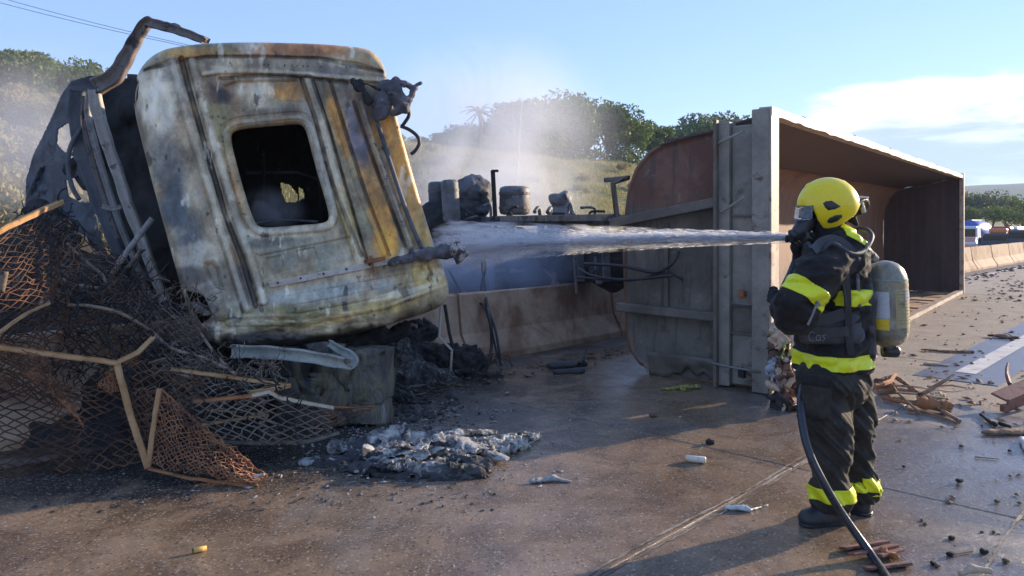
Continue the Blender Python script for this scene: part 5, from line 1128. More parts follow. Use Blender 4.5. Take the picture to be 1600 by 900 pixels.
# hood, mask, helmet
def hf(X): return .005*fbm(X[..., 0]*14, X[..., 1]*14, X[..., 2]*20, 3, 91)
V, Fq = clothes('hood', [(FP(1294, 322), FP(1294, 345), .095, .088, (1, .9, 1.1)), (FP(1292, 350), FP(1304, 380), .075, .105, (1, 1.2, 1))], M['hood'], .008, .03, hf, [])
obj('hood', V, Fq, M['hood'], man)
V, Fq = blob([(FP(1262, 346, -.0), FP(1250, 362), .052, .042), (FP(1250, 362), FP(1245, 368), .042, .030), (FP(1262, 372, -.02), FP(1278, 382, -.02), .028, .02)], .005, .02, .002, 30, 3); mk_ = obj('breathing_mask', V, Fq, M['blackplastic'], man)
m = MB(); c = np.array(FP(1244, 366, -.005)); m.tube([c+np.array([.0, 0, 0]), c+np.array([-.012, 0, -.004]), c+np.array([-.03, 0, -.01]), c+np.array([-.034, 0, -.011])], [.030, .034, .034, .024], 18); m.build('mask_filter', M['blackplastic'], mk_, True)
hc = np.array(FP(1294, 322))
def helmsdf(X):
    q = (X-hc)/np.array([.168, .140, .160]); d = (np.sqrt((q**2).sum(-1))-1)*.14
    # lower edge line: descends to the cheek at front
    x = (X[..., 0]-hc[0])/U1; z = -(X[..., 2]-hc[2])/U1     # px units, z down
    low = np.interp(x.ravel(), [-60, -50, -44, -34, -26, -16, -4, 6, 18, 30, 40, 50], [-2, 1, 0, 4, 22, 34, 36, 30, 22, 14, 0, -6]).reshape(x.shape)
    d = np.maximum(d, (z-low)*U1*.8)
    inner = (np.sqrt(((X-hc)/np.array([.156, .128, .149])**1).__pow__(2).sum(-1))-1)*.13
    return np.maximum(d, -inner)
X, lo = gridpts(hc-np.array([.2, .17, .19]), hc+np.array([.2, .17, .19]), .004); f = helmsdf(X)
# crest along the top and brow rim
f = smin(f, np.maximum(capsdf(X, FP(1262, 290), FP(1318, 286), .012, .012)*1.0, -1e3)+.004, .02)
V, Fq = surfnets(f, lo, .004); hel = obj('helmet', V, Fq, M['helm'], man)
def hsurf(px, py, off=.0):   # point on the near side of the helmet
    x = (px-800)/F*YF-hc[0]; z = CAMZ-(py-HY)/F*YF-hc[2]; s_ = max(1-(x/.168)**2-(z/.160)**2, 0.02); return Vector((x+hc[0], hc[1]-.140*math.sqrt(s_)-off, z+hc[2]))
def hpatch(name, poly, mat, off=.004, thick=.006):
    cx = sum(p[0] for p in poly)/len(poly); cy = sum(p[1] for p in poly)/len(poly); m = MB(); n = len(poly); V = []
    for s_ in (1.0, .66, .33):
        for p in poly: V.append(hsurf(cx+(p[0]-cx)*s_, cy+(p[1]-cy)*s_, off if s_ == 1 else off+thick))
    V.append(hsurf(cx, cy, off+thick)); Fc = [(a*n+i, a*n+(i+1) % n, (a+1)*n+(i+1) % n, (a+1)*n+i) for a in (0, 1) for i in range(n)]+[(2*n+i, 2*n+(i+1) % n, 3*n) for i in range(n)]
    m.add(V, Fc); return m.build(name, mat, hel, True)
hpatch('helmet_knob', [(1269, 318), (1274, 314), (1284, 313), (1291, 318), (1300, 324), (1290, 329), (1278, 331), (1273, 326)], M['blackplastic'], -.006, .012)
hpatch('helmet_vent', [(1277, 346), (1280, 340), (1290, 335), (1302, 334), (1303, 339), (1296, 346), (1286, 350), (1279, 350)], M['blackplastic'], -.006, .012)
m = MB(); m.tube([hsurf(1277, 287, -.002), hsurf(1277, 300, -.002), hsurf(1281, 312, -.002)], .0012, 5); m.build('helmet_seam', M['rubber'], hel)
m = MB()
for py in np.linspace(287, 322, 7): pass
# rear rim band of helmet
rp = [Vector(FP(1318+8*math.sin(a), 300-26*math.cos(a), -.11*math.sin(max(a, .05)))) for a in np.linspace(0, 2.2, 10)]
def visor_fn(nt, b, out):
    b.inputs['Base Color'].default_value = (.75, .82, .9, 1); b.inputs['Roughness'].default_value = .12; b.inputs['Transmission Weight'].default_value = .92; b.inputs['IOR'].default_value = 1.3
M['visor'] = material('clear_visor', visor_fn)
V = []; k = 16
for i in range(k):
    a = -.78+1.56*i/(k-1)
    for j in range(7):
        t = j/6; rx = .176+.010*t; V.append((hc[0]-rx*math.cos(a), hc[1]+.150*math.sin(a)*(1+.03*t), hc[2]-.004-.075*t+.02*(1-math.cos(a))))
o = obj('visor', V, gridfaces(k, 7), M['visor'], hel); md = o.modifiers.new('s', 'SOLIDIFY'); md.thickness = .003
# torch / goggle strap at the back of the helmet
m = MB(); m.tube(crv([FP(1322, 325, -.10), FP(1338, 318, -.08), FP(1352, 312, -.03), FP(1356, 320, .02), FP(1350, 332, .03)]), .009, 8); m.build('goggle_strap', M['blackplastic'], man, True)
m = MB(); m.bar(FP(1342, 308, -.04), FP(1354, 309, -.02), .03, .012); m.bar(FP(1344, 312, -.045), FP(1350, 332, -.03), .022, .014); m.build('goggles', grunge('dull_silver_goggles', (.5, .48, .42), (.62, .6, .55), (.1, .1, .1), s=20, s3=20, t3=(.55, .6), rough=.35), man, bevel=.003)
V, Fq = blob([(FP(1325, 322, -.02), FP(1342, 330, .0), .035, .022), (FP(1330, 340, 0), FP(1338, 350, 0), .03, .012)], .006, .02, .004, 25, 5); obj('neck_cover', V, Fq, M['hood'], man)
# gloves: palm, four fingers, thumb, each curled round the hose
def glove(wr, palm, dirn, side, curl, s_=1.0):
    wr, palm, dirn, side, curl = map(lambda t: Vector(t), (wr, palm, dirn, side, curl)); dirn.normalize(); side.normalize(); curl.normalize(); caps = [(wr, palm, .036, .040), (palm-side*.018, palm+side*.018, .032, .032)]
    for i, L in enumerate((.85, 1.0, .95, .75)):
        b0 = palm+side*(-.036+.024*i)+dirn*.022; b1 = b0+(dirn*.75+curl*.35).normalized()*.036*L; b2 = b1+(curl*.95+dirn*.1).normalized()*.028*L; b3 = b2+(curl*.5-dirn*.85).normalized()*.022*L
        caps += [(b0, b1, .0130, .0120), (b1, b2, .0120, .0115), (b2, b3, .0115, .0095)]
    t0 = palm-side*.034-dirn*.01; t1 = t0-side*.022+curl*.018+dirn*.010; t2 = t1+curl*.022+dirn*.022+side*.008; caps += [(t0, t1, .016, .014), (t1, t2, .014, .011)]
    V, Fq = blob(caps, .0042, .008, .0012, 40, 7); return obj('glove', V, Fq, M['blackplastic'] if False else M['hood'], man)
glove(FP(1222, 474, .08), FP(1212, 465, .17), (-.5, .75, .25), (0.1, -.25, 1), (.8, .55, 0.1))
glove(FP(1250, 400, .22), FP(1246, 386, .20), (-.3, .1, .9), (0, 1, 0), (-.9, 0, .2))

# ------------------------------------------------------------------ breathing apparatus (worn)
ba = root('breathing_apparatus', FP(1375, 560), 'worn grey air cylinder with stained labels on the firefighter\'s back', 'air cylinder')
def cyl_fn(nt, b, out):
    tcn = nt.nodes.new('ShaderNodeTexCoord'); v = tcn.outputs['Object']; s = nt.nodes.new('ShaderNodeSeparateXYZ'); nt.links.new(v, s.inputs[0])
    a = noise(nt, v, 9, 8, .7, .5); f = noise(nt, v, 40, 6, .75)
    col = mixc(nt, sstep(nt, a, .35, .65), (.17, .155, .11), (.30, .27, .20)); col = mixc(nt, mathn(nt, 'MULTIPLY', sstep(nt, f, .5, .68), .6), col, (.09, .075, .05)); col = mixc(nt, mathn(nt, 'MULTIPLY', sstep(nt, a, .56, .66), .5), col, (.42, .38, .31))
    nt.links.new(col, b.inputs['Base Color']); nt.links.new(mathn(nt, 'MULTIPLY_ADD', f, .3, .25), b.inputs['Roughness']); b.inputs['Metallic'].default_value = .25; bump(nt, b, f, .2, .004)
M['cyl'] = material('worn_composite_cylinder', cyl_fn)
ct = np.array(FP(1382, 407, -.03)); cb = np.array(FP(1387, 542, -.03)); r0 = .112; dz = cb-ct; Lc = np.linalg.norm(dz); dz /= Lc
prof_c = [(0, .01), (.006, .04), (.02, .068), (.045, .092), (.08, .107), (.11, r0), (.30, r0+.001), (.385, r0-.001), (.415, .104), (.44, .088), (.462, .062), (.472, .038), (.50, .03)]
m = MB(); m.tube([ct+dz*t for t, _ in prof_c], [r for _, r in prof_c], 40); m.build('cylinder', M['cyl'], ba, True)
def cpt(a, t, r_): return ct+dz*t+np.array([math.cos(a), math.sin(a), 0])*r_
def clabel(name, a0, a1, t0, t1, mat, off=.0015):
    k = 14; V = [cpt(a0+(a1-a0)*i/(k-1), t, r0+off) for i in range(k) for t in np.linspace(t0, t1, 8)]; return obj(name, V, gridfaces(k, 8), mat, ba)
lb = lambda n, c, c3: grunge(n, c, tuple(min(1, x*1.15) for x in c), c3, s=12, s3=14, t3=(.54, .62), rough=.5, bs=60, bstr=.1)
D2 = R
clabel('paper_label', D2(186), D2(252), .165, .31, lb('dirty_white_label', (.46, .46, .46), (.2, .18, .15))); clabel('yellow_label', D2(190), D2(250), .312, .372, lb('yellow_label', (.72, .46, .02), (.3, .2, .05)), .002)
clabel('printed_label', D2(268), D2(335), .15, .36, lb('faded_gold_label', (.36, .29, .14), (.16, .13, .09))); clabel('blue_label', D2(298), D2(330), .165, .215, lb('faded_grey_blue_label', (.36, .38, .40), (.2, .18, .15)), .003)
clabel('wrap_stripe', 0, 6.283, .098, .106, lb('green_grey_stripe', (.22, .28, .22), (.1, .1, .08)), .002); clabel('printed_label', D2(262), D2(338), .118, .142, lb('brown_print', (.30, .21, .11), (.13, .1, .08)), .002)
m = MB()
for j in range(11):
    for a in np.arange(D2(270), D2(330), .05):
        if rnd.random() < .62: p_, q_ = cpt(a, .16+j*.0175, r0+.0035), cpt(a+.035, .16+j*.0175, r0+.0035); m.bar(p_, q_, .003, .0008)
m.build('label_print', M['rubber'], ba)
c = cb+dz*.012; m = MB(); m.tube([c+np.array([-.03, 0, -.01]), c+np.array([.045, -.01, -.012]), c+np.array([.055, -.01, -.012])], [.034, .034, .026], 14); m.tube([c+np.array([0, 0, .02]), c+np.array([0, 0, -.04])], .028, 12); m.build('valve', M['blackplastic'], ba, True)
m = MB(); m.tube([c+np.array([.05, -.012, -.012]), c+np.array([.062, -.014, -.012])], [.022, .018], 12); m.build('valve_cap', M['galv'], ba, True)
V, Fq = blob([(FP(1338, 385, -.05), FP(1345, 470, -.05), .045, .055, (1, 2.2, 1)), (FP(1345, 470, -.05), FP(1350, 548, -.05), .055, .05, (1, 2.2, 1)), (FP(1352, 545, -.1), FP(1360, 556, -.1), .03, .025)], .009, .04, .008, 14, 8)
obj('back_plate', V, Fq, M['blackplastic'], ba)
def strap(pts, w_, name='strap', mat=None, th_=.006):
    c = crv([Vector(FP(*p)) for p in pts], 6); m = MB(); V = []
    for i, p in enumerate(c):
        t = (c[min(i+1, len(c)-1)]-c[max(i-1, 0)]).normalized(); s_ = t.cross(Vector((0, -1, 0))).normalized(); n_ = s_.cross(t)
        for a, b in ((-1, 0), (-1, 1), (1, 1), (1, 0)): V.append(p+s_*a*w_/2+n_*b*th_*(-1))
    m.add(V, [(i*4+j, i*4+(j+1) % 4, (i+1)*4+(j+1) % 4, (i+1)*4+j) for i in range(len(c)-1) for j in range(4)]); return m.build(name, mat or M['blackplastic'], ba, False)
M['webbing'] = grunge('dark_webbing', (.035, .037, .042), (.06, .062, .07), rough=.6, s=9, bs=200, bstr=.2)
strap([(1272, 392, -.31), (1285, 378, -.27), (1305, 374, -.25), (1325, 386, -.26), (1338, 405, -.25)], .045, mat=M['webbing'], th_=.012); strap([(1318, 395, -.265), (1322, 430, -.275), (1325, 470, -.27), (1326, 520, -.25), (1330, 555, -.24)], .036)
strap([(1340, 400, -.22), (1338, 450, -.22), (1336, 500, -.22), (1342, 550, -.2)], .05); strap([(1262, 512, -.26), (1290, 520, -.25), (1320, 518, -.26), (1345, 520, -.2)], .05, 'hip_belt')
strap([(1258, 498, -.25), (1285, 500, -.26), (1320, 490, -.26)], .06, 'hip_belt')
rod('air_hose', crv([Vector(FP(*p)) for p in ((1262, 380, -.08), (1280, 395, -.24), (1300, 380, -.28), (1330, 396, -.26), (1350, 392, -.2), (1362, 372, -.12), (1356, 360, -.05), (1340, 358, 0))]), .013, M['webbing'], ba)
rod('air_hose', crv([Vector(FP(*p)) for p in ((1362, 372, -.12), (1352, 392, -.2), (1342, 410, -.22), (1340, 440, -.24), (1343, 480, -.24))]), .010, M['ashtank'], ba)
rod('pressure_hose', crv([Vector(FP(*p)) for p in ((1320, 400, -.29), (1312, 430, -.30), (1318, 450, -.29), (1322, 480, -.29))]), .006, M['blackplastic'], ba)
V, Fq = blob([(FP(1350, 388, -.08), FP(1366, 404, -.06), .030, .024), (FP(1345, 400, -.1), FP(1352, 425, -.1), .018, .012)], .006, .02, .008, 30, 8); obj('padding', V, Fq, grunge('frayed_pale_padding', (.30, .27, .23), (.42, .38, .33), (.06, .06, .06), s=20, s3=22, t3=(.52, .58), rough=.8), ba)
m = MB(); m.bar(FP(1276, 475, -.37), FP(1262, 508, -.36), .022, .012); m.bar(FP(1276, 470, -.365), FP(1279, 478, -.365), .03, .016); m.build('silver_clip', M['galv'], ba, bevel=.003)
V, Fq = blob([(FP(1262, 522, -.20), FP(1335, 524, -.20), .055, .055, (1, .6, .9)), (FP(1285, 500, -.20), FP(1330, 500, -.20), .05, .05, (1, .6, 1))], .008, .04, .006, 14, 8); obj('hip_pad', V, Fq, M['webbing'], ba)
# small pale lettering strokes on the belt pad and on the shoulder strap
def strokes(name, pls, dy, r_=.0013):
    m = MB()
    for pl in pls: m.tube(crv([Vector(FP(x, y, dy)) for x, y in pl], 4), r_, 5)
    return m.build(name, grunge('pale_lettering', (.20, .21, .22), (.28, .28, .28), rough=.5, s=9), ba)
strokes('belt_lettering', [[(1273, 520), (1267, 519), (1264, 525), (1266, 532), (1273, 533)], [(1281, 524), (1276, 525), (1276, 532), (1281, 531)], [(1281, 524), (1282, 533)], [(1290, 523), (1285, 525), (1289, 529), (1285, 533)]], -.292)
strokes('strap_lettering', [[(1316, 398), (1313, 401), (1314, 405), (1318, 405), (1319, 400), (1316, 398)], [(1326, 397), (1322, 399), (1326, 402), (1322, 405)], [(1321, 408), (1320, 414)]], -.288)

# ------------------------------------------------------------------ hose, nozzle, water
hp = [Vector(P(1252, 386, 4.46)), Vector(P(1236, 425, 4.46)), Vector(P(1222, 468, 4.42)), Vector(P(1250, 525, 4.42)), Vector(P(1258, 580, 4.16)), Vector(P(1251, 635, 3.97)), Vector(P(1262, 700, 3.86)), Vector(P(1290, 760, 3.80)), Vector(G(1330, 822, .03)), Vector(G(1362, 868, .026)), Vector(G(1392, 915, .026)), Vector(G(1430, 1010, .026))]
hp[8] = Vector(P(1322, 812, 3.78)); hp[8].z = max(hp[8].z, .14)
hose = root('fire_hose', hp[9], 'black wet fire hose hanging from the firefighter\'s hands and running to the bottom edge', 'hose')
q = MB(); q.tube(crv(hp, 10), .0205, 14); q.build('hose_line', M['hose'], hose, True)
noz = root('fire_nozzle', hp[0], 'dark hose nozzle held up behind the breathing mask, source of the jet', 'nozzle')
q = MB(); a = Vector(P(1252, 376, 4.42)); b2 = Vector(P(1238, 371, 4.46)); dd_ = (b2-a).normalized(); q.tube([a-dd_*.05, a, a+dd_*.03, b2, b2+dd_*.004], [.022, .026, .03, .034, .026], 16); q.build('nozzle_barrel', M['blackplastic'], noz, True)
q = MB(); q.tube([hp[0], a-dd_*.03], .018, 10); q.build('nozzle_grip', M['blackplastic'], noz, True)
# water jet: core, streaks, droplets
J0 = np.array(P(1238, 371, 4.46)); J1 = np.array(P(700, 372, 7.6)); JD = J1-J0; JL = np.linalg.norm(JD); JD /= JL
js = np.cross(JD, [0, 0, 1]); js /= np.linalg.norm(js)
def jetpt(t, a, r_, sag=True): return J0+JD*t*JL+js*math.cos(a)*r_+np.array([0, 0, 1])*(math.sin(a)*r_)
def water_fn(nt, b, out):
    b.inputs['Base Color'].default_value = (.93, .95, .98, 1); b.inputs['Roughness'].default_value = .3
    tl = nt.nodes.new('ShaderNodeBsdfTranslucent'); tl.inputs[0].default_value = (.96, .97, .99, 1)
    m1 = nt.nodes.new('ShaderNodeMixShader'); m1.inputs[0].default_value = .72; nt.links.new(b.outputs[0], m1.inputs[1]); nt.links.new(tl.outputs[0], m1.inputs[2]); nt.links.new(m1.outputs[0], out.inputs[0])
M['water'] = material('aerated_water', water_fn)
jet = root('water_jet', J0, 'white jet of water shooting from the nozzle across to the burnt cab', 'water jet')
nS = 22000
t = npr.beta(.95, 1.2, nS)**1.0; nr_ = 90; rp_ = npr.randint(0, nr_, nS); ra_ = npr.uniform(0, 6.283, nr_); rg_ = np.abs(npr.normal(size=nr_)); fr_ = npr.rand(nS) < .3; ang = np.where(fr_, npr.uniform(0, 6.283, nS), ra_[rp_]+npr.normal(0, .10, nS)+.35*np.sin(t*9+rp_)); cone = .026+.140*t**1.05; g_ = np.where(fr_, np.abs(npr.normal(size=nS))*1.25, np.abs(rg_[rp_]*(1+.25*np.sin(t*14+rp_*2.3))+npr.normal(0, .06, nS))); rr = cone*np.clip(g_*.56, 0, 1.6)
Ls = (.04+.10*npr.rand(nS))*(1-.55*t); wd = (.0009+.0026*npr.rand(nS)**2)*(1+.8*t)
sag = -(.10*t**2); cpos = J0+JD*(t*JL)[:, None]+js*(np.cos(ang)*rr)[:, None]+np.array([0, 0, 1])*((np.sin(ang)*rr*.72+sag))[:, None]
dirs = JD+js*(np.cos(ang)*.05*g_)[:, None]+np.array([0, 0, 1])*(np.sin(ang)*.04*g_-.03*t)[:, None]
aa = npr.uniform(0, 6.28, nS); pr = js*np.cos(aa)[:, None]+np.array([0, 0, 1])*np.sin(aa)[:, None]; pr2 = np.cross(JD, pr)
h_ = dirs*Ls[:, None]/2; V = np.stack([cpos-h_, cpos+pr*wd[:, None], cpos+pr2*wd[:, None], cpos-(pr+pr2)*wd[:, None]*.6, cpos+h_], 1).reshape(-1, 3)
base = np.arange(nS)[:, None]*5; Fc = np.concatenate([base+np.array(k) for k in ((0, 1, 2), (0, 2, 3), (0, 3, 1), (4, 2, 1), (4, 3, 2), (4, 1, 3))])
obj('water_streaks', V, Fc, M['water'], jet, False, kind='stuff')
q = MB(); ks = 40; q.tube([jetpt(k_/ks*.5, 0, 0)+np.array([0, 0, .004*math.sin(k_*2.1)-.10*(k_/ks*.5)**2]) for k_ in range(ks+1)], [.012+.030*k_/ks*(1+.25*math.sin(k_*1.3)) for k_ in range(ks+1)], 12); q.build('water_core', M['water'], jet, True)
def vol(name, dens, col, fn=None, aniso=.2):
    m = bpy.data.materials.new(name); m.use_nodes = True; nt = m.node_tree; nt.nodes.clear(); out = nt.nodes.new('ShaderNodeOutputMaterial'); pv = nt.nodes.new('ShaderNodeVolumePrincipled')
    pv.inputs['Color'].default_value = (*col, 1); pv.inputs['Density'].default_value = dens; pv.inputs['Anisotropy'].default_value = aniso
    if fn: nt.links.new(fn(nt), pv.inputs['Density'])
    nt.links.new(pv.outputs[0], out.inputs['Volume']); return m
# fine mist around the jet
k = 24; ns_ = 20; V = []
for i in range(k):
    t_ = i/(k-1)
    for j in range(ns_): V.append(jetpt(t_, 6.283*j/ns_, (.024+.20*t_**1.05)*(1+.10*math.sin(j*2.1+i)))+np.array([0, 0, -.05*t_**2]))
Fc = [[i*ns_+j, (i+1)*ns_+j, (i+1)*ns_+(j+1) % ns_, i*ns_+(j+1) % ns_] for i in range(k-1) for j in range(ns_)]+[list(range(ns_)), [(k-1)*ns_+j for j in reversed(range(ns_))]]
def mistf(nt):
    g = nt.nodes.new('ShaderNodeNewGeometry'); a = noise(nt, g.outputs['Position'], 6, 4, .7, .5, (.8, .8, 3.0)); return mathn(nt, 'MULTIPLY', sstep(nt, a, .36, .66), 5.0)
wm = obj('water_mist', V, Fc, vol('mist', 1.2, (.985, .99, 1.0), mistf, 0.6), jet, kind='stuff')
bm = bmesh.new(); bm.from_mesh(wm.data); bmesh.ops.recalc_face_normals(bm, faces=bm.faces[:])
if bm.calc_volume(signed=True) < 0: bmesh.ops.reverse_faces(bm, faces=bm.faces[:])
bm.to_mesh(wm.data); bm.free()
# ------------------------------------------------------------------ debris
def ground_lump(name, px, py, w_, d_, h_, mat, label, cat, seed, amp=.3, parent=None, n=46, col=None):
    """crumpled low heap as a thick height field on the road"""
    c = np.array(G(px, py)); k = n; U, Vv = np.meshgrid(np.linspace(-1, 1, k), np.linspace(-1, 1, k), indexing='ij')
    rad = np.hypot(U, Vv)+.25*fbm(U*2+seed, Vv*2, None, 3, seed); env = np.clip(1-rad**2.5, 0, 1)**.6
    z = h_*env*(.55+amp*fbm(U*3.1+seed, Vv*3.1, None, 4, seed+1)+amp*(1-2*np.abs(fbm(U*2.2, Vv*2.2+seed, None, 4, seed+2))))
    x = c[0]+U*w_/2; y = c[1]+Vv*d_/2+d_/2*.6; z = np.maximum(z, -.004)
    keep = env > .02
    o = obj(name, np.stack([x, y, z], -1).reshape(-1, 3), gridfaces(k, k, keep[:-1, :-1]), mat, parent, label=label, cat=cat); return o
M['ash'] = grunge('white_and_black_ash', (.34, .32, .28), (.66, .63, .56), (.09, .09, .095), s=14, s3=8, t3=(.40, .60), rough=.95, bs=40, bstr=.9, bd=.02)
M['darkash'] = grunge('dark_ash', (.03, .03, .032), (.08, .08, .08), (.42, .41, .38), s=8, s3=11, t3=(.58, .64), rough=.95, bs=40, bstr=.9, bd=.02)
M['fibre'] = grunge('grey_burnt_fibre', (.26, .255, .25), (.44, .43, .41), (.04, .04, .045), s=7, s3=5, t3=(.50, .58), rough=.9, bs=60, bstr=.8, bd=.015)
heap = root('ash_heap', G(660, 735), 'heap of white ash and charred sheets on the wet road before the burnt cab', 'ash heap')
def bl(name, caps, mat, par=heap, **kw): 
    V, Fq = blob(caps, kw.pop('h', .008), kw.pop('k', .03), kw.pop('amp', .025), kw.pop('ns', 13), kw.pop('seed', 1), ridged=kw.pop('ridged', True), nsc=kw.pop('nsc', (1, 1, 1))); V[:, 2] = np.maximum(V[:, 2], .001); return obj(name, V, Fq, mat, par, **kw)
def PG(px, py, z): Y = (CAMZ-z)*F/(py-HY); return ((px-800)/F*Y, Y, z)
bl('ash_mound', [(PG(600, 712, .03), PG(700, 712, .04), .11, .10, (1, 1, .45)), (PG(640, 685, .03), PG(720, 690, .04), .10, .09, (1, 1, .5)), (PG(600, 730, .02), PG(690, 735, .03), .06, .05), (PG(585, 690, .04), PG(620, 680, .05), .08, .08)], M['ash'], amp=.028, ns=20, seed=3, h=.006, ridged=False)
bl('charred_sheet', [(PG(690, 715, .05), PG(750, 725, .045), .06, .05, (1.2, 1, .7)), (PG(700, 735, .03), PG(748, 738, .03), .04, .03)], M['darkash'], amp=.02, ns=14, seed=5)
bl('ash_slab', [(PG(705, 685, .12), PG(790, 716, .03), .030, .018, (1, 1.5, .5)), (PG(720, 690, .08), PG(780, 718, .02), .05, .02, (1, 1, .6))], M['fibre'], amp=.010, ns=18, seed=7)
bl('ash_slab', [(PG(715, 676, .09), PG(772, 676, .07), .045, .025, (1, 1.4, .5))], M['fibre'], amp=.010, ns=18, seed=8)
bl('ash_crust', [(PG(760, 696, .03), PG(835, 680, .03), .05, .022, (1, 1.4, .7)), (PG(790, 706, .012), PG(820, 696, .02), .03, .02)], M['ash'], amp=.03, ns=22, seed=9, h=.007)
bl('ash_knob', [(PG(633, 668, .16), PG(634, 678, .12), .028, .03)], M['fibre'], amp=.012, ns=25, seed=2, h=.006)
bl('ash_clod', [(PG(525, 700, .03), PG(545, 694, .04), .045, .035)], M['ash'], amp=.025, ns=20, seed=12, h=.007); bl('ash_clod', [(PG(480, 722, .015), PG(505, 716, .02), .04, .025, (1.2, 1, .6))], M['fibre'], amp=.012, ns=20, seed=13, h=.007)
bl('dark_residue', [(PG(510, 722, .0), PG(600, 742, .0), .06, .06, (1.5, 1, .5)), (PG(560, 700, .0), PG(590, 720, .0), .08, .06, (1.2, 1, .6)), (PG(640, 748, 0), PG(740, 745, 0), .035, .03, (1.5, 1, .5))], M['darkash'], amp=.03, ns=14, seed=15, h=.01)
def crumple0(c, sz, mat, par, seed, name='ash_flake'):
    k = 9 if sz < .07 else 26; r3 = np.random.RandomState(seed); u, v = np.meshgrid(np.linspace(-1, 1, k), np.linspace(-1, 1, k), indexing='ij')
    p = np.stack([u*sz*1.4, v*sz, (.35 if sz < .07 else .50)*sz*fbm(u*(1.9 if sz < .07 else 3.2)+seed, v*(1.9 if sz < .07 else 3.2), None, 4, seed)+(sz*.1 if sz < .07 else .02)], -1)+r3.normal(0, min(sz*.05, .0035), (k, k, 3)); a = r3.uniform(-.35, .35, 2)*(1 if sz < .07 else .35); Rm = np.array(Matrix.Rotation(a[0], 3, 'X') @ Matrix.Rotation(a[1], 3, 'Y') @ Matrix.Rotation(r3.uniform(0, 6.28), 3, 'Z'))
    p = p.reshape(-1, 3) @ Rm.T+np.array(c); p[:, 2] = np.maximum(p[:, 2], .002); kp = (np.hypot(u, v)+.35*fbm(u*2+seed, v*2, None, 3, seed+7) < .95); o = obj(name, p, gridfaces(k, k, kp[:-1, :-1] if sz >= .07 else None), mat, par, False); md = o.modifiers.new('s', 'SOLIDIFY'); md.thickness = .004; return o
r5 = random.Random(21)
for i, (px, py, sz, mt) in enumerate([(600, 712, .15, 'fibre'), (650, 700, .20, 'ash'), (700, 716, .19, 'fibre'), (742, 706, .15, 'ash'), (680, 690, .18, 'ash'), (620, 728, .13, 'darkash'), (775, 700, .10, 'fibre'), (560, 716, .11, 'darkash'), (720, 728, .12, 'darkash'), (640, 722, .14, 'ash'), (805, 692, .09, 'ash'), (540, 702, .08, 'ash')]):
    crumple0(PG(px, py, .035 if 590 < px < 750 else .012), sz, M[mt], heap, 300+i, 'ash_sheet')
for i in range(70):
    t = r5.random(); px = 560+270*t+r5.gauss(0, 8); py = 722-35*t+r5.uniform(-22, 14)*(1-.5*t); top = .17*max(0, 1-abs(px-670)/110)*max(0, 1-abs(py-700)/38)
    crumple0(PG(px, py, .012+top*r5.uniform(.6, 1.05)), r5.uniform(.018, .055), r5.choice([M['ash'], M['ash'], M['fibre'], M['darkash']]), heap, i+5)
# loose ash bits: uncountable
def scatter(name, n, fn, sz, mat, label, cat, seed):
    r2 = random.Random(seed); m = MB()
    for _ in range(n):
        x, y = fn(r2); s_ = sz*(r2.random()**2.2*1.6+.25); a = r2.uniform(0, 6.28); e = r2.uniform(.5, 1.6); c = Vector((x, y, s_*.22))
        ax = Vector((math.cos(a), math.sin(a), r2.uniform(-.2, .2)))*s_*e; ay = Vector((-math.sin(a), math.cos(a), r2.uniform(-.2, .2)))*s_*.6; az_ = Vector((r2.uniform(-.3, .3), r2.uniform(-.3, .3), 1))*s_*.35
        V = [c+ax*r2.uniform(.6, 1.2), c-ax*r2.uniform(.6, 1.2), c+ay*r2.uniform(.6, 1.2), c-ay*r2.uniform(.6, 1.2), c+az_, c-az_*.6]
        m.add(V, [(0, 2, 4), (2, 1, 4), (1, 3, 4), (3, 0, 4), (2, 0, 5), (1, 2, 5), (3, 1, 5), (0, 3, 5)])
    return m.build(name, mat, None, False, label=label, cat=cat, kind='stuff')
def pxbox(x0, y0, x1, y1): return lambda r2: G(r2.uniform(x0, x1), y0+(y1-y0)*r2.random()**.8)[:2]
scatter('ash_flakes', 1700, lambda r2: G(r2.gauss(640, 95), 708+r2.gauss(0, 26))[:2] if r2.random() < .7 else G(r2.gauss(560, 150), 640+abs(r2.gauss(0, 70)))[:2], .013, M['fibre'], 'pale ash flakes sprinkled round the ash heap', 'ash', 1)
scatter('charred_crumbs', 900, lambda r2: G(r2.uniform(0, 780), r2.uniform(585, 800))[:2], .014, M['darkash'], 'black charred crumbs covering the road before the wreck', 'crumbs', 2)
scatter('charred_crumbs', 300, lambda r2: G(r2.gauss(650, 45), r2.gauss(640, 18))[:2], .03, M['darkash'], 'coarse black crumbs between the cab and the barrier', 'crumbs', 8)
scatter('wood_chips', 260, lambda r2: G(r2.uniform(1380, 1640), 455+210*r2.random()**1.3)[:2], .035, M['wood'], 'brown splinters strewn over the dry road on the right', 'wood chips', 3)
scatter('dark_clods', 130, lambda r2: G(r2.uniform(1390, 1640), 480+380*r2.random()**1.5)[:2], .018, M['dirt'], 'small dark clods scattered over the road on the right', 'clods', 4)
scatter('pale_grit', 500, lambda r2: G(r2.uniform(700, 1600), r2.uniform(600, 900))[:2], .005, M['palewood'], 'pale grit on the wet road', 'grit', 5)
scatter('barrier_dirt', 420, lambda r2: (lambda u, n: RD(u, n)[:2])(r2.uniform(17, 45), -5.9+abs(r2.gauss(0, .35))), .07, M['dirt'], 'line of dirt and splinters along the foot of the barrier at right', 'dirt', 6)
scatter('barrier_dirt', 500, lambda r2: (lambda u, n: RD(u, n)[:2])(r2.uniform(3, 11), -5.9+abs(r2.gauss(0, .2))), .035, M['dirt'], 'dirt along the foot of the barrier behind the wreck', 'dirt', 7)
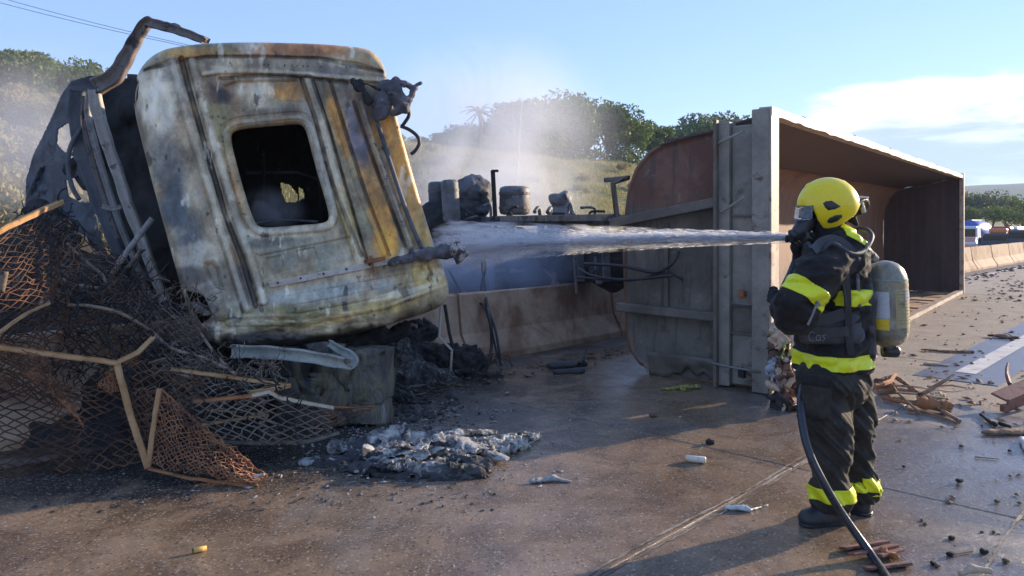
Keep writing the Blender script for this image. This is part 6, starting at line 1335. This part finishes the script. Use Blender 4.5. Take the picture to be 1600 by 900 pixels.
scatter('wood_chips', 190, lambda r2: TP(r2.uniform(11, 21), -.9+r2.gauss(0, .4), 0)[:2], .05, M['wood'], 'band of splinters past the far end of the trailer', 'wood chips', 9)
tangle('tangled_wire', [(560, 545, 790, 612, 7.9, 130, .05), (600, 590, 700, 625, 7.4, 60, .035)], M['char'], 16, parent=cab, rr=(.002, .006))
# trash spilling between trailer and firefighter
trash = root('spilled_rubbish', G(1222, 612), 'pile of spilled rubbish bags and scraps at the trailer mouth beside the firefighter', 'rubbish')
cols_ = [grunge('trash_%s' % n, c, tuple(min(1, x*1.4) for x in c), rough=r_, s=14, bs=40, bstr=.6) for n, c, r_ in (('brown', (.13, .08, .06), .8), ('tan', (.42, .30, .21), .6), ('blue_grey', (.30, .33, .38), .35), ('white', (.55, .53, .52), .4), ('dark', (.03, .028, .03), .6), ('green', (.20, .24, .06), .6), ('red_brown', (.20, .10, .075), .7))]
def crumple(name, c, sz, mat, par, seed, k=8, asp=1.0, **kw):
    r3 = np.random.RandomState(seed); u, v = np.meshgrid(np.linspace(-1, 1, k), np.linspace(-1, 1, k), indexing='ij')
    p = np.stack([u*sz, v*sz*asp, 0*u], -1)+sz*.35*np.stack([fbm(u*1.7+seed, v*1.7, None, 3, seed+q) for q in range(3)], -1)*np.array([1, 1, 2.2])+r3.normal(0, sz*.05, (k, k, 3))
    a = r3.uniform(0, 6.28, 3); Rm = np.array(Matrix.Rotation(a[0], 3, 'X') @ Matrix.Rotation(a[1], 3, 'Y') @ Matrix.Rotation(a[2], 3, 'Z')); p = p.reshape(-1, 3) @ Rm.T+np.array(c); p[:, 2] = np.maximum(p[:, 2], .003)
    o = obj(name, p, gridfaces(k, k), mat, par, False, **kw); md = o.modifiers.new('s', 'SOLIDIFY'); md.thickness = .003; return o
r2 = random.Random(3)
for i in range(95):
    py = r2.uniform(495, 612); w_ = 8+20*(py-495)/117; px = 1216+r2.uniform(-6, w_+6); Yd = 6.9+r2.uniform(-.35, .35); zc = (612-py)/F*7.0
    c = np.array([(px-800)/F*Yd, Yd, max(zc+r2.uniform(-.03, .03), .03)]); crumple('scrap', c, r2.uniform(.035, .10), r2.choice(cols_[:2]+cols_), trash, i)
bl('plastic_bag', [(P(1206, 578, 6.75), P(1220, 545, 6.8), .045, .03, (1, 1, 1.3)), (P(1218, 590, 6.8), P(1232, 570, 6.8), .05, .04)], cols_[2], trash, amp=.018, ns=16); bl('cardboard_scrap', [(P(1202, 600, 6.7), P(1214, 608, 6.6), .03, .02), (P(1232, 600, 6.6), P(1240, 590, 6.6), .03, .02)], cols_[1], trash, amp=.012, ns=20)
m = MB(); m.box(PG(1240, 600, .10), (.07, .02, 0), (-.02, .07, 0), (0, 0, .09), .01); m.build('black_box', M['blackplastic'], trash, bevel=.01)
# big sticks pile right of firefighter
def stick_obj(name, pts, r_, mat, par=None, n=6, taper=.6, **kw):
    m = MB(); c = crv(pts, 4); k = len(c); m.tube([p+Vector([rnd.gauss(0, r_*.12) for _ in range(3)]) for p in c], [r_*(1-(1-taper)*i/(k-1))*(1+rnd.uniform(-.12, .12)) for i in range(k)], n); return m.build(name, mat, par, False, **kw)
pile = root('branch_pile', G(1430, 640), 'pile of broken branches and a rusty pipe on the road right of the firefighter', 'debris pile')
def PGs(l): return [PG(*p) for p in l]
for pts, r_, mt in (([(1370, 596, .05), (1400, 590, .08), (1430, 612, .08), (1470, 640, .04), (1500, 658, .02)], .026, 'wood'), ([(1372, 612, .04), (1420, 612, .05), (1450, 620, .04)], .03, 'wood'), ([(1436, 618, .10), (1465, 602, .17), (1490, 586, .24)], .022, 'wood'), ([(1380, 622, .03), (1410, 628, .04), (1440, 634, .03)], .02, 'rust'),
                   ([(1395, 602, .10), (1440, 606, .12), (1490, 612, .06)], .011, 'palewood'), ([(1400, 612, .1), (1440, 616, .09), (1478, 622, .05)], .009, 'palewood'), ([(1385, 590, .12), (1400, 610, .07), (1440, 648, .02)], .014, 'wood'), ([(1420, 640, .01), (1460, 648, .02), (1500, 662, .01)], .010, 'rust'), ([(1450, 604, .05), (1480, 602, .05), (1510, 606, .02)], .012, 'wood'), ([(1362, 605, .12), (1385, 598, .14), (1400, 585, .12)], .03, 'rust')):
    stick_obj('branch', PGs(pts), r_, M[mt], pile)
stick_obj('rusty_pipe', PGs([(1440, 630, .055), (1465, 634, .055), (1484, 637, .055)]), .052, M['rust'], pile, 14, .98); m = MB(); m.tube(PGs([(1485, 637.5, .055), (1487, 637.8, .055)]), [.04, .04], 12); m.build('pipe_bore', M['char'], pile)
bl('bark_chunk', [(PG(1372, 600, .03), PG(1395, 604, .03), .045, .035)], M['wood'], pile, amp=.02); bl('bark_chunk', [(PG(1440, 622, .02), PG(1470, 618, .02), .03, .025)], M['palewood'], pile, amp=.02, ns=22)
# rusted bracket at the right edge
br = root('rusted_bracket', G(1590, 640), 'chunk of rusted red-brown steel channel at the right edge of the photograph', 'scrap metal')
M['redrust'] = grunge('red_brown_rust', (.18, .075, .055), (.26, .12, .09), (.09, .05, .04), s=6, s3=5, rough=.7, bs=60)
c0, c1 = Vector(PG(1563, 622, .11)), Vector(PG(1640, 590, .22)); m = MB(); m.bar(c0, c1, .17, .02, (0, -.35, 1)); m.build('channel_plate', M['redrust'], br, bevel=.006)
m = MB(); m.bar(c0+Vector((0, -.085, -.05)), c1+Vector((0, -.085, -.05)), .02, .13, (0, -.3, 1)); m.build('channel_side', M['redrust'], br, bevel=.006)
stick_obj('torn_tab', PGs([(1578, 600, .16), (1573, 585, .20), (1575, 568, .27)]), .022, M['redrust'], br); m = MB(); m.box(c0+Vector((-.01, -.07, -.07)), (.03, .01, 0), (0, .03, 0), (0, 0, .03)); m.build('channel_foot', M['redrust'], br, bevel=.006)
def single(name, caps, mat, label, cat, **kw):
    V, Fq = blob(caps, kw.pop('h', .006), kw.pop('k', .015), kw.pop('amp', .010), kw.pop('ns', 24), kw.pop('seed', 1)); V[:, 2] = np.maximum(V[:, 2], .001)
    return obj(name, V, Fq, mat, None, label=label, cat=cat, **kw)
single('splintered_bark', [(PG(1545, 675, .02), PG(1600, 674, .02), .035, .04, (1.4, 1, .5))], M['wood'], 'flat splintered bark strip below the rusted bracket', 'bark', amp=.014)
single('charred_stick', [(PG(1533, 648, .02), PG(1555, 664, .02), .012, .018)], M['char'], 'short charred stick pointing down at the bark strip', 'stick'); single('charred_stick', [(PG(1562, 661, .02), PG(1578, 667, .02), .016, .014)], M['char'], 'stubby charred stick lying on the bark strip', 'stick')
single('splinter', [(PG(1524, 714, .006), PG(1560, 717, .006), .006, .004)], M['wood'], 'thin brown splinter on the blue-grey road at right', 'splinter', h=.004, amp=.003)
single('wood_shard', [(PG(1448, 568, .015), PG(1482, 571, .015), .03, .014, (1, 1, .6))], M['palewood'], 'pale orange wood shard between the air cylinder and the lane line', 'wood shard', amp=.012)
single('bent_branch', [(PG(1440, 546, .015), PG(1475, 549, .015), .012, .014), (PG(1475, 549, .015), PG(1520, 550, .02), .014, .02)], M['wood'], 'long thin bent branch lying beyond the air cylinder', 'branch', amp=.008)
single('wood_lump', [(PG(1548, 524, .03), PG(1572, 526, .03), .04, .05, (1.4, 1, .6)), (PG(1572, 525, .03), PG(1590, 528, .02), .04, .02)], M['wood'], 'dark splintered lump at the top end of the lane line', 'wood lump', amp=.03, ns=14, h=.012)
single('white_scrap', [(PG(1597, 686, .02), PG(1606, 700, .02), .02, .03)], cols_[3], 'small white scrap at the right edge under the bark', 'scrap')
# foreground pieces
plates = root('rusty_plates', G(1368, 870), 'stack of broken rusty plates lying under the hose at the bottom edge', 'scrap metal')
for a, b2, w_, z in (((1316, 857), (1386, 846), .05, .02), ((1330, 866), (1400, 852), .045, .035), ((1352, 888), (1420, 880), .06, .012), ((1372, 868), (1408, 858), .05, .03)):
    m = MB(); m.bar(PG(*a, z), PG(*b2, z), w_, .014, (.1*rnd.uniform(-1, 1), .3, 1)); m.build('rusty_plate', M['redrust'], plates, bevel=.003)
bl('rusty_flake', [(PG(1380, 862, .03), PG(1398, 868, .03), .016, .012)], M['rust'], plates, amp=.01, ns=40, h=.004)
bo = root('long_bolt', G(1502, 865), 'long thin rusty bolt with a round head near the bottom right', 'bolt'); stick_obj('bolt_shank', PGs([(1488, 866, .010), (1519, 861, .010)]), .0055, M['wood'], bo, taper=.9); stick_obj('bolt_head', PGs([(1483, 866.5, .012), (1489, 865.5, .012)]), .013, M['char'], bo, 8, 1)
for i, (px, py, r_, lab) in enumerate([(1458, 880, .014, 'dark pebble below left of the long bolt'), (1464, 884, .012, 'second dark pebble touching the one below the bolt'), (1537, 861, .018, 'round dark pebble right of the long bolt'), (1571, 876, .015, 'dark pebble near the bottom right corner'), (1486, 840, .014, 'flat dark pebble above the long bolt'), (1534, 831, .008, 'tiny dark pebble far above the round one'),
                                       (1498, 751, .020, 'dark clod in the middle of the blue-grey road patch'), (1558, 783, .014, 'dark pebble above the transverse joint at right'), (1412, 729, .012, 'tiny clod just right of the firefighter trousers'), (1502, 697, .014, 'dark pebble right of centre below the branch pile'), (1577, 704, .014, 'dark pebble under the bark strip'), (1020, 648, .03, 'small charred block with a pale broken edge on the wet road'), (1109, 690, .028, 'black cube-like cinder above the white can')]):
    c = PG(px, py, r_*.7); single('pebble' if i < 11 else 'cinder', [(c, (c[0]+r_*.6, c[1], c[2]), r_, r_*.8, (1, 1, .8))], M['dirt'] if i % 2 else M['char'], lab, 'pebble' if i < 11 else 'cinder', h=.003, amp=r_*.45, ns=38, seed=i)
single('pale_branch', [(PG(1500, 896, .02), PG(1520, 889, .03), .010, .016), (PG(1520, 889, .03), PG(1546, 892, .03), .016, .014)], M['palewood'], 'pale broken stick crossing the bottom edge at right', 'stick', amp=.006)
can = root('crushed_can', G(1087, 724), 'small white and yellow can lying on the wet road', 'can')
a, b2 = Vector(PG(1071, 716, .024)), Vector(PG(1103, 719, .024)); dd_ = (b2-a).normalized(); m = MB(); m.tube([a, a+dd_*.006, b2-dd_*.006, b2], [.018, .022, .023, .019], 16); m.build('can_body', grunge('stained_white_can', (.60, .56, .46), (.72, .69, .62), (.55, .40, .10), s=16, s3=14, t3=(.52, .6), rough=.4), can, True)
m = MB(); m.tube([a-dd_*.002, a+dd_*.001], [.016, .017], 14); m.build('can_end', M['char'], can)
st = root('yellow_stub', G(312, 862), 'small orange-yellow cork-like stub on the wet road at lower left', 'stub'); a, b2 = Vector(PG(302, 860, .016)), Vector(PG(323, 856, .016)); m = MB(); m.tube([a, (a+b2)/2, b2], [.014, .013, .011], 12); m.build('stub_body', grunge('orange_foam', (.62, .36, .08), (.74, .48, .14), (.3, .16, .04), s=30, s3=25, rough=.7), st, True)
m = MB(); m.tube([a-(b2-a)*.06, a], [.010, .014], 10); m.build('burnt_tip', M['char'], st)
single('grey_flake', [(PG(832, 752, .012), PG(862, 747, .016), .016, .03, (1.2, 1, .6)), (PG(862, 747, .014), PG(892, 752, .008), .028, .008, (1, 1, .6))], M['fibre'], 'flat grey ash flake alone on the road right of the ash heap', 'ash flake', amp=.012, ns=30, h=.005)
M['bag'] = grunge('grey_white_plastic', (.42, .46, .44), (.62, .65, .62), (.2, .2, .19), s=16, s3=14, t3=(.55, .62), rough=.3)
single('crushed_bottle', [(PG(1137, 793, .012), PG(1160, 794, .016), .014, .022, (1.2, 1, .7)), (PG(1160, 794, .012), PG(1172, 797, .012), .018, .010), (PG(1172, 797, .008), PG(1200, 789, .004), .006, .003)], M['bag'], 'crushed translucent plastic bottle on the road left of the boots', 'bottle', amp=.007, ns=35, h=.004)
single('green_weed', [(PG(1040, 608, .01), PG(1066, 606, .015), .02, .035, (1.6, 1, .6)), (PG(1066, 606, .02), PG(1090, 604, .02), .04, .025, (1.2, 1, .6))], grunge('yellow_green_weed', (.20, .20, .05), (.32, .30, .08), (.08, .09, .03), s=30, s3=25, rough=.8), 'yellow-green clump of weed before the trailer', 'weed', amp=.03, ns=30, h=.008)
tyr = root('tyre_fragment', G(890, 582), 'black curled tyre fragment at the foot of the barrier', 'tyre fragment')
V, Fq = blob([(PG(862, 572, .05), PG(912, 568, .07), .06, .05, (1, 1, .7)), (PG(908, 566, .1), PG(916, 548, .20), .03, .012), (PG(868, 582, .02), PG(910, 580, .02), .03, .03)], .012, .03, .02, 12, 4); obj('tread_strip', V, Fq, M['rubber'], tyr)
# ------------------------------------------------------------------ traffic waiting beyond the barrier
M['glass'] = material('dark_car_glass', lambda nt, b, out: (setattr(b.inputs['Base Color'], 'default_value', (.02, .025, .03, 1)), setattr(b.inputs['Roughness'], 'default_value', .08)))
paint = lambda n, c: grunge(n, c, tuple(x*.85 for x in c), rough=.35, s=3, bs=5, bstr=.02, rvar=.06)
M['blue'] = paint('blue_paint', (.03, .09, .42)); M['whitep'] = paint('white_paint', (.70, .72, .74)); M['redp'] = paint('red_paint', (.42, .04, .03)); M['darkp'] = paint('dark_paint', (.035, .035, .05)); M['lightblue'] = paint('light_blue_paint', (.25, .45, .68)); M['orangep'] = paint('orange_paint', (.75, .22, .06)); M['redlamp'] = paint('tail_lamp', (.5, .02, .02))
TA = Vector((-UA[0], -UA[1], 0)); TN = Vector((NA[0], NA[1], 0))       # these stand pointing towards us
def veh(name, px, Y, label, cat): return root(name, ((px-800)/F*Y, Y, -1.40 if Y > 45 else -.02), label, cat)
def vb(r_, name, a0, a1, n0, n1, z0, z1, mat, bev=.06, par=None, taper=0):
    c = wloc(r_); m = MB(); V = []
    for a in (a0, a1):
        for n in (n0, n1):
            for z in (z0, z1):
                sh_ = taper if z == z1 else 0; aa_ = a+(sh_ if a == a0 else -sh_); n2 = n+(sh_*.5 if n == n0 else -sh_*.5); V.append(c+TA*aa_+TN*n2+Vector((0, 0, z)))
    m.add(V, [(0, 1, 3, 2), (4, 6, 7, 5), (0, 4, 5, 1), (2, 3, 7, 6), (0, 2, 6, 4), (1, 5, 7, 3)]); return m.build(name, mat, par or r_, bevel=bev)
def wheels(r_, poss, rad, w_=.28):
    c = wloc(r_)
    for a, n in poss:
        p = c+TA*a+TN*n+Vector((0, 0, rad)); m = MB(); m.tube([p-TN*w_/2, p+TN*w_/2], rad, 20); o = m.build('wheel', M['rubber'], r_, True)
        m = MB(); m.tube([p-TN*(w_/2+.01), p+TN*(w_/2+.01)], rad*.55, 14); m.build('rim', M['galv'], o, True)
tk = veh('tanker_truck', 1518, 70, 'blue tanker truck half hidden behind the trailer edge', 'tanker truck')
c = wloc(tk); m = MB(); m.tube([c+TA*(-3.6)+Vector((0, 0, 2.25)), c+TA*(-3.4)+Vector((0, 0, 2.25)), c+TA*1.0+Vector((0, 0, 2.25)), c+TA*1.25+Vector((0, 0, 2.25))], [.8, 1.0, 1.0, .8], 24); m.build('tank', M['blue'], tk, True)
vb(tk, 'chassis', -3.6, 3.2, -.9, .9, .7, 1.05, M['darkp']); cabn = vb(tk, 'cabin', 1.5, 3.2, -1.15, 1.15, .8, 2.75, M['whitep'], .12, None, .12); vb(tk, 'windscreen', 3.10, 3.18, -1.0, 1.0, 1.8, 2.5, M['glass'], .02, cabn); vb(tk, 'bumper', 3.2, 3.35, -1.15, 1.15, .5, .9, M['galv']); vb(tk, 'walkway', -3.0, .9, -.2, .2, 3.24, 3.32, M['galv'], .02)
wheels(tk, [(2.4, -1.05), (2.4, 1.05), (-2, -1.05), (-2, 1.05), (-3.1, -1.05), (-3.1, 1.05)], .5)
def car(name, px, Y, label, cat, L, W, Hh, mat, cabf=(.25, .8), extra=None):
    r_ = veh(name, px, Y, label, cat); b_2 = vb(r_, 'body', -L/2, L/2, -W/2, W/2, .35, Hh*.58, mat, .12); k = vb(r_, 'cabin', -L/2+L*(1-cabf[1]), L/2-L*cabf[0], -W/2+.05, W/2-.05, Hh*.56, Hh, mat, .12, None, .28)
    vb(r_, 'windscreen', L/2-L*cabf[0]-.27, L/2-L*cabf[0]-.12, -W/2+.22, W/2-.22, Hh*.62, Hh*.93, M['glass'], .02, k); vb(r_, 'side_window', -L/2+L*(1-cabf[1])+.35, L/2-L*cabf[0]-.4, W/2-.16, W/2-.06, Hh*.62, Hh*.90, M['glass'], .02, k)
    for s_ in (-1, 1): vb(r_, 'headlight', L/2-.05, L/2+.02, s_*W*.36-.12, s_*W*.36+.12, Hh*.40, Hh*.50, M['whitep'], .02)
    vb(r_, 'bumper', L/2, L/2+.08, -W/2+.05, W/2-.05, .35, .58, M['darkp'], .03); wheels(r_, [(L*.32, -W/2+.1), (L*.32, W/2-.1), (-L*.32, -W/2+.1), (-L*.32, W/2-.1)], .34, .22); return r_
car('pickup_truck', 1560, 60, 'dark pickup truck with red and orange load behind the barrier', 'pickup truck', 5.0, 2.1, 2.2, M['darkp'])
pk = veh('cargo_pile', 1560, 60, 'red and orange bundled load standing on the dark pickup', 'load'); vb(pk, 'bundle', -1.9, -.6, -.7, .7, 1.3, 2.75, M['redp'], .15); vb(pk, 'bundle', -.55, .3, -.6, .6, 2.21, 2.6, M['orangep'], .1)
car('van', 1579, 66, 'white and light blue van right of the dark pickup', 'van', 5.2, 2.0, 2.7, M['whitep'], (.12, .98)); vb(bpy.data.objects['van'], 'blue_panel', 2.55, 2.68, -.6, .6, .9, 1.45, M['lightblue'], .02)
car('estate_car', 1600, 58, 'dark car with a white tailgate cut by the right edge', 'car', 4.8, 2.0, 2.5, M['darkp'], (.2, .98))
car('parked_car', 1536, 68, 'small dark car half hidden between tanker and pickup', 'car', 4.3, 1.8, 1.75, M['darkp']); car('white_car', 1548, 76, 'small white car behind the dark car in the queue', 'car', 4.3, 1.8, 2.2, M['whitep'])
cone_ = veh('road_cone', 1517, 40, 'faded orange traffic barrel by the trailer edge behind the barrier', 'traffic barrel'); c = wloc(cone_); m = MB(); m.tube([c, c+Vector((0, 0, .9))], [.32, .26], 16); m.build('barrel', paint('faded_orange', (.62, .30, .20)), cone_, True); m = MB(); m.tube([c+Vector((0, 0, .5)), c+Vector((0, 0, .65))], [.30, .285], 16); m.build('stripe', M['whitep'], cone_, True)

# ------------------------------------------------------------------ smoke and air
def ellv(name, ctr, rad, dens, ns, label, thr=(.42, .68), col=(.90, .93, .98), rot=0, seed=0):
    V, Fq = blob([(ctr, ctr, 1.0, 1.0, rad)], min(rad)/7, .01, 0)
    def fn(nt):
        g = nt.nodes.new('ShaderNodeNewGeometry'); mp = nt.nodes.new('ShaderNodeVectorMath'); mp.operation = 'SUBTRACT'; nt.links.new(g.outputs['Position'], mp.inputs[0]); mp.inputs[1].default_value = ctr
        m2 = nt.nodes.new('ShaderNodeVectorMath'); m2.operation = 'DIVIDE'; nt.links.new(mp.outputs[0], m2.inputs[0]); m2.inputs[1].default_value = rad
        ln = nt.nodes.new('ShaderNodeVectorMath'); ln.operation = 'LENGTH'; nt.links.new(m2.outputs[0], ln.inputs[0])
        fall = mathn(nt, 'SUBTRACT', 1.0, sstep(nt, ln.outputs['Value'], .15, .98)); a = noise(nt, g.outputs['Position'], ns, 4, .6, .8, (1, 1, .7))
        return mathn(nt, 'MULTIPLY', mathn(nt, 'MULTIPLY', fall, sstep(nt, a, *thr)), dens)
    return obj(name, V, Fq, vol(name+'_air', dens, col, fn), None, label=label, cat='smoke', kind='stuff')
ellv('smoke', P(770, 215, 15.5), (3.2, 1.6, 2.5), .80, .6, 'drifting white smoke rising before the wooded hill', thr=(.28, .66))
ellv('smoke', P(750, 310, 13.6), (2.4, .9, 1.5), 1.5, .95, 'dense pale smoke behind the chassis beams', thr=(.30, .65))
ellv('smoke', P(770, 420, 10.6), (2.0, .8, .62), 1.5, 1.3, 'bluish spray mist over the barrier behind the water jet', thr=(.25, .6), col=(.70, .80, .98))
ellv('smoke', P(70, 210, 13.5), (2.8, 1.5, 2.0), .42, .5, 'thin smoke drifting over the left hillside', thr=(.25, .6))
ellv('smoke', P(180, 330, 6.75), (.75, .3, .8), .35, 1.6, 'thin smoke curling inside the burnt door frame', thr=(.35, .65))
ellv('smoke', tuple(onplane(425., 318., -.45)), (.36, .28, .26), 5.0, 4.0, 'wisp of smoke inside the empty cab window', thr=(.40, .62))
m = MB(); m.box((0, 450, 38), (1400, 0, 0), (0, 1500, 0), (0, 0, 40.6)); m.build('haze', vol('haze', .00035, (.55, .74, 1.0)), None, kind='stuff')
